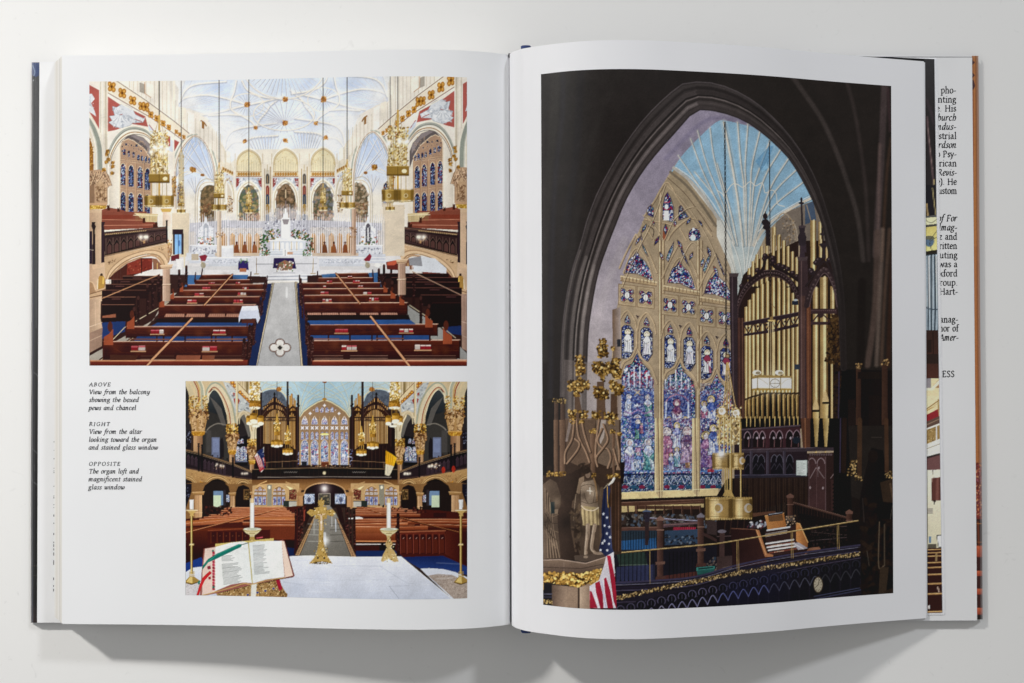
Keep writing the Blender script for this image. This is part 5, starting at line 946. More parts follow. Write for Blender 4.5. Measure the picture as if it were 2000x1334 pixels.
    rib([(770,1120),(850,1000),(935,875),(1020,1000),(1160,1200)],3);rib([(770,1140),(1010,1190)],2.6,0);rib([(920,1334),(980,1230),(1090,1140),(1180,1160),(1260,1260)],3);rib([(760,1160),(820,1260),(860,1334)],2.6);rib([(1030,1210),(1100,1334)],2.4);rib([(885,1160),(885,1334)],3,0)
    c()
    F([(690,0),(1310,0),(1310,1334),(604,1334),(604,470),(625,250)],'a08a6c')
    for x,y in ((875,0),(1150,0)): F([(x,0),(x+42,0),(x+38,1334),(x+0,1334)],'9d835f');L([(x+8,0),(x+8,1334)],1.8,'d9c49c');L([(x+22,0),(x+20,1334)],1.2,'6e5540');L([(x+32,0),(x+30,1334)],1.4,'cbb48c');L([(x+44,0),(x+42,1334)],1,'5e4836')
    for x0,yb in ((600,0),(910,70),(1175,150)):        # three columns of lights, falling to the right
        W=250 if x0<1000 else 240;dy=yb;k=.22
        def q(x,y): return (x0+x,y+dy+x*.12)
        # top multifoil panels
        tp=[q(20,230),q(60,130),q(95,100),q(118,60),q(140,100),q(180,130),q(215,190),q(238,265),q(120,225)]
        gl(tp,2.2,sm=0);S(tp,['e6ecf6','c9d4ea','b01c3c'],60,.8,2.2,.8)
        rib([q(-10,200),q(40,80),q(110,-60)],3);rib([q(110,-60),q(200,60),q(262,200)],3);rib([q(20,235),q(60,120),q(118,40),q(190,110),q(240,260)],2.2)
        if x0 > 600:
            gl([q(20,60),q(40,0),q(75,-70),(q(70,-10)),q(35,80)],2,['3f9a8c','d5deee','1c2f86','9fb6dc']);gl([q(115,-70),q(150,0),q(185,90),q(165,70),q(130,0)],2,['d5deee','1c2f86','3a2a4a'])
        else: gl([q(150,-10),q(175,30),q(200,90),q(180,70),q(160,30)],2,['d5deee','1c2f86','3f9a8c'])
        F([q(0,250),q(262,262),q(262,300),q(0,290)],'ab9068');L([q(0,258),q(262,270)],1.6,'dcc79e');L([q(0,290),q(262,298)],1.6,'765c42');[L([q(x,262),q(x,284)],1.2,'6e5540') for x in range(12,250,26)]
        # quatrefoils
        for cx in (48,182):
            cy=390
            F([q(cx-62,cy-75),q(cx+62,cy-75),q(cx+62,cy+75),q(cx-62,cy+75)],'a89270');L([q(cx-62,cy-75),q(cx+62,cy-75),q(cx+62,cy+75),q(cx-62,cy+75),q(cx-62,cy-75)],1.2,'7a6044')
            pt=[]
            for t in range(16): r=(62 if t % 4==2 else 24 if t % 4==0 else 50);an=t*PI/8;pt.append(q(cx+r*math.cos(an),cy+r*math.sin(an)))
            L([q(cx+55*math.cos(u)*(.8+.3*abs(math.sin(2*u))),cy+62*math.sin(u)*(.8+.3*abs(math.sin(2*u)))) for u in np.linspace(0,6.28,40)],1.4,'8d7252')
            gl(pt,2,w=1);x,y=q(cx,cy);E(x,y,21,28,'1c1c2c');E(x,y,17,24,'dfe5e4');L([(x,y-18),(x,y+18)],.6,'8a7a5a')
        # pair of lancets
        for cx in (50,188):
            rib([q(cx-68,640),q(cx-50,560),q(cx,500),q(cx+50,560),q(cx+68,640)],2.6)
            gl([q(cx-18,590),q(cx-20,570),q(cx,530),q(cx+20,570),q(cx+18,595)],2,['b01c3c','d5deee','3f7a8c','1c2f86'])
            p=[q(cx-42,630),q(cx-20,606),q(cx+20,606),q(cx+45,640),q(cx+45,790),q(cx+10,850),q(cx-42,850)]
            gl(p,2.2,['c9d3e6','1c2f86','2a4ab0','3a3a5a','a9b4d0','101a4a']);x,y=q(cx+2,655);L([(x,y),(x,y+130)],9,['8e2440','22307a','24486a'][(cx+x0) % 3],.8);I.fig(x,y,165,['dfe4f2','c9d3ea','2f8070','d9d4e6','5a6ab0'][(cx+x0) % 5],['c9cfe4','8a2c48','e4e8f4'][(cx+x0) % 3],'d9cfae');L([q(cx-42,800),q(cx+42,800)],.8,'101020')
        gl([q(110,525),q(136,530),q(122,550)],2,['3a2424'],w=.6)
        # great lights
        rib([q(-6,960),q(20,880),q(80,830),q(115,760),(q(150,830)),q(220,890),q(262,1000)],4);rib([q(115,760),q(118,640)],3)
        p=[q(8,985),q(40,900),q(85,880),q(105,830),q(122,800),q(142,850),q(170,880),q(205,910),q(232,990),q(232,1420),q(8,1420)]
        gl(p,2.3,['c9d3e6','8fa6dc','2a4ab0','1c2f86','6f8ac8','b01c3c','3f9a8c','dfe6f0','22307a','101a4a'])
        S([q(20,920),q(220,920),q(220,1040),q(20,1040)],['e6ecf4','a9b4d0','2c2a3c','b01c3c'],110,.8,2.,.8,1.8)
        L([q(8,1045),q(232,1045)],1.2,'10121c');
    # lower scenes of the great lights, in coordinates of the crop
    for k,(x0,x1) in enumerate(((606,842),(912,1114),(1176,1330))):
        y0=1070+k*10;V([(x0,y0),(x1,y0),(x1,1340),(x0,1340)],2.5,[['1c3f9a','2a5ac0','8fb0e6','d9e0f0','e6ecf6','7a6ab0','b0566a'],['2a4ab0','1c2f86','d9c9d6','9a5a7a','6f5aa0','dfe6f4','5a3a4c'],['3a50b0','d9dff0','a05a8a','22307a','8fa6dc','c06a6a']][k],'101222',.55)
        for j in range(3): L([(x0,y0+85*(j+1)),(x1,y0+85*(j+1))],.9,'101222')
    for x0,x1,y0 in ((612,838,1090),(916,1110,1110),(1180,1300,1120)): F([(x0,y0),(x1,y0),(x1,1340),(x0,1340)],'1c3a90',.55)
    for x in (625,660,700,740,790,825): L([(x,900+abs(x-722)*.9),(x,1060)],2.6,'dfe5f2',.8);L([(x+12,940+abs(x-722)*.6),(x+12,1060)],1.6,'8e2440',.7)
    for x in (925,960,1000,1040,1090): L([(x,930+abs(x-1010)*.9),(x,1070)],2.6,'dfe5f2',.8);L([(x+12,960+abs(x-1010)*.6),(x+12,1070)],1.6,'2f7a70',.7)
    I.fig(660,1130,150,'e4e8f4','c3cfe8','d5dcec',-8);I.fig(795,1135,150,'3f9480','dfe6f0','d5dcec',8);L([(630,1235),(680,1250),(725,1225),(770,1250),(822,1235)],3,'a87ab0',.9,1);L([(700,1120),(740,1085)],1.6,'d9b25c');L([(745,1120),(708,1085)],1.6,'d9b25c');F([(695,1200),(700,1180),(712,1192),(722,1176),(733,1192),(745,1180),(748,1200)],'cdd6ea');I.fig(722,1290,230,'d9dcee','5f86d0','e4e6f2')
    I.fig(1008,1175,210,'d6cfe6','7a2c50','9a4464');I.fig(950,1290,130,'4a6ac0','dfe4f2');I.fig(1070,1290,130,'c05a78','dfe4f2');L([(925,1170),(960,1130),(1010,1115),(1060,1130),(1095,1170)],2.2,'a0506c',1,1);L([(930,1170),(928,1300)],3,'d9e0f0');L([(1090,1170),(1092,1300)],3,'d9e0f0')
    I.fig(1255,1150,210,'dfe2f0','3a56b0');I.fig(1205,1180,150,'c04a66','d9dff0')
    for x0,x1,y0 in ((606,842,1000),(912,1114,1015),(1176,1330,1030),(608,700,600),(760,850,600),(915,1000,640),(1035,1120,650)): V([(x0,y0),(x1,y0),(x1,1340 if y0 > 900 else y0+250),(x0,1340 if y0 > 900 else y0+250)],3.2,['101c58','2448a8','9fb4e8','f2f5fd','4a2460','e4e9f8','6a90d8'],'0c0e1c',.6,.32 if y0 > 900 else 0)
    e()
    blues=['1f47a0','2f62c0','7fa2de','dfe6f4','f0f2f8','8c6ab0','2c8c8c']
    for x0,x1,pal in ((572,802,blues),(862,1060,['b0608a','3f62b0','dfe3f0','7f6ab0','a8b6dc','58406a','c98aa0']),(1114,1260,['3f62b0','9a3a5a','dfe3f0','6a4a8a','a8b6dc','22307a'])):
        yb=495 if x0<800 else 485 if x0<1000 else 470
        V([(x0,-10),(x1,-10),(x1,yb),(x0,yb)],2.6,pal,'0e1020',.55)
        for y in (65,125,188,250,310): L([(x0,y),(x1,y)],.9,'0e1020')
        F([(x0,370),(x1,366),(x1,yb),(x0,yb)],'10163a');V([(x0,378),(x1,374),(x1,yb-4),(x0,yb-4)],1.9,['2a4690','c9d3e6','5a7ab8','1a2450','8a9cc8','2f6a7c'],'0c0e1c',.6)
        for j in range(4):
            cx=x0+(x1-x0)*(j+.5)/4;E(cx,460,21,13,'7a1c3c' if j % 2==0 else '1f4a6a');L([(cx-26,440),(cx,390),(cx+26,440)],1,'d5dcea',.8)
        L([(x0,355),(x1,345)],3,'4a8ad0',.8)
    F([(640,-10),(740,-10),(735,115),(655,120)],'1c3a90');I.fig(688,15,130,'2f7a5c','23489c','e0d0c0');I.fig(712,30,70,'b84a5a','c9647a','e0d0c0')
    I.fig(632,160,210,'9486c4','dfe6f4','d5e0f0',-6);I.fig(758,155,210,'3a9488','d3deee','d5e0f0',6);F([(670,190),(706,190),(708,226),(672,226)],'c07a98');I.fig(690,235,110,'c9d6ee','5a86c8','d9dff0')
    I.fig(885,85,250,'b85a78','c9708a','d9c0b0');I.fig(955,40,170,'d9dcec','8a90c8');I.fig(1024,80,240,'cfa0ba','6a3a58','d9c0b0');I.fig(955,205,130,'5aa0a8','e4e4f0');I.fig(915,240,110,'6a7ac0','dfe4f2');F([(1010,295),(1045,290),(1045,330),(1015,330)],'b8803c');I.fig(1155,110,240,'7a4a8a','b06a98');I.fig(1205,60,200,'d0d4e8','3a56a8');F([(1165,340),(1200,330),(1215,355),(1165,358)],'b01c2c')
    for x0,x1,yb in ((572,802,360),(862,1060,355),(1114,1250,345)): V([(x0,-10),(x1,-10),(x1,yb),(x0,yb)],3.4,['101c58','2448a8','9fb4e8','f2f5fd','4a2460','e4e9f8','6a90d8'],'0c0e1c',.6,.34)
    # stone sill and mullions
    for x0,x1 in ((802,862),(1058,1114)): F([(x0,-10),(x1,-10),(x1,545),(x0,545)],'b79f73');L([(x0+8,-10),(x0+8,510)],1.8,'e2cf9e');L([(x0+22,-10),(x0+36,540)],1.2,'6b5440');L([(x0+34,-10),(x0+44,540)],2.2,'d4bd88');L([(x0+52,-10),(x0+50,540)],1.2,'7a6248')
    F([(570,498),(805,490),(845,553),(570,560)],'d9c184');F([(862,488),(1060,482),(1100,540),(850,552)],'d8c086');F([(1110,475),(1240,470),(1240,530),(1105,538)],'d4bb80');L([(570,498),(1230,472)],1,'f0dfae')
    F([(572,-20),(560,560),(545,560),(556,-20)],'9a8058')
    P()
    for x,y,w,h,an in ((1268,408,3,9,.5),(1332,412,3,9,-.5),(1300,448,4,10,0),(1328,478,3,10,-.5),(1283,470,3,10,.5),(1385,492,3.4,10,-.3),(1372,512,3,9,.3),(1398,528,3,9,-.5),(1258,446,2.6,9,.5),(1246,470,2.4,9,.5),(1345,432,2.6,7,.6),(1368,436,2.6,7,-.6),(1318,436,3,6,0),(1292,500,2.6,8,-.4),(1350,500,2.6,8,.4),(1276,436,2.4,6,-.3),(1410,560,2.6,8,-.4)):
        c_,s_=math.cos(an),math.sin(an);p=[(x+u*c_-v*s_,y+u*s_+v*c_) for u,v in ((0,-h),(w,0),(0,h),(-w,0))];L(p+[p[0]],3,'5e4a36',.8);V(p,2,glassb,'0c0e1c',.5)
    for p in ([(1215,560),(1240,500),(1275,430),(1300,360)],[(1300,360),(1340,400),(1385,470),(1412,540)],[(1297,470),(1320,425),(1356,405),(1392,440)],[(1297,470),(1270,430),(1255,420)],[(1325,520),(1345,480),(1356,475),(1370,490),(1385,525)]): L([(x+1.5,y+1) for x,y in p],1.2,'59452f',.8,1);L(p,1.1,'d0b892',.8,1)
    for x in (1287,1291,1362,1366): L([(x,440),(x,960)],.6,'5a4632',.5)
    P();F([(1196,976),(1400,968),(1420,935),(1560,930),(1690,980),(1690,1110),(1196,1150)],'1d1614');f();F([(120,400),(620,392),(620,640),(120,660)],('2f211b','1c1410',(0,400),(0,640)))
    for x in range(125,620,11): L([(x,402),(x,640)],.8,['46332a','17100d','3a2820'][(x // 11) % 3],.8)
    # ---- organ case
    d()
    F([(150,400),(190,250),(320,120),(590,0),(600,1334),(200,1334)],'2b1b17');F([(600,0),(830,0),(900,300),(910,1334),(600,1334)],'2a1b18')
    def pipe(x,w,y0,y1,lip=None,foot=None,yf=1340):
        F([(x-w/2,y0),(x+w/2,y0),(x+w/2,y1),(x-w/2,y1)],('8f6e3a','c9a668',(x-w*.5,0),(x+w*.1,0)));L([(x+w*.1,y0),(x+w*.1,y1)],w*.09,'ecd49a',.85,soft=1.2);F([(x+w*.28,y0),(x+w/2,y0),(x+w/2,y1),(x+w*.28,y1)],'6b4c24',.85)
        if lip: F([(x-w*.5,lip),(x,lip-w*1.6),(x+w*.5,lip),(x+w*.5,lip+10),(x-w*.5,lip+10)],'d6b87c',.8);F([(x-w*.45,lip+2),(x+w*.45,lip+2),(x+w*.45,lip+12),(x-w*.45,lip+12)],'14100c')
        if foot: F([(x-w/2,foot),(x+w/2,foot),(x+w*.12,yf),(x-w*.12,yf)],('a5823f','d9bb78',(x-w*.4,0),(x+w*.1,0)));L([(x+w*.25,foot),(x+w*.06,yf)],w*.12,'6b4c24')
    b();
    for x,y,w in ((415,1200,30),(452,1255,28),(487,1300,26)): pipe(x,w,y,1340)
    pipe(698,42,1150,1340);pipe(748,26,1160,1340);
    d()
    for i,x in enumerate((235,262,292,325,362,410,448,484,516,547,578)):
        y=[200,150,100,40,-20,-40,-30,0,40,80,120][i];pipe(x,24,y,330)
    pipe(698,40,-10,220);pipe(752,26,-10,120);pipe(795,20,40,150)
    # arched field of display pipes
    fld=[(200,700),(200,560),(215,470),(260,380),(330,310),(400,290),(470,300),(530,360),(575,430),(590,500)]
    F(fld+[(598,1334),(200,1334)],'3b2716')
    xs=[212,237,265,296,330,368,411,450,486,519,551,582]
    tops=[480,430,385,345,315,295,288,296,310,340,380,430]
    for i,x in enumerate(xs): pipe(x,25,tops[i],1150-i*3)
    F([(200,1080),(598,1080),(598,1340),(200,1340)],'14100d')
    for i,x in enumerate(xs):
        fy=[1150,1140,1130,1122,1112,1105,1105,1105,1108,1108,1108,1108][i]
        pipe(x,26,1040,fy);F([(x-13,fy-6),(x+14,fy-14),(x+14,fy+14),(x-13,fy+8)],'3a2a1a');pipe(x,24,fy+6,fy+12,foot=fy+10,yf=1400)
    # carved arch
    ar=[(150,560),(155,470),(190,380),(250,300),(330,245),(400,235),(470,250),(540,310),(590,400)]
    L(ar,11,'271a1b',1,1);L([(x,y+26) for x,y in ar],2,'4a3434',1,1);L([(x-4,y-22) for x,y in ar],1.4,'584246',1,1)
    for p in spl(ar,4): E(p[0],p[1],9,9,'3c2b2c');E(p[0]-3,p[1]-3,4,4,'6a5454')
    L([(240,290),(330,210),(352,130),(385,130),(420,190),(500,230),(590,290)],6,'241819',1,1)
    for x,y in ((180,330),(235,265),(295,215),(345,130),(405,125),(450,180),(510,205),(550,235),(580,260),(350,110),(410,150),(480,190)): E(x,y,20,19,'2a1d20');E(x-5,y-6,7,6,'5e484c')
    # pillars
    F([(90,250),(150,240),(150,1334),(110,1334)],'33262b');F([(85,235),(160,235),(152,262),(92,262)],'4a3c3e');L([(112,265),(122,1334)],2.2,'544248');F([(150,560),(200,560),(205,1334),(150,1334)],'3f2620');L([(160,560),(165,1334)],2,'5e3a30');L([(185,560),(190,1334)],1.6,'6a4636')
    F([(590,130),(655,125),(660,260),(650,1334),(600,1334)],'3d2b2e');F([(605,400),(640,400),(640,1334),(605,1334)],'563a34');L([(612,150),(614,1334)],1.6,'6f5450');F([(580,120),(660,115),(652,145),(590,148)],'4a3a3c');F([(595,120),(620,-10),(640,120)],'3a2c34');F([(600,60),(615,-60),(640,-60),(650,90)],'3a2c34')
    F([(648,450),(680,450),(684,1334),(650,1334)],'6a3b26');L([(660,450),(662,1334)],1.8,'8a5434')
    b();F([(590,1190),(640,1190),(635,1240),(650,1270),(640,1334),(595,1334),(585,1270),(600,1240)],'30262c');L([(612,990),(618,1190)],3.4,'2a2228');E(612,1025,20,9,'2a2228');E(612,1000,9,14,'2a2228');E(618,1195,28,10,'4a3c40')
    F([(352,1180),(385,1160),(385,1334),(355,1334)],'2c2226');E(350,1120,17,22,'2a2024');E(352,1165,28,24,'2a2024');E(355,1200,22,18,'2a2024');L([(352,1090),(352,1120)],2,'2a2024');L([(762,1210),(772,1334)],3,'241c22');E(765,1250,20,10,'33282c');E(770,1325,30,10,'33282c')
    d();F([(742,30),(800,30),(785,60),(790,130),(760,130),(765,60)],'2f2428')
    # second (narrow) organ arch
    F([(690,620),(690,470),(720,370),(780,260),(840,360),(865,480),(865,620),(840,1334),(690,1334)],'22170f')
    pipe(716,44,340,1334);pipe(775,58,265,1334);pipe(838,34,330,560);pipe(832,20,850,1334)
    F([(690,450),(730,345),(780,255),(690,300)],'3a2a2a',.0)
    L([(650,470),(680,350),(775,210),(850,320),(885,480)],10,'38282a',1,1);L([(645,330),(700,250),(775,150),(830,230),(880,340)],4,'2c2022',1,1);L([(668,480),(700,360),(778,235),(845,340),(870,480)],1.4,'6a5254',1,1)
    for p in spl([(660,420),(700,320),(775,200),(840,300),(880,420)],4): E(p[0],p[1],10,10,'4a3838');E(p[0]-3,p[1]-3,4,4,'6a5454')
    for x,y in ((680,215),(735,140),(815,140),(720,160),(690,230)): E(x,y,24,20,'2c2024');E(x-6,y-6,7,6,'5a484c')
    F([(680,492),(870,492),(868,530),(680,530)],'3f2a2c');F([(680,588),(830,588),(830,610),(680,610)],'3f2a2c');[E(690+i*14,506,4,4,'6a4e4e') for i in range(13)];L([(690,590),(735,535),(770,535),(825,590)],2.6,'3f2a2c',1,0);E(750,545,20,14,'3a2828')
    for x,l in ((716,1225),(785,1168)): F([(x-22,l-20),(x,l-100),(x+24,l-20),(x+24,l),(x-22,l)],'d0b074',.9);F([(x-22,l),(x+24,l),(x+24,l+14),(x-22,l+14)],'18100c');F([(x-22,l+14),(x+24,l+14),(x+4,1600),(x-2,1600)],('a88444','d9bb78',(x-20,0),(x+10,0)))
    # cross braces of the big field
    F([(190,590),(370,560),(590,515),(592,545),(380,590),(190,618)],'2e2026');F([(192,675),(370,648),(590,600),(590,622),(380,668),(192,692)],'2e2026');L([(190,592),(590,517)],1,'5a484e')
    for i in range(6): x=200+i*66;y=618-(x-190)*.17;L([(x,y),(x+30,y+58)],2.2,'2e2026');L([(x+60,y-8),(x+30,y+52)],2.2,'2e2026');E(x+30,y+15,8,8,'2e2026')
    F([(545,435),(590,435),(590,465),(545,465)],'1d2636');E(570,430,14,8,'a8b0b8');F([(562,895),(600,895),(600,932),(562,932)],'2c3644')
    # hanging box lamp
    L([(385,0),(388,300),(395,400),(400,560)],1.3,'6b5238',.95);L([(390,440),(425,500)],.9,'6b5238');F([(368,572),(425,572),(420,586),(372,586)],'c9a860');E(396,562,12,14,'8a6c3c')
    for x0,x1 in ((375,372),(390,390),(402,404),(412,415)): L([(x0,590),(x1,970)],.9,'d9c08a')
    for x in (290,452): E(x,955,32,18,'e8e0cc');E(x+8,958,18,12,'8a7a5c')
    F([(252,985),(300,980),(545,984),(540,1075),(380,1078),(290,1075),(255,1085)],'fbf9f0');G(400,1030,28,'fff3cc',.35);F([(250,985),(300,972),(546,980),(546,994),(300,992),(252,1002)],'9a7c40');F([(252,1072),(295,1066),(545,1070),(545,1084),(290,1086),(252,1094)],'a8863c')
    for x in (295,380,462,542,254): L([(x,985),(x,1080)],1.2,'6b5838')
    E(421,1032,36,32,'5a4c3a');E(421,1032,32,28,'fffdf4');L([(388,1032),(456,1032)],.8,'5a4c3a');L([(421,1000),(421,1062)],.8,'5a4c3a');L([(300,995),(330,1010),(370,1040)],.7,'8a7a5c',1,1);L([(468,1040),(500,1010),(540,998)],.7,'8a7a5c',1,1);[E(256+i*13,1090,5,9,'ecd9a0' if i % 2 else 'a8863c') for i in range(23)]
    # gilt corbel right, dark
    S([(830,540),(905,540),(910,900),(780,880),(800,760),(800,640)],['3a2614','241810','4e3318','5e4220'],330,1.2,3.4);S([(845,900),(920,900),(905,1334),(840,1334)],['241810','3a2614','120c0a'],120,1,2.6)
    F([(905,930),(1300,940),(1300,1340),(880,1340)],('15100e','1b1310',(900,0),(1290,0)));L([(885,950),(880,1334)],2.6,'3a2f44');L([(900,700),(915,960)],8,'140f10',.8,1,soft=8)
    for x,y,w in ((1025,900,34),(1215,870,40)): F([(x-w*.5,y+30),(x+w*.5,y+30),(x+w*.55,1334),(x-w*.55,1334)],('4a2f22','33201a',(x-w,0),(x+w,0)));S([(x-w*.7,y-12),(x+w*.7,y-12),(x+w*.6,y+32),(x-w*.6,y+32)],['7a5a34','4a331c','a8824c'],34,.8,2)
    F([(950,1150),(1000,1150),(1000,1340),(950,1340)],'221816');F([(1100,1120),(1180,1120),(1180,1340),(1100,1340)],'1d1513');R(1020,950,1190,1000,'1e1613')
    f()
    # organ case lower part
    F([(160,-10),(640,-10),(640,60),(160,60)],'120e0c')
    for i,x in enumerate((205,232,262,295,330,362,398,432,465,498,528,556)): L([(x,-20),(x,46)],2.2,'c9a55c',1,w2=1)
    F([(120,62),(570,35),(575,190),(620,200),(620,400),(120,400)],('2e2026','241820',(0,50),(0,390)));L([(165,68),(570,38)],2.6,'52424c');F([(165,75),(245,68),(245,190),(165,195)],'2a2028');F([(250,70),(572,50),(575,190),(250,195)],'3f2228')
    for x,w in ((210,22),(270,20),(312,20),(385,22),(430,22),(500,26),(548,26)): F(lancet(x-w,x+w,190,84-(x-200)*.03,112),'1c1216');L(arch(x-w,x+w,125,80-(x-200)*.03),1.4,'9a7c88');E(x+6,125,7,9,'c9b8c4',.8);L([(x+w*.5,135),(x+w*.4,185)],1.6,'8a5a5c',.8)
    E(545,140,26,24,'1c2430');F([(165,205),(800,185),(800,212),(165,228)],'3c3038');L([(165,205),(800,186)],1.2,'6a5c66')
    for x in (215,270,305,395,430,500): F(lancet(x-24,x+24,375,240,280),'16121a');L(arch(x-24,x+24,290,238),1.2,'5c5868');L([(x-24,340),(x,300),(x+24,340)],1,'3f3a48')
    for x in (235,348,462): F([(x-8,215),(x+10,215),(x+10,380),(x-8,380)],'37303c');L([(x-5,215),(x-5,380)],1,'5c5264')
    F([(120,375),(620,370),(620,398),(120,400)],'2a2632');L([(120,380),(600,374)],1,'565066')
    F([(545,278),(622,276),(618,384),(544,380)],'a9b6b2');F([(550,283),(616,281),(613,378),(549,375)],'c3cdc8');[L([(552,y),(552+I.rs.randint(30,58),y-1)],.8,'8a8f8c') for y in range(292,372,11)]
    F([(620,230),(800,225),(800,650),(620,650)],'2f1d1b');F([(630,250),(745,250),(745,620),(630,590)],'432a2a')
    for x in (652,714): L(arch(x-26,x+26,300,262),1.6,'8a7478');L([(x-26,300),(x-20,390)],1.3,'6a5456');
    L([(640,400),(668,350),(682,330),(700,350),(736,400)],1.6,'7a6668',1,1);L([(632,260),(632,600)],1.6,'5a4244');L([(746,255),(746,620)],1.8,'5a4244');L([(684,340),(684,600)],1,'5c4040');[E(640+i*16,238,7,8,'5a484c') for i in range(10)]
    for x,y in ((640,465),(728,468),(700,330),(880,430)): E(x,y,6,10,'b0a0a4',.7)
    F([(785,410),(885,410),(890,650),(785,620)],'3c2523')
    for r in range(8):
        for k in range(6): E(798+k*15,445+r*26,4,6,'150c0c')
    L([(780,400),(820,360),(880,410),(892,470)],1.6,'7a6464',1,1)
    F([(640,-10),(800,-10),(800,190),(640,190)],'120d0c')
    for x,w in ((682,40),(748,44)): F([(x-w*.5,-10),(x+w*.5,-10),(x+8,185),(x-8,185)],('9a7838','cfb06c',(x-20,0),(x+10,0)))
    F([(575,-10),(640,-10),(640,190),(590,190)],'5c3626');L([(605,-10),(608,190)],2.4,'8a5638')
    F([(800,-10),(900,-10),(930,700),(800,640)],'15100f');L([(848,-10),(845,360)],2.2,'39304a')
    # wainscot
    F([(120,400),(620,392),(620,640),(500,640),(480,560),(240,640),(120,560)],('2b1d19','24160f',(0,400),(0,620)))
    for x in range(170,620,13): L([(x,402),(x,640)],.9,['3f2c22','1a100c','4a3426'][(x // 13) % 3],.8)
    S([(165,440),(215,440),(215,520),(165,520)],['0e0b0d'],50,.7,1.2)
    # railing & stair, right
    F([(520,570),(890,670),(890,850),(640,760),(520,640)],'1a1110');L([(510,565),(890,672)],3.6,'4a3028');L([(510,560),(890,666)],1,'7a5a4c');[L([(x,570+(x-510)*.28),(x,760)],.8,'38241e') for x in range(530,890,20)]
    for x,y,h in ((503,510,150),(908,620,240)): F([(x-20,y+20),(x+20,y+20),(x+18,y+h),(x-18,y+h)],('5c3a2e','35201a',(x-20,0),(x+20,0)));F([(x-26,y+10),(x,y-6),(x+26,y+10),(x+24,y+26),(x-24,y+26)],'6e4a3e');L([(x-22,y+70),(x+22,y+70)],1.6,'7a5648')
    F([(560,640),(990,720),(990,870),(640,900)],'17100f');L([(640,735),(890,730)],1,'5a4640');L([(650,770),(890,790)],1,'4a3a38');L([(640,830),(890,806)],.9,'5a4a4c');S([(640,720),(890,720),(890,850),(640,890)],['2a1c1a','3a2a2a','0e0a0a'],120,.8,2.2,.7)
    F([(240,640),(400,625),(410,640),(250,665)],'5c3a2a');
    # ---- loft interior, left part
    e()
    F([(570,560),(1240,540),(1240,760),(570,760)],'241a17');F([(570,585),(1140,560),(1140,600),(570,635)],'b7a068')
    F([(572,568),(1140,545),(1140,575),(572,592)],'4f3226');L([(572,567),(1140,544)],1.4,'7a5644');F([(665,590),(1120,590),(1120,612),(665,612)],'4a2e22');L([(665,592),(1120,560)],1.2,'6e4c3a')
    for i in range(9): x=620+i*62;L([(x,590),(x+12,720)],2.2,'37221a');L([(x-6,590),(x-2,650)],1,'6e4c3c')
    L([(670,600),(680,660),(715,720)],3,'5a3a2c',1,1);F([(570,640),(1240,655),(1240,740),(570,720)],'2e2622');S([(570,650),(1240,650),(1240,735),(570,720)],['4a5a70','6e6a66','1a1412','3a2a24','56483e'],260,1,3,.8,2);F([(930,735),(1085,735),(1080,775),(930,775)],'a8203a');[L([(x,730),(x,780)],.9,'1c1214') for x in range(935,1085,14)]
    F([(570,770),(820,760),(820,900),(520,900)],'23303e');F([(570,820),(810,800),(815,890),(560,890)],'1f4f84');F([(570,760),(810,755),(810,810),(570,830)],'24323f');F([(870,760),(1100,750),(1100,850),(870,860)],'2c3f58');F([(1160,690),(1260,700),(1260,800),(1160,780)],'3a2c2c');S([(870,790),(1100,790),(1095,850),(870,850)],['1c2430','5c6a7c','241c1c'],60,1,2.4)
    F([(510,900),(1240,860),(1240,1090),(540,1140)],'1b1922');F([(540,1010),(800,990),(800,1100),(540,1130)],'2c3050');F([(540,910),(740,905),(750,995),(560,1000)],'26352f');L([(560,998),(752,992)],2,'4a5a50');F([(860,900),(1090,890),(1090,1060),(880,1080)],'1a1820');F([(860,1070),(1090,1040),(1240,1040),(1240,1075),(880,1100)],'4a2622')
    S([(1150,960),(1240,940),(1240,1080),(1150,1070)],['5a4c44','2a3a4c','6a5a50'],60,1,2.5);F([(1088,1020),(1215,1010),(1205,1060),(1098,1072)],'1f5550');F([(1088,1012),(1215,1002),(1215,1022),(1088,1034)],'2f7a70');F([(1100,1018),(1204,1008),(1204,1016),(1100,1028)],'0f2a2a')
    for x in range(585,830,18): L([(x,765),(x,890)],.9,'0f0c0e')
    for x in list(range(570,800,28))+list(range(905,1100,26)): L([(x,905),(x-2,1115)],1.1,'0c0a0c');E(x-2,1105,5,8,'0c0a0c')
    F([(500,738),(820,735),(820,758),(505,760)],'57372e');L([(500,740),(820,736)],1.2,'8a6454');F([(760,670),(1120,690),(1120,712),(860,740),(860,715),(1060,698),(760,682)],'4f3a40');L([(765,672),(1115,693)],1.4,'9a9cb8');L([(860,722),(1118,705)],1.6,'7a5a58')
    E(750,630,30,12,'4a5a78');F([(725,630),(775,630),(765,700),(735,700)],'2a2430');F([(735,700),(765,700),(760,860),(735,860)],'2f2224')
    for x,y,yb in ((842,665,1095),(1120,645,1005)):
        F([(x-22,y+20),(x+20,y+20),(x+20,yb),(x-22,yb)],('5e3e34','35221e',(x-22,0),(x+22,0)));F([(x-30,y+14),(x,y-8),(x+28,y+14),(x+22,y+26),(x-24,y+26)],'75707c' if x > 1000 else '7a584c');L([(x-24,y+90),(x+22,y+90)],1.6,'8a6656');F([(x-34,yb-120),(x+32,yb-125),(x+30,yb-105),(x-32,yb-100)],'6a4a3e');F([(x-30,yb-20),(x+34,yb-24),(x+36,yb),(x-36,yb+4)],'4a2e28')
    F([(1128,770),(1180,790),(1230,820),(1230,840),(1130,790)],'3f2a28')
    # organ console
    f()
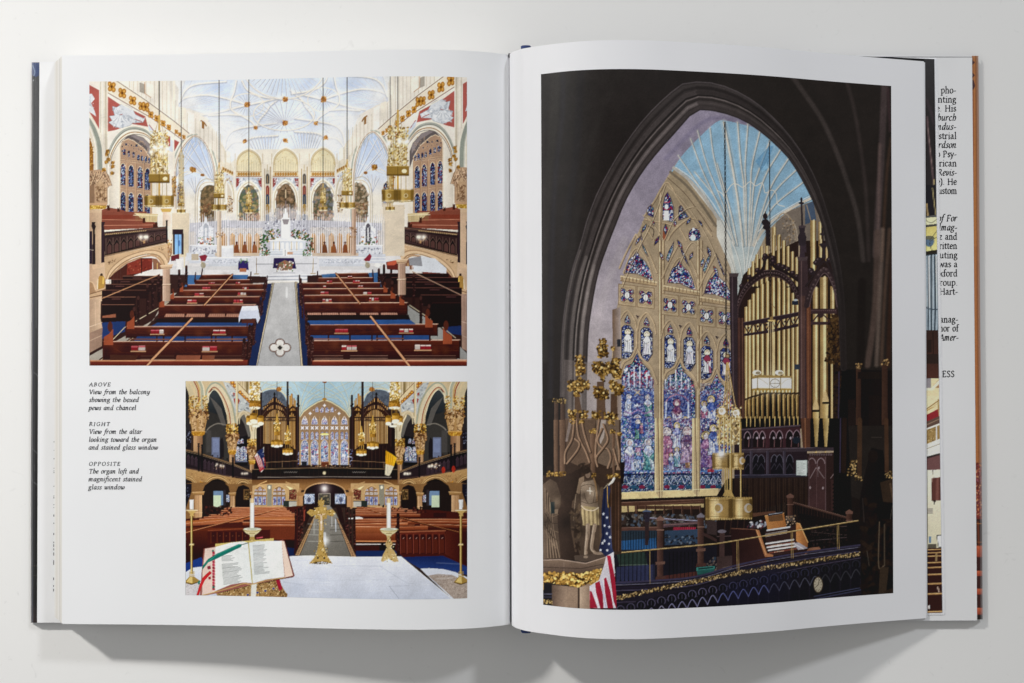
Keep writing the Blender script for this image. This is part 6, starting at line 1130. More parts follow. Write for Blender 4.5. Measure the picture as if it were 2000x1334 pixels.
    F([(0,680),(260,700),(300,760),(300,1000),(0,1060)],'1e1416');[L([(x,690),(x-10,780)],2,'37241e') for x in (60,100,145,190)];L([(0,800),(110,795)],1.4,'5a4444');F([(20,760),(55,760),(50,1050),(15,1050)],'45302e');E(35,765,30,12,'6a626e');F([(0,940),(105,930),(105,1040),(0,1060)],'3f2e2c');F([(40,1010),(105,1000),(105,1035),(40,1040)],'5c4c44')
    F([(95,745),(270,752),(340,940),(340,1000),(110,1010)],('2a1718','3a1f1a',(100,0),(330,0)));L([(100,745),(268,752)],1.6,'7a4c38');F([(265,752),(290,755),(345,915),(390,925),(385,940),(330,940)],'a8683c');L([(272,755),(338,925)],1.4,'d9985c')
    F([(215,715),(330,705),(335,740),(220,745)],'3a2c34');S([(215,700),(335,690),(335,742),(215,745)],['8c94a4','2c242c','d0cfd4','6b2a34','1c181c'],50,1,2.6,.9,1.8)
    F([(330,660),(460,640),(478,735),(350,765)],('c07c3c','a5622c',(330,0),(470,0)));F([(352,660),(450,648),(456,690),(360,700)],'6a4628');L([(330,658),(460,640)],1.4,'e0a868');F([(350,645),(450,630),(452,645),(352,660)],'2c2c34');L([(360,648),(448,636)],.8,'c9ccd4')
    F([(330,765),(500,730),(560,720),(620,870),(640,900),(390,930),(345,900)],'35201e')
    L([(345,758),(500,735)],3,'c9ccd2');L([(335,785),(480,760)],2.4,'8a8078');L([(335,800),(480,775)],1.4,'b8b0a4')
    for k,(y,w) in enumerate(((850,3.2),(875,3.4),(895,3))): L([(338+k*8,y),(525+k*8,y-28)],w,'dcd9d6');L([(338+k*8,y+7),(525+k*8,y-20)],1,'2a1c1c');L([(345+k*8,y+18),(530+k*8,y-12)],2.6,'7a3a2a');[E(380+k*8+i*8,y+12-i*1.2,2,3,'e6d2b0') for i in range(9)]
    F([(545,710),(565,712),(625,840),(622,872),(590,872),(545,830)],('c9803c','8a5028',(545,0),(625,0)));L([(548,708),(568,712),(624,840)],1.6,'e6a25c');F([(470,660),(525,655),(535,690),(480,700)],'4a403c');S([(470,655),(540,655),(545,720),(480,730)],['8a6a4c','2c2420','c9a480'],30,1,2)
    F([(525,845),(560,840),(625,880),(560,895)],'9a929a');L([(530,850),(600,888)],1.2,'e0dce4');F([(500,900),(640,880),(600,930),(500,960)],'2c1814');F([(630,880),(700,870),(714,882),(640,905),(600,925)],'7a4a34');E(672,885,40,10,'8a5a40')
    F([(360,985),(560,940),(720,905),(720,930),(560,965),(400,995)],'a5643a')
    # gallery front, curving
    P()
    F([(1196,1140),(1250,1140),(1330,1130),(1420,1112),(1520,1096),(1620,1074),(1684,1064),(1690,1200),(1196,1200)],'1e1a24')
    def cur(y0,y1,w,col,al=1,soft=.6): L([(1196,y0),(1280,y0-4),(1360,y0-12),(1450,(y0*2+y1)/3-12),(1560,(y0+2*y1)/3-8),(1684,y1)],w,col,al,1,soft=soft)
    cur(1138,1064,3.5,'37324c');cur(1143,1068,1.2,'7c7a94',.8);cur(1149,1073,3,'221c2c');cur(1154,1076,1,'5c5470');cur(1158,1079,2,'17131c')
    for t in np.linspace(0,1,80):
        x=1200+t*484;y=1170-t*88+10*math.sin(t*PI)*-.6
        E(x,y-1,3.1,4.2,'3c2e1c');S([(x-3,y-5),(x+3,y-5),(x+3,y+3),(x-3,y+3)],['d9b878','8a6c3c','2a1e10','b8965a'],9,.5,1.2,.9,1.8)
    cur(1177,1089,1.1,'4a4058')
    for i in range(24):
        t=i/24;x=1202+t*480;w=20;y=1183-t*92-4*math.sin(t*PI);h=26
        cA=['4c4660','565070','3c3a58','303048','282834'][min(4,int(t*5))]
        F([(x,y),(x+w-2,y-3),(x+w-2,y+60),(x,y+60)],'15131a');L([(x+10+7.5*math.cos(u),y+8+8*math.sin(u)) for u in np.linspace(2.6,7.0,12)],1.5,cA);E(x+10,y+8,4,5,'100e14');L([(x+10,y+4),(x+10,y+12)],1,cA,.7)
        L([(x,y+h+10),(x+5,y+h-2),(x+10,y+h-8),(x+15,y+h-3),(x+20,y+h+6)],1.6,['8a86a4','7c7aa4','5c62a0','4a4a5c','383840'][min(4,int(t*5))],.9,1)
    G(1500,1140,45,'1c2050',.22);G(1440,1160,26,'20265c',.2)
    E(1598,1142,9.5,16,'4a3c2c');E(1598,1142,8,14,'a89c84');[L([(1598+5.4*math.cos(u),1142+10*math.sin(u)),(1598+6.8*math.cos(u),1142+12.5*math.sin(u))],.8,'3a3024') for u in np.linspace(0,2*PI,12,endpoint=False)];L([(1598,1142),(1600,1133)],.9,'2a2018');L([(1598,1142),(1594,1146)],.9,'2a2018')
    for p in (((1590,1165),(1680,1148)),((1592,1170),(1682,1152))): L(p,1.6,'3c4060');
    # brass rail
    for (pa,pb) in (((1196,1081),(1400,1062)),((1400,1062),(1676,1017))): L([pa,pb],2.3,'8a6c3a');L([(pa[0],pa[1]-.7),(pb[0],pb[1]-.7)],1,'d9bb78')
    for x,y0,y1 in ((1269,1076,1140),(1439,1056,1115),(1442,1056,1115),(1548,1040,1090),(1545,1040,1090),(1635,1026,1072),(1638,1026,1072)): L([(x,y0),(x+1,y1)],1.1,'a8884c')
    # ---- arch mouldings (in front)
    F([tuple(q) for q in OA]+[tuple(q) for q in IA[::-1]],'332c2b')
    for t,w,col,al in ((0,2,'50484a',.9),(.1,5,'3b3433',.9),(.2,4,'272120',.9),(.36,9,'413938',.9),(.47,3,'1d1817',.9),(.53,2.2,'6a5f5c',.9),(.62,4,'2b2523',.9),(.74,8,'5b5150',.85),(.74,3,'776c69',.5),(.9,6,'3d3534',.9),(.99,2,'2a2424',.9)):
        k=np.clip(1-(np.arange(60)-22)/40.,.62,1)[:,None]
        L([tuple(q) for q in OA*(1-t)+IA*t],w,col,al,soft=2.6)
    for t,w in ((.06,3),(.36,6),(.53,3),(.76,7)): L([tuple(q) for q in (OA*(1-t)+IA*t)[:20]],w,'a39890',.28,soft=4)
    for t in (.2,.36,.74): L([tuple(q) for q in (OA*(1-t)+IA*t)[34:]],8,'1e1817',.45,soft=4)
    # ---- right foreground figure in the dark
    f()
    F([(980,560),(1000,430),(1060,190),(1140,210),(1170,380),(1215,420),(1225,1210),(990,1220)],('1a1310','120d0b',(980,0),(1220,0)))
    S([(990,560),(1215,540),(1215,1200),(1000,1210)],['221812','0e0a08','2e2018','1a120e'],260,2,6,.6,2.2)
    E(1070,250,34,44,'1d1512');F([(1120,430),(1215,400),(1215,570),(1140,560)],'3a2a1e',.9);L([(1190,440),(1212,560)],4,'5c4430',.8);F([(1100,580),(1205,570),(1200,680),(1100,680)],'15120f');L([(1205,590),(1190,680)],1.2,'4a4238');L([(1115,700),(1110,1000),(1150,1000)],2.2,'6a5844',.8,1);L([(1150,720),(1150,1000)],3,'4f4234',.8);F([(1120,1010),(1180,1010),(1160,1190),(1110,1190)],'3a2c20',.9);L([(1000,540),(1010,700)],2,'3a3230',.7);L([(1030,900),(1045,1000)],1.4,'5a5248',.6)
    for x,y in ((920,355),(970,390),(1180,375),(940,300)): S([(x-28,y-25),(x+28,y-25),(x+28,y+25),(x-28,y+25)],['8a6c3c','4a3418','c09a58','2a1c10'],34,.8,2.)
    L([(980,0),(978,370)],9,'48301f',.9,soft=2);L([(1162,0),(1165,350)],8,'4a3020',.9,soft=2);L([(875,0),(870,350)],9,'2c1c14',.8,soft=3);L([(1060,120),(1130,120)],1.4,'4a4038',.7)
    F([(1140,1180),(1216,1150),(1216,1200)],'2c2018')
    # ---- left foreground: pier with gilded canopy, saints, flag
    c()
    F([(30,1150),(200,1130),(205,1340),(30,1340)],'1e1917')
    F([(190,860),(360,880),(540,850),(560,1334),(175,1334)],('6e625e','8d817c',(170,0),(420,0)),.5)
    for x0,x1 in ((120,150),(165,200)): F([(x0,1160),(x1,1160),(x1,1340),(x0,1340)],('5a4438','3a2a22',(x0,0),(x1,0)))
    F([(268,1100),(296,1100),(340,1340),(268,1340)],'5c4434');F([(430,1020),(480,1020),(500,1340),(425,1340)],'5a4231');F([(530,1110),(575,1110),(580,1340),(525,1340)],'543c2c');F([(540,500),(600,480),(604,1340),(580,1340),(575,900),(545,870)],('6b5340','9a8a84',(545,0),(600,0)));F([(574,715),(602,712),(602,768),(576,766)],'2a2c34')
    for x,y,r in ((305,870,40),(310,930,45),(250,1050,38),(300,1050,45),(345,1045,36),(285,1100,28),(470,740,30),(470,800,48),(430,920,44),(475,930,50),(520,920,40),(565,890,36),(570,960,44),(555,1050,40),(590,1080,44),(440,1100,44),(485,1110,38),(545,780,12),(250,1260,36),(330,1270,40),(425,1270,38),(515,1280,40),(555,1290,34),(470,1000,16),(300,1000,16)):
        E(x,y+3,r*.78,r*.85,'2a1c0c');S([(x-r*.85,y-r),(x+r*.85,y-r),(x+r*.7,y+r),(x-r*.7,y+r)],gold,int(r*1.5),.9,2.4,.95,1.4);E(x-r*.2,y-r*.25,r*.18,r*.18,'f0d488',.8)
    for x,y in ((130,1160),(180,1160),(165,1155)): S([(x-22,y-18),(x+22,y-18),(x+22,y+16),(x-22,y+16)],['7a6434','3c2c14','a8884c'],20,.8,1.8)
    e()
    F([(30,0),(570,0),(575,920),(480,930),(30,960)],'3a2a21');F([(28,0),(110,0),(110,380),(28,380)],'1c1715');F([(190,-10),(400,-10),(360,300),(290,320),(200,280)],'6a5240',.8);F([(215,0),(240,0),(205,150),(190,150)],'8a7a74',.8);F([(400,0),(560,0),(560,300),(500,330),(400,290)],'75604e',.8);F([(415,0),(470,0),(455,120),(430,170),(410,110)],'a59890',.8)
    for x0,x1 in ((110,140),(150,190),(360,396),(510,530)): F([(x0,0 if x0<300 else 70),(x1,0 if x0<300 else 70),(x1-2,380),(x0+4,380)],('7d5e48','523a2b',(x0,0),(x1,0)))
    for p in ([(250,0),(235,130),(190,220),(185,300)],[(265,0),(275,90),(290,140),(330,220),(355,290)],[(300,0),(320,100),(360,220)],[(255,130),(285,160),(270,210),(200,300)],[(420,0),(400,150),(395,260)],[(440,60),(410,140),(440,190),(480,200),(500,260),(480,330)],[(450,30),(480,130),(450,190),(400,260),(410,320)],[(540,90),(560,250),(545,340)],[(520,200),(540,280),(560,340)]):
        L([(x+7,y+4) for x,y in p],4,'33241b',.8,1);L(p,3.4,'86664e',1,1);L([(x-3,y) for x,y in p],1,'ab8a6c',.8,1)
    for x,y,r in ((85,370,22),(128,372,18),(172,370,22),(378,75,20),(378,380,20),(490,385,18),(520,385,18),(548,382,18),(515,80,18),(505,18,24),(300,15,18),(240,8,20),(560,95,14)): S([(x-r,y-r*.8),(x+r,y-r*.8),(x+r,y+r*.8),(x-r,y+r*.8)],gold+['c99a44'],30,.8,2.)
    # shadowed backing between saints
    F([(150,400),(300,330),(300,960),(150,960)],('3b2b22','2a1e18',(150,0),(300,0)));F([(490,400),(575,400),(575,900),(500,900)],'36241a');[L([(x,430),(x,900)],2,c_) for x,c_ in ((505,'5a3c2c'),(535,'4a3022'),(555,'5a3c2c'))];F([(568,290),(598,290),(590,440),(568,440)],'1c1416')
    # robed saint, partly out of frame
    F([(40,440),(85,405),(130,430),(160,520),(155,590),(135,650),(145,800),(160,950),(30,955),(30,470)],('6a5646','4a3a2e',(30,0),(160,0)))
    for i in range(9): L([(50+i*8,470+i*16),(62+i*5,700),(70+i*10,945)],1.8,['8a725c','3a2c22'][i % 2],.8,1)
    for i in range(5): L([(50,600+i*40),(95,660+i*45),(140,650+i*60)],1.8,['7d6650','3a2c22'][i % 2],.7,1)
    F([(85,565),(118,560),(118,640),(92,645)],'1e2a2c');L([(86,566),(90,644)],1.4,'8a7a60');F([(115,615),(140,612),(138,645),(118,648)],'7a6450');E(80,330,20,18,'241c18')
    # armoured saint
    F([(270,500),(300,420),(320,400),(318,340),(350,325),(372,350),(370,400),(420,450),(440,520),(440,720),(455,900),(300,960),(255,820),(225,700),(240,560)],'4a3a2e')
    F([(300,430),(385,410),(410,520),(418,600),(300,600),(296,500)],('97816a','74614f',(300,0),(410,0)));E(340,370,30,40,'3a2a20');E(345,375,17,26,'7a6250');F([(265,500),(285,400),(320,385),(318,420),(300,440),(290,510)],'7d6650');E(330,345,34,26,'2e221b');S([(280,300),(340,290),(350,350),(290,350)],['2a1f18','3a2c22'],30,1,2.6)
    F([(300,590),(415,600),(432,640),(435,720),(315,725),(298,640)],'a08a5e')
    for i in range(9): L([(308+i*14,615),(312+i*14,720)],1.6,['c9b07c','5a4830'][i % 2],.85)
    L([(300,590),(330,615),(380,622),(418,602)],2,'cbb79a',1,1);L([(340,485),(375,490)],1.6,'d9d2c4');L([(358,465),(360,508)],1.6,'d9d2c4');L([(330,440),(360,440)],1,'c3b29a');L([(385,400),(400,460),(408,560)],3,'8a6640',1,1)
    for p,w in (([(345,725),(342,800),(335,860),(332,930)],9),([(392,725),(380,800),(372,880),(400,915)],8)): L(p,w,'8c7560',1,1,w2=w*.55);L([(x-8,y) for x,y in p],w*.3,'b59e86',.8,1)
    L([(440,470),(430,620),(440,880)],6,'5c4836',.9,1);L([(245,560),(230,700),(262,900)],4,'5a4636',.8,1);L([(262,510),(245,690)],1.4,'85705a');S([(225,560),(290,560),(300,900),(250,860)],['54412f','2c2018','6a543e'],50,1.2,3.4,.7,2.4)
    F([(250,930),(330,925),(470,905),(478,940),(330,975),(255,965)],'4f4036');E(420,915,40,10,'8a7460');E(330,940,16,10,'8a7460')
    for x,y,r,c_,al in ((385,500,8,'c9b294',.5),(312,520,9,'2a1f18',.5),(405,560,7,'5a4636',.6),(350,660,8,'c9b07c',.35),(425,660,7,'3a2c20',.6),(60,700,10,'241b15',.6),(130,560,8,'a58c70',.45),(110,850,8,'a58c70',.35),(200,700,14,'1a120e',.6),(290,760,10,'1a120e',.5),(470,560,6,'1a120e',.5)): G(x,y,r,c_,al)
    for p in ([(300,455),(350,440),(392,455)],[(302,560),(355,575),(412,560)],[(318,500),(330,545),(345,570)],[(395,480),(388,530),(380,570)],[(345,770),(350,820),(340,900)],[(395,770),(388,840),(385,890)]): L(p,.9,'33261c',.8,1)
    # capital with gilded foliage
    F([(28,960),(150,955),(330,980),(478,935),(470,1000),(440,1040),(300,1055),(28,1045)],('7d6552','5a463a',(0,960),(0,1040)));L([(28,962),(150,958),(330,985),(478,938)],1.6,'ad9380');L([(180,975),(180,1040)],1,'8a7262');L([(28,1010),(300,1020),(450,990)],1.2,'3c2e26')
    F([(28,1045),(300,1052),(455,1020),(460,1075),(420,1115),(280,1150),(180,1130),(28,1110)],'6b4a14');S([(28,1045),(300,1052),(455,1020),(460,1075),(420,1115),(280,1150),(180,1130),(28,1110)],['c9963a','8a5f1c','f0cc70','a87a2c','3c2608','e0b050'],520,1.,3.,.95,1.3)
    F([(98,1130),(280,1150),(360,1120),(360,1300),(98,1290)],'8a715c');F([(98,1130),(200,1140),(200,1290),(98,1280)],('5a463a','947a64',(98,0),(200,0)));F([(276,1150),(288,1150),(288,1300),(276,1300)],'3a2c24');F([(290,1150),(360,1130),(360,1300),(290,1300)],('b2977e','8a705c',(290,0),(360,0)))
    F([(28,1120),(98,1130),(98,1230),(28,1230)],'15121a');L([(28,1195),(98,1195)],2.4,'4a4a5c');L([(28,1215),(98,1215)],1.6,'34344a');S([(28,1232),(98,1232),(98,1262),(28,1258)],['8a6a34','c9a860','2a1e10'],60,.8,1.8);L([(38,1120),(38,1165)],2,'c99a3c')
    # flag on the staff
    F([(455,460),(490,440),(500,480),(485,560),(492,700),(512,880),(525,915),(470,940),(420,890),(440,800),(438,620)],('1c2242','2a3358',(440,0),(510,0)));L([(465,470),(455,620),(450,860)],3,'141830',.7,1);L([(478,460),(480,560),(485,600)],1.6,'b88a34',1,1);L([(500,600),(505,880)],2,'3c4670',.7,1)
    for x,y in ((452,645),(476,670),(492,735),(475,780),(497,805),(458,830),(445,845),(490,850),(478,895),(432,893),(460,725)): F([(x+11*(1 if k % 2==0 else .42)*math.sin(k*PI/5),y-13*(1 if k % 2==0 else .42)*math.cos(k*PI/5)) for k in range(10)],'c9cede')
    F([(470,935),(522,905),(540,1290),(358,1292),(356,1140),(420,1100),(455,1000)],'c9c3cc')
    for p in ([(475,930),(500,930),(530,1080),(540,1200),(540,1295),(520,1240),(495,1060)],[(455,1090),(470,1080),(500,1180),(520,1292),(480,1292),(462,1180)],[(395,1120),(425,1105),(448,1200),(452,1292),(430,1292),(400,1180)],[(358,1170),(372,1180),(412,1290),(358,1292)]): F(p,('c01c38','96142a',(0,950),(0,1280)))
    L([(440,1110),(452,1200),(470,1290)],2,'9aa0c0',.7,1);L([(515,930),(528,1050)],2,'e6e6f0',.8)
    F([(478,440),(505,420),(520,392),(534,402),(520,430),(488,452)],'b9b6b0');L([(470,452),(500,432),(528,396)],1.6,'e6e2d8');L([(455,470),(500,425)],2,'8a7a5c')
    # ---- chains and the great hanging lamp
    def chain(pts,w,step):
        for (x0,y0),(x1,y1) in zip(pts,pts[1:]):
            n=int(math.hypot(x1-x0,y1-y0)/step)
            for i in range(n):
                t=i/n;u=(i+.75)/n;A_=(x0+(x1-x0)*t,y0+(y1-y0)*t);B_=(x0+(x1-x0)*u,y0+(y1-y0)*u)
                if i % 2: L([A_,B_],w*.9,'1f1a1a')
                else: L([(A_[0]-w*.45,A_[1]),(B_[0]-w*.45,B_[1])],w*.42,'1f1a1a');L([(A_[0]+w*.45,A_[1]),(B_[0]+w*.45,B_[1])],w*.42,'1f1a1a')
    P();chain([(1415.5,238),(1417,420),(1418.5,700)],2.8,5.2);chain([(1502.5,274),(1504,430),(1504.5,560)],1.8,4);
    d();F([(62,940),(70,880),(85,880),(95,940)],'c09a54');E(78,835,18,18,'5a4a34');E(78,835,10,10,'a8885c')
    for x0,x1 in ((66,70),(78,78),(88,95),(70,40),(90,160)): L([(x0,940),(x1,1334)],2.,'8a6a34');L([(x0-3,940),(x1-3,1334)],.8,'dcc08a')
    for x,y in ((38,1235),(140,1250)): E(x,y+10,34,50,'b08c4c');S([(x-40,y-60),(x+40,y-60),(x+40,y+90),(x-40,y+90)],['d9ba78','7a5a2c','f0dca8','a07c3c'],60,1,2.2);E(x,y,26,26,'f2ece0');E(x-4,y-4,14,14,'c9b898')
    f()
    F([(2,0),(100,-10),(165,0),(165,160),(90,180),(0,160)],'c9ab68',.55);S([(0,-30),(165,-30),(165,165),(0,165)],['e6cf94','8a6a34','f4e6bc','b8944c','4a3818'],190,1,2.4)
    for x in (20,50,75,98,160): L([(x,-20),(x,240)],2.4,'a8863f');L([(x-3,-20),(x-3,240)],.9,'e6cf94')
    L([(8,40),(50,90),(90,40)],2,'d9ba78',1,1);L([(100,60),(130,110),(160,60)],2,'d9ba78',1,1);L([(10,170),(45,130),(85,165)],2,'d9ba78',1,1)
    def drum(x0,x1,y0,y1):
        F([(x0,y0),(x1,y0),(x1,y1),(x0,y1)],('c8a662','8a6a34',(x0,0),(x1,0)));[L([(x0+(x1-x0)*u,y0+4),(x0+(x1-x0)*u,y1-4)],(x1-x0)*.05,c_,al,soft=(x1-x0)*.035) for u,c_,al in ((.06,'5a4018',.7),(.3,'e6c888',.75),(.42,'f2dca4',.5),(.7,'9a7638',.5),(.95,'4a3414',.8))];L([(x0,y0+14),(x1,y0+14)],.8,'6b5024');L([(x0,y1-12),(x1,y1-12)],.8,'6b5024')
        n=int((x1-x0)/11)
        for i in range(n): x=x0+(i+.5)*(x1-x0)/n;E(x,y0-3,4.5,8,'b8954e');E(x,y1+5,3.6,7,'c9a55c')
        for i in range(60): E(I.rs.uniform(x0,x1),I.rs.uniform(y0+15,y1-15),1.2,1.4,'7a5c2c')
    drum(-30,90,235,330);drum(104,185,235,330);E(172,280,18,26,'b9b4b0',.9);E(180,280,14,18,'a58448');F([(86,230),(106,230),(106,540),(86,540)],'9a7838');L([(92,235),(92,540)],1.4,'e0c480')
    for x in (58,72,165): L([(x,340),(x,530)],2,'a8863f');L([(x-3,340),(x-3,530)],.9,'e0c480')
    F([(40,520),(60,480),(95,480),(120,530)],'b8954e');G(30,232,5,'ffffff',.95);G(30,232,10,'c9d4ff',.4)
    L([(165,20),(165,230)],2,'a8863f')
    drum(-78,106,540,675);drum(106,242,540,672);L([(106,540),(106,675)],1.4,'4a3818')
    for x in (14,215): E(x,605,28,32,'b0a8a0',.9);E(x+(8 if x > 100 else -8),605,20,24,'a08048')
    L([(-60,540),(-60,670)],3,'6b5028',.5,soft=4)
    P();G(1408,886,3,'ffffff',.9)
    I.sat=.82;I.contrast=.45;I.detail(.028,(22,55));I.detail(.018,(6,12));I.detail(.012);I.grain(.06)
    return I
# ---------------------------------------------------------------- helpers
def lin(c):
    c = np.asarray(c, np.float64); return np.where(c <= .04045, c / 12.92, ((c + .055) / 1.055) ** 2.4)
def un(px, py, z):                        # point of the photograph at height z -> place on the table
    return ((px - 1000) * (D - z) / FPX, (667 - py) * (D - z) / FPX, z)
def mat(name, col, rough=.5, spec=.4, attr=None, bump=0., bscale=400., var=0., vscale=30., coat=0., wave=0):
    m = bpy.data.materials.new(name); m.use_nodes = True; nt = m.node_tree; N = nt.nodes; Lk = nt.links
    b = N['Principled BSDF']; b.inputs['Roughness'].default_value = rough; b.inputs['Specular IOR Level'].default_value = spec
    if coat: b.inputs['Coat Weight'].default_value = coat; b.inputs['Coat Roughness'].default_value = .3
    tc = N.new('ShaderNodeTexCoord')
    if attr:
        a = N.new('ShaderNodeVertexColor'); a.layer_name = attr; out = a.outputs[0]
    else:
        a = N.new('ShaderNodeRGB'); a.outputs[0].default_value = (*col, 1); out = a.outputs[0]
    if var:
        n = N.new('ShaderNodeTexNoise'); n.inputs['Scale'].default_value = vscale; n.inputs['Detail'].default_value = 5
        Lk.new(tc.outputs['Object'], n.inputs['Vector'])
        mr = N.new('ShaderNodeMapRange'); mr.inputs['To Min'].default_value = 1 - var; mr.inputs['To Max'].default_value = 1 + var
        Lk.new(n.outputs['Fac'], mr.inputs['Value'])
        mx = N.new('ShaderNodeMix'); mx.data_type = 'RGBA'; mx.blend_type = 'MULTIPLY'; mx.inputs['Factor'].default_value = 1
        Lk.new(out, mx.inputs['A']); Lk.new(mr.outputs[0], mx.inputs['B']); out = mx.outputs['Result']
    Lk.new(out, b.inputs['Base Color'])
    if bump:
        n = N.new('ShaderNodeTexNoise'); n.inputs['Scale'].default_value = bscale; n.inputs['Detail'].default_value = 4
        Lk.new(tc.outputs['Object'], n.inputs['Vector'])
        bp = N.new('ShaderNodeBump'); bp.inputs['Strength'].default_value = bump; bp.inputs['Distance'].default_value = .0002
        Lk.new(n.outputs['Fac'], bp.inputs['Height']); Lk.new(bp.outputs[0], b.inputs['Normal'])
        if wave:                              # the slight cockle of a printed sheet
            n = N.new('ShaderNodeTexNoise'); n.inputs['Scale'].default_value = 11; n.inputs['Detail'].default_value = 1
            Lk.new(tc.outputs['Object'], n.inputs['Vector']); b2 = N.new('ShaderNodeBump'); b2.inputs['Strength'].default_value = 1; b2.inputs['Distance'].default_value = .0022
            Lk.new(n.outputs['Fac'], b2.inputs['Height']); Lk.new(b2.outputs[0], bp.inputs['Normal'])
    return m
def link(name, me, m, parent=None, smooth=True):
    o = bpy.data.objects.new(name, me); sc.collection.objects.link(o)
    if m: me.materials.append(m)
    if smooth: me.polygons.foreach_set('use_smooth', [True] * len(me.polygons))
    if parent: o.parent = parent
    return o
def gridmesh(name, P, col=None):          # P: (rows, cols, 3)
    H, W = P.shape[:2]; me = bpy.data.meshes.new(name)
    i = np.arange(H * W).reshape(H, W)
    q = np.stack([i[1:, :-1], i[1:, 1:], i[:-1, 1:], i[:-1, :-1]], -1).reshape(-1, 4)
    me.vertices.add(H * W); me.vertices.foreach_set('co', P.reshape(-1).astype(np.float32))
    me.loops.add(q.size); me.loops.foreach_set('vertex_index', q.reshape(-1).astype(np.int32))
    me.polygons.add(len(q)); me.polygons.foreach_set('loop_start', (np.arange(len(q)) * 4).astype(np.int32))
    me.update(calc_edges=True)
    if col is not None:
        a = me.color_attributes.new('ink', 'FLOAT_COLOR', 'POINT')
        a.data.foreach_set('color', np.concatenate([col.reshape(-1, 3), np.ones((H * W, 1))], 1).reshape(-1).astype(np.float32))
    return me
def sheet(name, top, m, parent, th=.00018, side=None, smooth=True):
    """closed sheet: top grid of points plus a bottom th below."""
    H, W = top.shape[:2]; bot = top.copy(); bot[..., 2] -= th
    nv = H * W; i = np.arange(nv).reshape(H, W); j = i + nv; i2 = i + 2 * nv; j2 = i + 3 * nv
    V = np.concatenate([top.reshape(-1, 3), bot.reshape(-1, 3)] * 2)
    F = [(i[r + 1, c], i[r + 1, c + 1], i[r, c + 1], i[r, c]) for r in range(H - 1) for c in range(W - 1)]
    F += [(j[r, c], j[r, c + 1], j[r + 1, c + 1], j[r + 1, c]) for r in range(H - 1) for c in range(W - 1)]
    ns = len(F); i, j = i2, j2
    F += [(i[0, c], i[0, c + 1], j[0, c + 1], j[0, c]) for c in range(W - 1)] + [(i[-1, c + 1], i[-1, c], j[-1, c], j[-1, c + 1]) for c in range(W - 1)]
    F += [(i[r + 1, 0], i[r, 0], j[r, 0], j[r + 1, 0]) for r in range(H - 1)] + [(i[r, -1], i[r + 1, -1], j[r + 1, -1], j[r, -1]) for r in range(H - 1)]
    used = np.unique(np.array(F)); mp = {int(u): k for k, u in enumerate(used)}
    me = bpy.data.meshes.new(name); me.from_pydata([tuple(V[u]) for u in used], [], [tuple(mp[int(k)] for k in f) for f in F])
    me.update(); o = link(name, me, m, parent, False)
    if smooth: me.polygons.foreach_set('use_smooth', [True] * ns + [False] * (len(F) - ns))
    return o
# ---------------------------------------------------------------- page shapes (heights from the photographed edges)
K = FPX * .1525
def prof(tab):
    xs = np.array([t[0] for t in tab], float); hs = np.array([t[1] for t in tab], float)
    zs = D - K / hs
    # smooth interpolation (monotone enough: Catmull-Rom on a fine table)
    X = np.linspace(xs[0], xs[-1], 900); Y = np.zeros_like(X); n = len(xs)
    m = np.gradient(zs, xs)
    for k, x in enumerate(X):
        i = min(n - 2, max(0, int(np.searchsorted(xs, x) - 1))); h = xs[i + 1] - xs[i]; t = (x - xs[i]) / h
        Y[k] = (2 * t**3 - 3 * t**2 + 1) * zs[i] + (t**3 - 2 * t**2 + t) * h * m[i] + (-2 * t**3 + 3 * t**2) * zs[i + 1] + (t**3 - t**2) * h * m[i + 1]
    return lambda x: np.interp(x, X, Y)
zL = prof([(100, 555.0), (200, 555.8), (300, 556.7), (400, 558.2), (500, 560.3), (600, 563), (700, 565.5), (780, 566.6), (850, 566.2), (920, 563.8), (960, 560.6), (985, 557.6), (996, 556.2)])
zR = prof([(996, 555.5), (998, 558), (1003, 561.4), (1018, 567), (1038, 571), (1065, 574.8), (1100, 579.3), (1150, 583.4), (1200, 585), (1260, 584.6), (1340, 581), (1440, 575), (1520, 568.8), (1600, 561), (1700, 552.2), (1760, 547.4), (1815, 543.1)])
YC = .00097; YH = .1525
SK = 4.5 / 1090                            # the loose leaf lies a little askew
def surf(side, px, py, dz=0.):
    px = np.asarray(px, float); py = np.asarray(py, float)
    z = zL(px) if side == 'L' else zR(px - SK * (py - 667))
    z = z + dz
    return np.stack([(px - 1000) * (D - z) / FPX, (667 - py) * (D - z) / FPX, z + 0 * px], -1)
def page_pts(side, x0, x1, n, dz=0., yh=YH, rows=9):
    xs = np.linspace(x0, x1, n); z = (zL if side == 'L' else zR)(xs) + dz
    P = np.zeros((rows, n, 3))
    for r in range(rows):
        Y = YC + yh - 2 * yh * r / (rows - 1)
        py = 667 - Y * FPX / (D - z)
        xx = xs + (SK * (py - 667) if side == 'R' else 0)
        P[r, :, 0] = (xx - 1000) * (D - z) / FPX; P[r, :, 1] = Y; P[r, :, 2] = z
    return P
PAPER = (.80, .81, .83)
m_paper = mat('coated_paper', PAPER, .55, .3, bump=.06, bscale=900, wave=1, var=.012, vscale=25)
m_paper_r = mat('coated_paper_cool', (.815, .82, .85), .5, .3, bump=.06, bscale=900, wave=1, var=.012, vscale=25)
m_flap = mat('jacket_paper_inside', (.78, .785, .80), .45, .4, bump=.05, bscale=700, wave=1, var=.015, vscale=18)
m_print = mat('printed_ink', None, .45, .15, attr='ink', bump=.05, bscale=1500, wave=1)
m_print_r = mat('printed_ink_gloss', None, .40, .22, attr='ink', bump=.12, bscale=1600, wave=1)
m_text = mat('black_ink', (.018, .018, .028), .5, .3)
m_cloth = mat('navy_book_cloth', (.022, .045, .16), .6, .3, bump=.4, bscale=2500)
m_jack = mat('jacket_print', None, .28, .5, attr='ink', coat=.15)
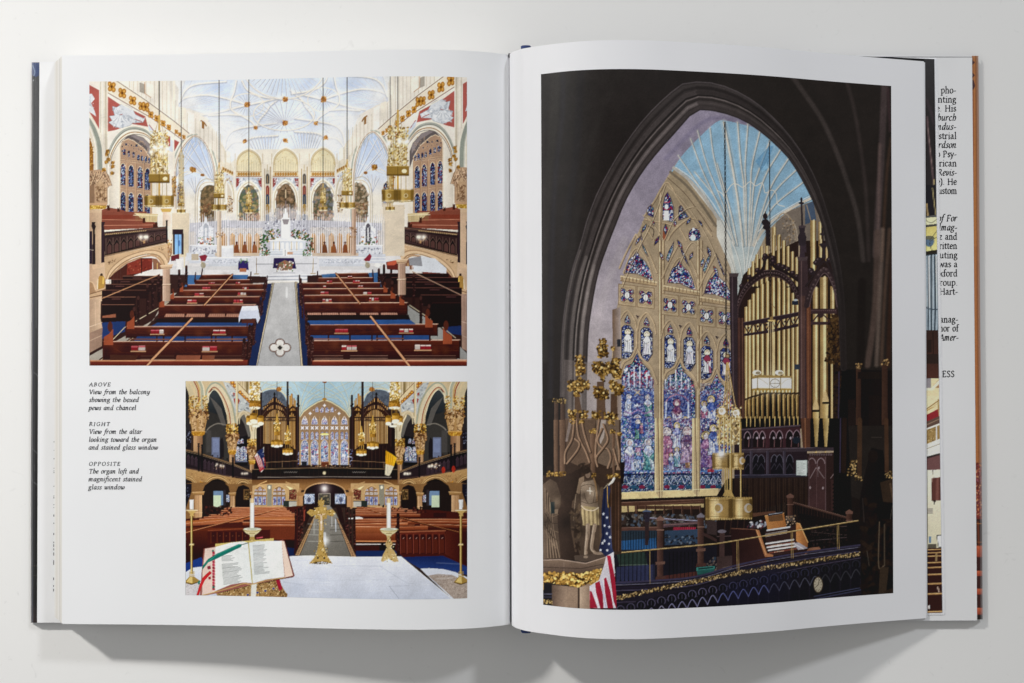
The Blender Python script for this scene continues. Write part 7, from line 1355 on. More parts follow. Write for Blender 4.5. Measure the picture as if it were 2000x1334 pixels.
def put(o, **k):
    for a, b in k.items(): o[a] = b
    return o
# ---------------------------------------------------------------- table
n = 60
me = gridmesh('tabletop', np.stack(np.meshgrid(np.linspace(-3, 3, n), np.linspace(3, -3, n)) + [np.zeros((n, n))], -1))
m_tab = mat('white_tabletop', (.79, .79, .785), .55, .3, bump=.05, bscale=300, var=.02, vscale=6)
nt = m_tab.node_tree; N = nt.nodes; Lk = nt.links; b = N['Principled BSDF']
old = b.inputs['Base Color'].links[0].from_socket
tc = [x for x in N if x.type == 'TEX_COORD'][0]
vo = N.new('ShaderNodeTexVoronoi'); vo.inputs['Scale'].default_value = 24; vo.inputs['Randomness'].default_value = 1; Lk.new(tc.outputs['Object'], vo.inputs['Vector'])
cp = N.new('ShaderNodeMath'); cp.operation = 'LESS_THAN'; cp.inputs[1].default_value = .014; Lk.new(vo.outputs['Distance'], cp.inputs[0])
sm = N.new('ShaderNodeMath'); sm.operation = 'MULTIPLY'; sm.inputs[1].default_value = .5; Lk.new(cp.outputs[0], sm.inputs[0])
mx = N.new('ShaderNodeMix'); mx.data_type = 'RGBA'; mx.inputs['B'].default_value = (.25, .25, .24, 1); Lk.new(sm.outputs[0], mx.inputs['Factor']); Lk.new(old, mx.inputs['A'])
n2 = N.new('ShaderNodeTexNoise'); n2.inputs['Scale'].default_value = 90; n2.inputs['Detail'].default_value = 8; n2.inputs['Distortion'].default_value = 2.5; Lk.new(tc.outputs['Object'], n2.inputs['Vector'])
r2 = N.new('ShaderNodeMapRange'); r2.inputs['From Min'].default_value = .66; r2.inputs['From Max'].default_value = .8; r2.inputs['To Min'].default_value = 1; r2.inputs['To Max'].default_value = .9; Lk.new(n2.outputs['Fac'], r2.inputs['Value'])
mx2 = N.new('ShaderNodeMix'); mx2.data_type = 'RGBA'; mx2.blend_type = 'MULTIPLY'; mx2.inputs['Factor'].default_value = 1; Lk.new(mx.outputs['Result'], mx2.inputs['A']); Lk.new(r2.outputs[0], mx2.inputs['B']); Lk.new(mx2.outputs['Result'], b.inputs['Base Color'])
put(link('tabletop', me, m_tab), kind='structure')
# ---------------------------------------------------------------- the book
book = bpy.data.objects.new('open_book', None); sc.collection.objects.link(book); book.empty_display_size = .05
put(book, label='large open hardcover book of church photographs lying on the white tabletop', category='book')
# left page: runs from the fore-edge over the hump and dives into the gutter
PL = page_pts('L', 121.5, 994.5, 260)
tail = PL[:, -1:, :].repeat(5, 1)
for k in range(5):
    tail[:, k, 0] += (k + 1) * .00013; tail[:, k, 2] -= .0006 * (k + 1) ** 1.6
PL = np.concatenate([PL, tail], 1)
pageL = put(sheet('page', PL, m_paper, book), label='left page with two church interiors and a caption column')
PR = page_pts('R', 998.2, 1806.5, 300)
tail = PR[:, :1, :].repeat(5, 1)
for k in range(5):
    tail[:, 4 - k, 0] -= (k + 1) * .00010; tail[:, 4 - k, 2] -= .0007 * (k + 1) ** 1.5
PR = np.concatenate([tail, PR], 1)
pageR = put(sheet('page', PR, m_paper_r, book), label='right page curling up, with the organ loft photograph')
for k, dz in ((1, -.0004),):              # next leaf, its edge showing as a fine line beside the right page
    put(sheet('page', page_pts('R', 1000, 1809.0 , 160, dz, YH - .0004), m_paper_r, book))
# gutter: sewn fold seen in the gap between the leaves
g = np.zeros((40, 5, 3)); rs = np.random.RandomState(3)
for r in range(40):
    Y = YC + .1522 - .3044 * r / 39
    for c, x in enumerate((993.5, 995, 996.2, 997.2, 998.6)):
        z = zL(994) - .0034 - (0, .0006, .001, .0006, 0)[c]; g[r, c] = ((x - 1000) * (D - z) / FPX, Y, z)
sheet('sewn_fold', g, mat('fold_paper', (.62, .63, .64), .8, .1), book)
for y in (151, 232, 556, 567, 640, 890, 1048):
    z = zL(994) - .002; x0, y0, _ = un(995.8, y, z)
    a = np.array([[(x0 - .0002, y0 + .0006, z), (x0 + .0002, y0 + .0006, z)], [(x0 - .0003, y0, z + .0003), (x0 + .0003, y0, z + .0003)], [(x0 - .0001, y0 - .0007, z), (x0 + .0003, y0 - .0007, z)]])
    sheet('stitch', a, m_text, book, .0003)
# block of leaves under the left page: bundles of leaves, each reaching a little further out
NS = 15
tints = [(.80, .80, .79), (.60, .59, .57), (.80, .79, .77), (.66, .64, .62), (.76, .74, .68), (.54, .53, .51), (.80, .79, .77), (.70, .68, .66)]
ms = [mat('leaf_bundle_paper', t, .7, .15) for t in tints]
xs = np.linspace(0, 1, 70)
for i in range(NS):
    t0 = i / NS; t1 = (i + 1) / NS
    xl = 104.5 + 15.5 * (t1 ** .85) + rs.uniform(-.5, .5)
    X = xl + (991 - xl) * xs
    zt = .0048 + (zL(np.maximum(X, 121)) - .0004 - .0048) * t1; zb = .0048 + (zL(np.maximum(X, 121)) - .0004 - .0048) * t0 + .00003
    P = np.zeros((2, 70, 3))
    for r in range(2):
        Y = YC + (1 - 2 * r) * (YH - .0003 - .00012 * rs.rand())
        P[r, :, 0] = (X - 1000) * (D - zt) / FPX; P[r, :, 1] = Y; P[r, :, 2] = zt
    bt = P.copy(); bt[..., 2] = zb
    V = np.concatenate([P.reshape(-1, 3), bt.reshape(-1, 3)]); ii = np.arange(140).reshape(2, 70); jj = ii + 140
    F = [(ii[1, c], ii[1, c + 1], ii[0, c + 1], ii[0, c]) for c in range(69)] + [(ii[0, c], ii[0, c + 1], jj[0, c + 1], jj[0, c]) for c in range(69)] + [(ii[1, c + 1], ii[1, c], jj[1, c], jj[1, c + 1]) for c in range(69)] + [(ii[1, 0], ii[0, 0], jj[0, 0], jj[1, 0]), (ii[0, 69], ii[1, 69], jj[1, 69], jj[0, 69])]
    me = bpy.data.meshes.new('leaf_bundle'); me.from_pydata([tuple(v) for v in V], [], [tuple(int(k) for k in f) for f in F]); me.update()
    link('leaf_bundle', me, ms[i % len(ms)], book, False)
# ---- boards and jacket.  quads given by photographed corners
def quadsheet(name, c, z, m, th, nx=24, ny=60, zf=None):
    (ax, ay), (bx, by), (cx, cy), (dx, dy) = c        # tl tr br bl
    P = np.zeros((ny, nx, 3))
    for r in range(ny):
        v = r / (ny - 1)
        for k in range(nx):
            u = k / (nx - 1)
            x = (ax * (1 - u) + bx * u) * (1 - v) + (dx * (1 - u) + cx * u) * v
            y = (ay * (1 - u) + by * u) * (1 - v) + (dy * (1 - u) + cy * u) * v
            zz = z if zf is None else zf(u, v)
            P[r, k] = un(x, y, zz)
    return sheet(name, P, m, book, th)
m_board = mat('board_cloth', (.02, .03, .08), .6, .3, bump=.5, bscale=2500)
put(quadsheet('cover_board', [(66, 123.5), (985, 116), (985, 1213), (63, 1215)], .0034, m_board, .003, 4, 4), label='front cover board under the left pages')
put(quadsheet('cover_board', [(1012, 112), (1906, 110.5), (1915, 1209), (1012, 1215)], .0040, m_board, .0037, 4, 4), label='back cover board under the right pages')
# jacket turned over the fore-edges: rounded printed strips
def jacket_edge(ink, xa0, xa1, xb0, xb1, y0, y1, lab, sgn):
    ny, nx = 760, 14; P = np.zeros((ny, nx, 3)); px = np.zeros((ny, nx)); py = np.zeros((ny, nx))
    for r in range(ny):
        v = r / (ny - 1); y = y0 + (y1 - y0) * v
        wob = .35 * math.sin(v * 9 + 1) + (.8 * math.exp(-((y - 340) / 40) ** 2) if sgn < 0 else 0)
        a = xa0 + (xb0 - xa0) * v - (wob if sgn < 0 else 0); b_ = xa1 + (xb1 - xa1) * v + (wob if sgn > 0 else 0)
        endr = min(1, min(r, ny - 1 - r) / 7.) ** .5
        for k in range(nx):
            u = k / (nx - 1); o_ = u if sgn > 0 else 1 - u                # 0 inner .. 1 outer
            zz = (.0040 if sgn < 0 else .0046) - .0030 * (max(0, o_ - .45) / .55) ** 2.4 - .0002 * (1 - endr)
            P[r, k] = un(a + (b_ - a) * u, y, zz); px[r, k] = a + (b_ - a) * u; py[r, k] = y
    c = lin(ink.sample(px, py)) * 1.0
    me = gridmesh('jacket_edge', P, c); return put(link('jacket_edge', me, m_jack, book), label=lab)
J = Ink(55, 115, 26, 1108, '2e3032'); J.F([(55, 115), (81, 115), (81, 500), (55, 500)], ('4a4b4c', '3c3d3f', (0, 150), (0, 500))); J.F([(55, 500), (81, 500), (81, 1225), (55, 1225)], ('3a3b3d', '121112', (0, 500), (0, 900)))
J.F([(55, 115), (81, 115), (80, 146), (70, 150), (64, 150), (55, 148)], '3c4c74'); J.F([(55, 115), (81, 115), (81, 122.6), (55, 122.6)], '1c2440'); J.L([(64, 128), (68, 140), (66, 149)], 1.4, '9fb0c8', .8, 1); J.F([(62, 147), (68, 149), (65, 156), (62, 160)], '0e1018'); J.L([(78, 120), (77, 147)], 1.4, '2c3860'); J.E(65, 157, .8, 1, 'c8d0d8')
for p in (((64, 724), (67, 729)), ((69, 729), (76, 737)), ((63, 876), (73, 886)), ((62, 937), (66, 942)), ((66, 942), (74, 948))): J.L(list(p), 1.1, '77787a', .8)
J.L([(66, 905), (68, 920)], .8, '4a4a4c'); J.L([(60, 1105), (74, 1106)], .8, '6a5648', .8); J.L([(60, 1124), (70, 1124)], .8, '5a4a42', .6); J.F([(55, 1185), (81, 1185), (81, 1225), (55, 1225)], ('241e20', '3c302e', (0, 1185), (0, 1216)), .8); J.L([(65, 160), (65, 1180)], 2, '1a1b1e', .6); J.L([(72, 160), (71, 640)], 3, '555759', .45); J.sat = .9; J.grain(.06)  # the pale streak down the upper fold is a highlight painted into the colour
jacket_edge(J, 62.2, 77.2, 60.2, 72.6, 121.8, 1216.3, 'dark jacket fold at the left fore-edge with a blue corner', -1)
J = Ink(1890, 100, 34, 1120, 'a8683a'); J.F([(1890, 100), (1924, 100), (1924, 480), (1890, 480)], ('9c6438', 'b0703e', (0, 110), (0, 480)))
for x, c_ in ((1903, 'c07c44'), (1907, '8e5426'), (1910, '9a5a2a')): J.L([(x, 112), (x + 1.5, 500), (x + 5, 905)], 1.2, c_, .7)
J.L([(1900, 180), (1902, 905)], 1.4, '8a3c2c', .8)
for y in (122, 147): J.F([(1897, y - 7), (1904.5, y), (1897, y + 7)], '4a2a30')
J.F([(1897, 155), (1902, 157), (1904.5, 168), (1901, 175), (1897, 176)], '4a2e34')
J.F([(1890, 904), (1924, 904), (1924, 1016), (1890, 1016)], '7a2c22'); J.S([(1890, 904), (1924, 904), (1924, 1012), (1890, 1012)], ['a83a2c', 'c98a54', '5e1c18', '8e5a6a', 'd4a070', '6a2a28'], 520, .6, 1.5, .85, 1.8)
J.F([(1890, 1014), (1924, 1014), (1924, 1066), (1890, 1066)], '35170f'); J.L([(1910, 1020), (1912, 1062)], 4, '7a3a1c', .8); J.L([(1905, 1022), (1918, 1023)], 1.2, 'b87a3c'); J.L([(1905, 1058), (1918, 1059)], 1.2, 'a86a34'); J.F([(1890, 1066), (1924, 1066), (1924, 1222), (1890, 1222)], '3c100c')
for y, h in ((1066, 22), (1115, 10), (1150, 11), (1187, 13)): J.F([(1890, y), (1924, y), (1924, y + h), (1890, y + h)], ('c8623c', '9a4028', (0, y), (0, y + h)))
J.F([(1890, 1202), (1924, 1202), (1924, 1222), (1890, 1222)], '200c0a'); J.grain(.05)
jacket_edge(J, 1897.6, 1910.6, 1907.6, 1919.4, 109.0, 1209.8, 'orange jacket fold at the right fore-edge', 1)
# left flap (printed side faces up, mostly hidden under the leaves)
flapL = put(quadsheet('jacket_flap', [(77.0, 120.8), (560, 118.5), (560, 1216), (72.4, 1216.2)], .0042, m_flap, .0002, 40, 12, lambda u, v: .00415 - .0002 * abs(math.sin(u * 9))), label='white left jacket flap beside the block of leaves')
flapR = put(quadsheet('jacket_flap', [(1560, 112.2), (1898.6, 112.0), (1908.4, 1211.8), (1560, 1213.5)], .0042, m_flap, .0002, 60, 60, lambda u, v: .0047 + .00016 * math.exp(-v * 60) * (1 + math.sin(u * 32))), label='white right jacket flap with cut-off biography text')
# strip of jacket lining above the flap (the flap has slipped, leaving a thin dark line)
put(quadsheet('jacket_lining', [(1560, 107.6), (1898.0, 108.6), (1898.0, 110.9), (1560, 110.2)], .0049, m_flap, .0006, 30, 3), label='narrow white turn-in above the right flap')
# spine cloth humped up behind the gutter and the dark head of the fold
P = np.zeros((3, 9, 3))
for r, Y in enumerate((.1562, 0, -.1550)):
    for k in range(9):
        u = k / 8; z = .0285 - .001 * (2 * u - 1) ** 2; P[r, k] = (.0047 + .0056 * u, Y + YC * .6, z)
P[0, 0, 1] -= .0003; P[0, 8, 1] -= .001; P[2, 0, 1] += .0008; P[2, 8, 1] += .0008
put(sheet('spine', P, m_cloth, book, .0012), label='navy spine cloth peeping out at head and foot')
z = .0222; sheet('headband', np.array([[un(993, 104.4, z), un(997.6, 104.2, z)], [un(993.6, 112, z), un(997.4, 112, z)]]), m_text, book, .001)
# ---- printed pictures
def print_on(side, ink, x0, x1, Yt, Yb, page, m, lab, gain, dx=1.25, dz=.00006):
    nx = int((x1 - x0) / dx) + 1; xs = np.linspace(x0, x1, nx); z = (zL if side == 'L' else zR)(xs) + dz
    ny = int((Yt - Yb) * FPX / (D - z.mean()) / dx) + 1; Ys = np.linspace(Yt, Yb, ny)
    py = 667 - Ys[:, None] * FPX / (D - z)[None]
    px = xs[None] + (SK * (py - 667) if side == 'R' else 0) + 0 * py
    P = np.stack([(px - 1000) * (D - z)[None] / FPX, Ys[:, None] + 0 * px, z[None] + 0 * px], -1)
    c = lin(ink.sample(px, py)) * gain - .006
    me = gridmesh('printed_photo', P, np.clip(c, .0015, .86))
    return put(link('printed_photo', me, m, page), label=lab)
Yof = lambda side, x, y: (667 - y) * (D - float((zL if side == 'L' else zR)(x))) / FPX
print_on('L', photo1(), 174.5, 912, Yof('L', 912, 151.3), Yof('L', 540, 714.5), pageL, m_print, 'printed view down the nave to the white chancel', .98)
print_on('L', photo2(), 362.5, 912.5, Yof('L', 640, 745.2), Yof('L', 912, 1168.3), pageL, m_print, 'printed view over the altar with crucifix and missal', .98)
print_on('R', photo3(), 1058.8, 1742.6, Yof('R', 1059, 145), Yof('R', 1059, 1181), pageR, m_print_r, 'printed view of the organ loft through a dark arch', 1.22)
# ---- the leaf with a full-bleed picture, just showing beyond the right page
Q = Ink(1600, 100, 250, 1104, '2a2826'); F, L, R, E, S = Q.F, Q.L, Q.R, Q.E, Q.S
def q1(): Q.T(1740, 80, 4.169)
def q2(): Q.T(1740, 380, 3.177)
def q3(): Q.T(1740, 780, 2.779)
q1(); F([(-200, 100), (400, 130), (400, 1400), (-200, 1400)], ('38373a', '2c2628', (0, 140), (0, 600))); F([(-600, 0), (270, 150), (270, 170), (-600, 120)], '121212'); L([(290, 480), (320, 560), (365, 720)], 6, '3f3238', .8, 1, soft=4); L([(295, 620), (310, 800), (335, 1040), (360, 1250)], 3.5, '6a4c50', .8, 1, soft=2.5); L([(300, 700), (340, 1040)], 1, '9a7c74', .7, 1); L([(350, 1130), (345, 1334)], 2.2, 'b09a5c', .9); L([(280, 1170), (330, 1230)], .8, '5a5050'); L([(350, 160), (362, 1334)], 1.2, '171414')
q2(); F([(205, -60), (300, -60), (300, 140), (205, 140)], '1f1c24'); L([(258, -40), (270, 60), (280, 130)], 2.2, 'a89458', .9); L([(222, 60), (228, 130)], 4, 'a8864c'); F([(205, 135), (300, 125), (300, 140), (205, 150)], '5a5a58'); F([(205, 145), (300, 138), (300, 180), (205, 190)], 'e4dca0'); L([(205, 150), (250, 175), (300, 140)], 1, '5a5848', 1, 1); F([(205, 190), (300, 180), (300, 195), (205, 205)], '4c4a44'); F([(205, 205), (300, 193), (300, 340), (205, 355)], ('d8c456', 'e8d878', (0, 200), (0, 350))); E(238, 290, 30, 34, '4f6f8e'); E(238, 268, 32, 12, '6a6a52'); L([(240, 285), (290, 220)], 1, '4a4434'); L([(245, 290), (290, 260)], 1, '4a4434'); L([(240, 300), (255, 350)], 1.2, '4a4434'); F([(205, 355), (300, 340), (300, 372), (205, 378)], '2c261c'); F([(205, 375), (300, 365), (300, 850), (205, 850)], '31404c')
for i, x in enumerate((222, 240, 262, 284)): L([(x, 385 - i * 3), (x + 3, 700), (x + 2, 845)], 4, 'a8bccb'); L([(x + 5, 385), (x + 8, 700), (x + 6, 845)], 1.6, '546878'); L([(x - 4, 385), (x - 1, 700)], 1, 'd4e0e8')
L([(210, 695), (240, 710), (300, 715)], 2, '3c4c5a', 1, 1); F([(205, 842), (305, 842), (305, 1150), (205, 1150)], ('3c231c', '5a2c20', (0, 842), (0, 1150))); L([(262, 850), (264, 1000)], 1.2, '2a1610'); R(226, 900, 254, 980, '2e1a14'); R(205, 990, 305, 1050, '33201a'); F([(205, 1140), (305, 1140), (305, 1410), (205, 1410)], 'e6cc92'); F([(250, 1200), (305, 1140), (305, 1200)], 'b07a44'); R(218, 1140, 248, 1200, '8a8288'); F([(205, 1200), (250, 1200), (300, 1150), (305, 1170), (260, 1215), (205, 1215)], 'f3e2b4'); L([(215, 1330), (300, 1280)], 1.8, '8a5c1c'); L([(215, 1345), (300, 1300)], 1.4, 'c0923c'); L([(296, 1280), (298, 1334)], 2, 'a87a2c')
q3(); F([(185, -20), (285, -20), (285, 20), (185, 60)], 'e9d09a'); L([(190, 55), (262, 5)], 2, 'a8782c'); L([(190, 62), (262, 18)], 1.2, 'd9ac54'); L([(258, 0), (260, 95)], 2, 'a87a2c'); F([(192, 85), (256, 52), (260, 92), (192, 125)], 'a81c24'); F([(190, 122), (265, 90), (267, 130), (190, 160)], '6a4a3c'); L([(190, 140), (266, 105)], 1.6, '9a7a5c'); F([(190, 158), (268, 128), (270, 215), (190, 250)], 'e8e2c8'); F([(195, 165), (243, 148), (243, 222), (195, 242)], 'a8803c'); S([(195, 165), (243, 148), (243, 222), (195, 242)], ['6e4c1c', 'd0ac64'], 40, .6, 1.6); F([(250, 145), (268, 138), (268, 212), (250, 220)], 'a8803c'); F([(190, 250), (270, 215), (272, 290), (190, 312)], 'ece4cc'); L([(190, 270), (270, 240)], 1, '8a8068'); F([(195, 318), (272, 296), (272, 380), (195, 384)], '7a4a48'); L([(195, 320), (272, 298)], 2, '4a3030'); F([(195, 384), (275, 380), (278, 810), (198, 812)], ('e6dcc0', 'cbc39c', (0, 400), (0, 800))); L([(228, 385), (232, 430)], 1, '4a3c2c', 1, 1); F([(222, 428), (272, 422), (272, 548), (220, 550)], '6a342c'); F([(246, 426), (258, 424), (258, 545), (246, 548)], '8a4c40'); F([(228, 548), (244, 548), (236, 572)], '2e1a16'); R(198, 590, 228, 620, 'b9b09c'); [L([(198, 595 + i * 8), (228, 595 + i * 8)], .6, '6a6254') for i in range(4)]; R(205, 745, 220, 780, '4a7aa8'); F([(246, 736), (278, 734), (280, 806), (258, 806)], '5a5a54'); F([(250, 742), (276, 740), (277, 800), (260, 800)], 'dce0dc'); F([(200, 785), (246, 785), (246, 812), (200, 812)], '5c5444'); F([(200, 808), (280, 806), (285, 1160), (200, 1165)], '3a140f')
for i, y in enumerate((815, 832, 850, 885, 912, 950, 1000, 1055, 1152)): L([(198, y + 2), (285, y - 1)], 1.8 + i * .22, 'b8803c'); L([(198, y), (285, y - 3)], .8, 'e0b468')
F([(240, 835), (252, 835), (252, 880), (240, 880)], 'a08048'); L([(254, 1020), (262, 1045)], 3, 'c9a890', .8); E(206, 1128, 5, 12, 'e0d4cc'); Q.sat = .72; Q.grain(.05)
nx, ny = 110, 860; P = np.zeros((ny, nx, 3)); PX = np.zeros((ny, nx)); PY = np.zeros((ny, nx))
for r in range(ny):
    v = r / (ny - 1); xr = 1824.8 + 15.6 * v
    for k in range(nx):
        u = k / (nx - 1); x = 1610 + (xr - 1610) * u
        yt = 106.8 + (x - 1610) * .040; yb = 1196.3 + (1840 - x) * .022; y = yt + (yb - yt) * v
        z = .0054 + max(0, float(zR(min(x, 1806))) - .0062 - .0012) * (1 if x < 1800 else 0) * .8
        P[r, k] = un(x, y, z); PX[r, k] = x; PY[r, k] = y
lo = put(sheet('page', P[::20], m_paper_r, book, .0002), label='leaf with a full-page organ photograph showing as a strip at the right')
P2 = P.copy(); P2[..., 2] += .00005; s_ = (D - P2[..., 2:]) / (D - P[..., 2:]); P2[..., :2] *= s_
put(link('printed_photo', gridmesh('printed_photo', P2, np.clip(lin(Q.sample(PX, PY)) * 1.15, .002, .85)), m_print_r, lo), label='strip of a printed church interior beyond the right page')
put(quadsheet('page', [(1600, 111), (1828.6, 114.3), (1844.6, 1200.5), (1600, 1203)], .0051, m_paper_r, .0002, 30, 30), label='blank white leaf under the full-page picture')
put(quadsheet('page', [(1600, 111.5), (1830.8, 112.8), (1846.2, 1198.5), (1600, 1206)], .0049, m_paper_r, .00015, 30, 30), label='last white leaf over the right flap')
# ---------------------------------------------------------------- lettering: strokes of a broad pen
def stem(x, y0, y1, head=1, foot=1):
    s = [(0, [(x, y0), (x, y1)])]
    if head: s.append((0, [(x - .16, y1 - .10), (x, y1)]))
    if foot: s.append((0, [(x - .15, y0), (x + .15, y0)]))
    return s
XH, AS, CP, DS = 1., 1.62, 1.42, -.52
RO = {
 'a': (.86, [(1, [(.13, .8), (.32, .99), (.53, .92), (.58, .68), (.58, .14), (.76, .03)]), (1, [(.58, .58), (.3, .52), (.1, .25), (.24, .01), (.44, .08), (.58, .24)])]),
 'b': (.95, stem(.17, .06, AS, 1, 0) + [(1, [(.17, .74), (.42, .99), (.72, .86), (.82, .5), (.7, .12), (.42, .0), (.17, .1)])]),
 'c': (.76, [(1, [(.64, .83), (.46, .99), (.2, .86), (.1, .48), (.22, .11), (.45, .0), (.68, .14)])]),
 'd': (.98, [(1, [(.72, .78), (.5, .99), (.22, .86), (.1, .48), (.2, .1), (.44, .0), (.72, .2)])] + stem(.72, .03, AS, 1, 0) + [(0, [(.72, .04), (.9, .02)])]),
 'e': (.82, [(1, [(.12, .5), (.4, .53), (.68, .56), (.64, .84), (.42, .99), (.18, .84), (.1, .47), (.22, .1), (.46, .0), (.7, .15)])]),
 'f': (.6, [(1, [(.66, 1.5), (.46, 1.6), (.3, 1.42), (.27, 1.), (.27, .03)]), (0, [(.08, .95), (.52, .95)]), (0, [(.12, 0), (.45, 0)])]),
 'g': (.86, [(1, [(.4, .99), (.16, .88), (.14, .6), (.38, .42), (.6, .54), (.62, .84), (.4, .99)]), (0, [(.6, .9), (.8, .99)]), (1, [(.3, .42), (.14, .24), (.32, .1), (.66, .04), (.74, -.2), (.5, -.46), (.14, -.42), (.08, -.16), (.3, .06)])]),
 'h': (1.02, stem(.2, 0, AS) + [(1, [(.2, .74), (.42, .98), (.68, .9), (.76, .6), (.76, .02)]), (0, [(.62, 0), (.92, 0)])]),
 'i': (.48, stem(.24, 0, .97) + [(0, [(.22, 1.38), (.27, 1.4)])]),
 'k': (.95, stem(.2, 0, AS) + [(0, [(.72, .95), (.24, .5)]), (0, [(.36, .6), (.8, .02)])]),
 'l': (.48, stem(.24, 0, AS)),
 'm': (1.55, stem(.2, 0, .97) + [(1, [(.2, .74), (.42, .98), (.64, .9), (.72, .6), (.72, .02)]), (1, [(.72, .74), (.96, .98), (1.18, .9), (1.26, .6), (1.26, .02)]), (0, [(.58, 0), (.86, 0)]), (0, [(1.12, 0), (1.42, 0)])]),
 'n': (1.02, stem(.2, 0, .97) + [(1, [(.2, .74), (.42, .98), (.68, .9), (.76, .6), (.76, .02)]), (0, [(.62, 0), (.92, 0)])]),
 'o': (.92, [(1, [(.45, .99), (.2, .88), (.1, .5), (.2, .12), (.45, .0), (.7, .12), (.8, .5), (.7, .88), (.45, .99)])]),
 'p': (.98, stem(.2, DS, .97) + [(1, [(.2, .76), (.44, .99), (.74, .86), (.84, .5), (.72, .12), (.44, .0), (.2, .12)])]),
 'r': (.7, stem(.2, 0, .97) + [(1, [(.2, .72), (.4, .96), (.62, .9)])]),
 's': (.68, [(1, [(.56, .82), (.36, .99), (.14, .84), (.2, .6), (.48, .42), (.58, .2), (.36, .0), (.1, .15)])]),
 't': (.62, [(1, [(.26, 1.26), (.25, .9), (.25, .2), (.4, .0), (.6, .1)]), (0, [(.06, .95), (.56, .95)])]),
 'u': (1.0, [(0, [(.04, .92), (.2, .97)]), (1, [(.2, .97), (.2, .3), (.34, .02), (.56, .06), (.74, .26)]), (0, [(.74, .97), (.74, .03), (.92, .02)])]),
 'v': (.88, [(0, [(.06, .97), (.42, .02)]), (0, [(.42, .02), (.78, .97)]), (0, [(0, .97), (.2, .97)]), (0, [(.68, .97), (.88, .97)])]),
 'w': (1.32, [(0, [(.06, .97), (.38, .02)]), (0, [(.38, .02), (.64, .9)]), (0, [(.64, .9), (.94, .02)]), (0, [(.94, .02), (1.24, .97)]), (0, [(0, .97), (.18, .97)]), (0, [(1.14, .97), (1.32, .97)])]),
 'x': (.88, [(0, [(.1, .97), (.76, .0)]), (0, [(.74, .97), (.1, .0)]), (0, [(.0, 0), (.22, 0)]), (0, [(.66, 0), (.88, 0)])]),
 'y': (.86, [(0, [(.06, .97), (.42, .05)]), (1, [(.78, .97), (.42, .05), (.26, -.4), (.06, -.48)]), (0, [(0, .97), (.2, .97)])]),
 'z': (.78, [(0, [(.12, .95), (.66, .95)]), (0, [(.66, .95), (.1, .03)]), (0, [(.1, .03), (.7, .03)])]),
 '-': (.6, [(0, [(.1, .48), (.5, .5)])]), '.': (.42, [(0, [(.16, .04), (.22, .06)])]), ')': (.55, [(1, [(.1, 1.5), (.34, 1.1), (.38, .5), (.3, 0), (.08, -.4)])]), ' ': (.62, []),
 'A': (1.2, [(0, [(.06, 0), (.58, CP)]), (0, [(.58, CP), (1.08, 0)]), (0, [(.26, .5), (.9, .5)]), (0, [(-.04, 0), (.22, 0)]), (0, [(.92, 0), (1.22, 0)])]),
 'B': (1.1, stem(.22, 0, CP) + [(1, [(.22, CP), (.66, 1.36), (.74, 1.08), (.6, .82), (.22, .76)]), (1, [(.3, .76), (.78, .66), (.88, .36), (.66, .06), (.22, 0)])]),
 'E': (1.02, stem(.22, 0, CP) + [(0, [(.22, CP - .02), (.82, CP - .02), (.84, CP - .2)]), (0, [(.22, .74), (.7, .74)]), (0, [(.22, .02), (.86, .02), (.9, .24)])]),
 'F': (1.0, stem(.22, 0, CP) + [(0, [(.22, CP - .02), (.84, CP - .02), (.86, CP - .22)]), (0, [(.22, .72), (.7, .72)])]),
 'G': (1.3, [(1, [(1.06, 1.2), (.74, 1.44), (.34, 1.26), (.12, .74), (.3, .18), (.72, -.02), (1.08, .14)]), (0, [(1.08, .62), (1.08, .12)]), (0, [(.86, .62), (1.22, .62)])]),
 'H': (1.4, stem(.24, 0, CP) + stem(1.12, 0, CP) + [(0, [(.24, .74), (1.12, .74)])]),
 'I': (.56, stem(.27, 0, CP)),
 'O': (1.36, [(1, [(.66, 1.44), (.28, 1.26), (.12, .7), (.3, .14), (.68, -.02), (1.06, .16), (1.22, .72), (1.02, 1.28), (.66, 1.44)])]),
 'P': (1.06, stem(.22, 0, CP) + [(1, [(.22, CP), (.68, 1.38), (.84, 1.06), (.66, .72), (.24, .66)])]),
 'R': (1.18, stem(.22, 0, CP) + [(1, [(.22, CP), (.66, 1.38), (.8, 1.08), (.64, .78), (.24, .72)]), (0, [(.54, .74), (1.08, .0)])]),
 'S': (.92, [(1, [(.74, 1.2), (.48, 1.44), (.18, 1.22), (.26, .88), (.62, .62), (.76, .3), (.48, -.02), (.12, .2)])]),
 'T': (1.16, stem(.56, 0, CP, 0) + [(0, [(.08, CP - .2), (.1, CP - .02), (1.02, CP - .02), (1.04, CP - .2)])]),
 'V': (1.16, [(0, [(.08, CP), (.56, 0)]), (0, [(.56, 0), (1.02, CP)]), (0, [(-.02, CP), (.24, CP)]), (0, [(.9, CP), (1.16, CP)])]),
}
IT = dict(RO)
def ist(x, y0, y1): return [(0, [(x - .14, y1 - .12), (x, y1)]), (0, [(x, y1), (x, y0 + .08)]), (1, [(x, y0 + .12), (x + .06, y0 + .01), (x + .18, y0 + .08)])]
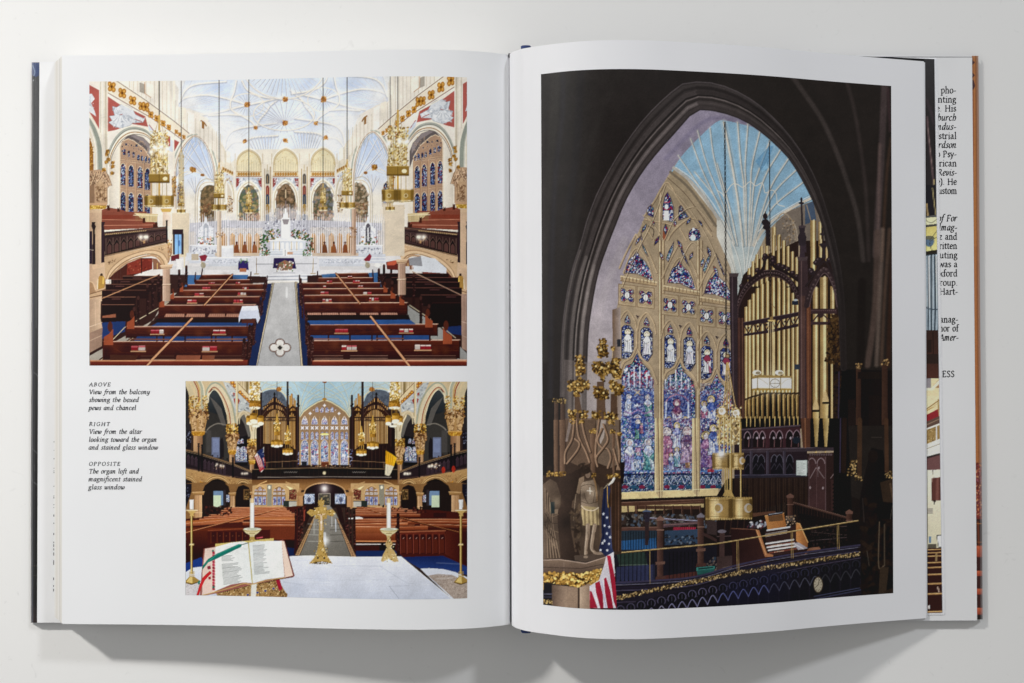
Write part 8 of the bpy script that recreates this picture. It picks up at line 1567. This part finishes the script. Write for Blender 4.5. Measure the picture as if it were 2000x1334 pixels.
IT.update({
 'a': (.86, [(1, [(.66, .9), (.42, .99), (.16, .72), (.1, .3), (.24, .0), (.46, .16), (.64, .6)]), (0, [(.68, .97), (.62, .16)]), (1, [(.62, .16), (.68, .01), (.82, .1)])]),
 'd': (.9, [(1, [(.66, .9), (.42, .99), (.16, .72), (.1, .3), (.24, .0), (.46, .16), (.64, .6)]), (0, [(.56, AS - .06), (.7, AS)]), (0, [(.7, AS), (.62, .16)]), (1, [(.62, .16), (.68, .01), (.84, .1)])]),
 'e': (.72, [(1, [(.1, .42), (.42, .52), (.6, .78), (.42, .99), (.18, .78), (.08, .36), (.22, .02), (.42, .02), (.62, .18)])]),
 'f': (.56, [(1, [(.74, 1.54), (.52, 1.62), (.36, 1.3), (.26, .6), (.16, -.3), (-.04, -.52), (-.18, -.42)]), (0, [(.04, .94), (.54, .96)])]),
 'h': (.88, [(0, [(.1, AS - .06), (.24, AS)]), (0, [(.24, AS), (.14, .0)]), (1, [(.16, .5), (.4, .94), (.64, .92), (.72, .5), (.6, .1), (.42, .0)])]),
 'i': (.42, ist(.16, 0, .97) + [(0, [(.2, 1.38), (.25, 1.4)])]), 'l': (.44, ist(.18, 0, AS)),
 'm': (1.34, [(0, [(.02, .86), (.16, .97)]), (0, [(.16, .97), (.1, 0)]), (1, [(.14, .55), (.36, .95), (.54, .9), (.52, .4), (.48, 0)]), (1, [(.54, .55), (.8, .96), (.98, .88), (.94, .3), (1.0, .02), (1.16, .1)])]),
 'n': (.92, [(0, [(.02, .86), (.16, .97)]), (0, [(.16, .97), (.1, 0)]), (1, [(.14, .55), (.4, .96), (.6, .88), (.56, .3), (.62, .02), (.8, .1)])]),
 'o': (.8, [(1, [(.44, .99), (.18, .82), (.1, .4), (.22, .04), (.42, .0), (.64, .2), (.7, .6), (.6, .92), (.44, .99)])]),
 'p': (.86, [(0, [(.02, .86), (.16, .97)]), (0, [(.16, .97), (.08, DS)]), (0, [(-.06, DS), (.22, DS)]), (1, [(.14, .55), (.42, .97), (.66, .9), (.74, .5), (.56, .06), (.34, .0), (.14, .14)])]),
 'r': (.66, [(0, [(.02, .86), (.16, .97)]), (0, [(.16, .97), (.1, 0)]), (1, [(.13, .5), (.34, .9), (.5, .99), (.6, .88)])]),
 's': (.6, [(1, [(.54, .84), (.38, .99), (.18, .84), (.26, .56), (.46, .36), (.42, .08), (.2, .0), (.04, .14)])]),
 't': (.52, [(0, [(.26, 1.26), (.16, .2)]), (1, [(.16, .2), (.22, .01), (.44, .1)]), (0, [(.04, .94), (.46, .96)])]),
 'u': (.9, [(0, [(.02, .86), (.16, .97)]), (1, [(.16, .97), (.12, .3), (.24, .01), (.42, .12), (.6, .5)]), (0, [(.66, .97), (.6, .14)]), (1, [(.6, .14), (.66, .01), (.8, .1)])]),
 'w': (1.14, [(1, [(.02, .86), (.14, .96), (.16, .4), (.24, .02), (.42, .2), (.56, .7)]), (1, [(.6, .95), (.56, .4), (.66, .02), (.88, .2), (1.0, .6), (.94, .95)])]),
 'v': (.76, [(1, [(.02, .86), (.14, .96), (.18, .4), (.24, .02), (.48, .24), (.62, .64), (.54, .95)])]),
 'y': (.8, [(1, [(.02, .86), (.14, .96), (.14, .4), (.24, .04), (.42, .14), (.6, .5)]), (1, [(.66, .97), (.6, .1), (.5, -.3), (.26, -.5), (.02, -.4)])]),
})
def text_mesh(lines, place, name, parent):
    """lines: (text, x0, x1, baseline, x-height, italic, spacing)."""
    V, F = [], []
    for (s, x0, x1, yb, xh, it, sp) in lines:
        G_ = IT if it else RO
        w = sum(G_[c][0] + sp for c in s) - sp
        kx = (x1 - x0) / w
        x = x0
        for ch in s:
            adv, st = G_[ch]
            for smo, pts in st:
                p = spl(pts, 5) if (smo and len(pts) > 2) else [np.array(q, float) for q in pts]
                p = [np.array((x + (q[0] + (q[1] * .16 if it else 0)) * kx, yb - q[1] * xh)) for q in p]
                nb = np.array((math.cos(math.radians(28)), -math.sin(math.radians(28)))) * (xh * .092 + .12); th = np.array((nb[1], -nb[0])) * .42
                for a, b in zip(p, p[1:]):
                    pts8 = [q + s1 * nb + s2 * th for q in (a, b) for s1 in (-1, 1) for s2 in (-1, 1)]
                    h = hull(pts8); base = len(V); V += h; F.append(tuple(range(base, base + len(h))))
            x += (adv + sp) * kx
    A = np.array(V); P = place(A[:, 0], A[:, 1])
    me = bpy.data.meshes.new(name); me.from_pydata([tuple(v) for v in P], [], [f[::-1] for f in F]); me.update()
    return link(name, me, m_text, parent, False)
def hull(pts):
    pts = sorted((float(p[0]), float(p[1])) for p in pts)
    def half(ps):
        o = []
        for p in ps:
            while len(o) > 1 and (o[-1][0] - o[-2][0]) * (p[1] - o[-2][1]) - (o[-1][1] - o[-2][1]) * (p[0] - o[-2][0]) <= 1e-9: o.pop()
            o.append(p)
        return o[:-1]
    return half(pts) + half(pts[::-1])
onL = lambda x, y: surf('L', x, y, .0001)
def Z(o, s, rows): return [(t, o[0] + a / s, o[0] + b / s, o[1] + c / s, xh, it, sp) for (t, a, b, c, xh, it, sp) in rows]
z5 = ((160, 735), 5.678)
X5 = 5.9
for lab, rows in (('caption headed ABOVE', [('ABOVE', 80, 315, 110, 4.9, 1, .34), ('View from the balcony', 78, 750, 197, X5, 1, .1), ('showing the boxed', 78, 628, 284, X5, 1, .1), ('pews and chancel', 75, 597, 373, X5, 1, .1)]),
                  ('caption headed RIGHT', [('RIGHT', 78, 307, 549, 4.9, 1, .34), ('View from the altar', 78, 663, 637, X5, 1, .1), ('looking toward the organ', 75, 828, 725, X5, 1, .1), ('and stained glass window', 72, 842, 812, X5, 1, .1)]),
                  ('caption headed OPPOSITE', [('OPPOSITE', 75, 422, 990, 4.9, 1, .34), ('The organ loft and', 75, 627, 1077, X5, 1, .1), ('magnificent stained', 72, 663, 1164, X5, 1, .1), ('glass window', 70, 472, 1253, X5, 1, .1)])):
    put(text_mesh(Z(*z5, rows), onL, 'caption', pageL), label=lab)
def onflap(x, y):
    z = .00477 + 0 * x; return np.stack([(x - 1000) * (D - z) / FPX, (667 - y) * (D - z) / FPX, z], -1)
h_ = 8.4
fr = Z((1740, 80), 4.169, [('pho-', 402, 527, 425, h_, 0, .06), ('nting', 378, 528, 500, h_, 0, .06), ('e. His', 364, 528, 573, h_, 0, .06), ('hurch', 372, 526, 648, h_, 1, .08), ('ndus-', 372, 526, 722, h_, 1, .08), ('strial', 384, 530, 797, h_, 0, .06), ('rdson', 380, 528, 870, h_, 1, .08), ('o Psy-', 366, 530, 945, h_, 0, .06), ('rican', 388, 532, 1020, h_, 0, .06), ('Revis-', 372, 531, 1095, h_, 1, .08), ('e). He', 368, 533, 1170, h_, 0, .06), ('ustom', 380, 534, 1244, h_, 0, .06)])
fr += Z((1740, 380), 3.177, [('of For', 286, 406, 165, h_, 1, .08), ('Imag-', 290, 407, 222, h_, 1, .08), ('z and', 294, 408, 279, h_, 0, .06), ('ritten', 296, 408, 336, h_, 0, .06), ('uting', 298, 410, 394, h_, 0, .06), ('was a', 294, 410, 450, h_, 0, .06), ('xford', 296, 410, 507, h_, 0, .06), ('roup.', 299, 411, 564, h_, 0, .06), ('Hart-', 298, 412, 620, h_, 0, .06), ('anag-', 300, 414, 793, h_, 0, .06), ('nor of', 296, 416, 848, h_, 0, .06), ('Amer-', 296, 415, 905, h_, 1, .08), ('ESS', 315, 392, 1132, h_, 0, .12)])
fr = [(s, a + .6 + (b > 1860) * .8, b + 1, *r) for (s, a, b, *r) in fr]
put(text_mesh(fr, onflap, 'lettering', flapR), label='cut-off column of biography text')
# scraps of letters at the edge of the left flap
V, F = [], []
for y, h in ((862, 2), (879, 1), (895, 2), (914, 1.2), (919, 1.5), (922, 2), (949, 1.4), (968, 1.5), (971, 2.5), (985, 1.4), (991, 1), (1005, 4), (1021, 2), (1041, 4), (1058, 3), (1063, 3), (1066, 2.5), (1071, 4), (1079, 6), (1094, 4), (1098, 4), (1101, 2), (1128, 5), (1131, 2), (1143, 3), (1150, 5)):
    b0 = len(V); xx = 104.9 - (y - 860) * .0035; V += [un(xx, y, .0046), un(xx + 1.5, y, .0046), un(xx + 1.5, y + h, .0046), un(xx, y + h, .0046)]; F.append((b0 + 3, b0 + 2, b0 + 1, b0))
me = bpy.data.meshes.new('lettering'); me.from_pydata(V, [], F); me.update(); put(link('lettering', me, m_text, flapL, False), label='scraps of letters at the edge of the left flap')
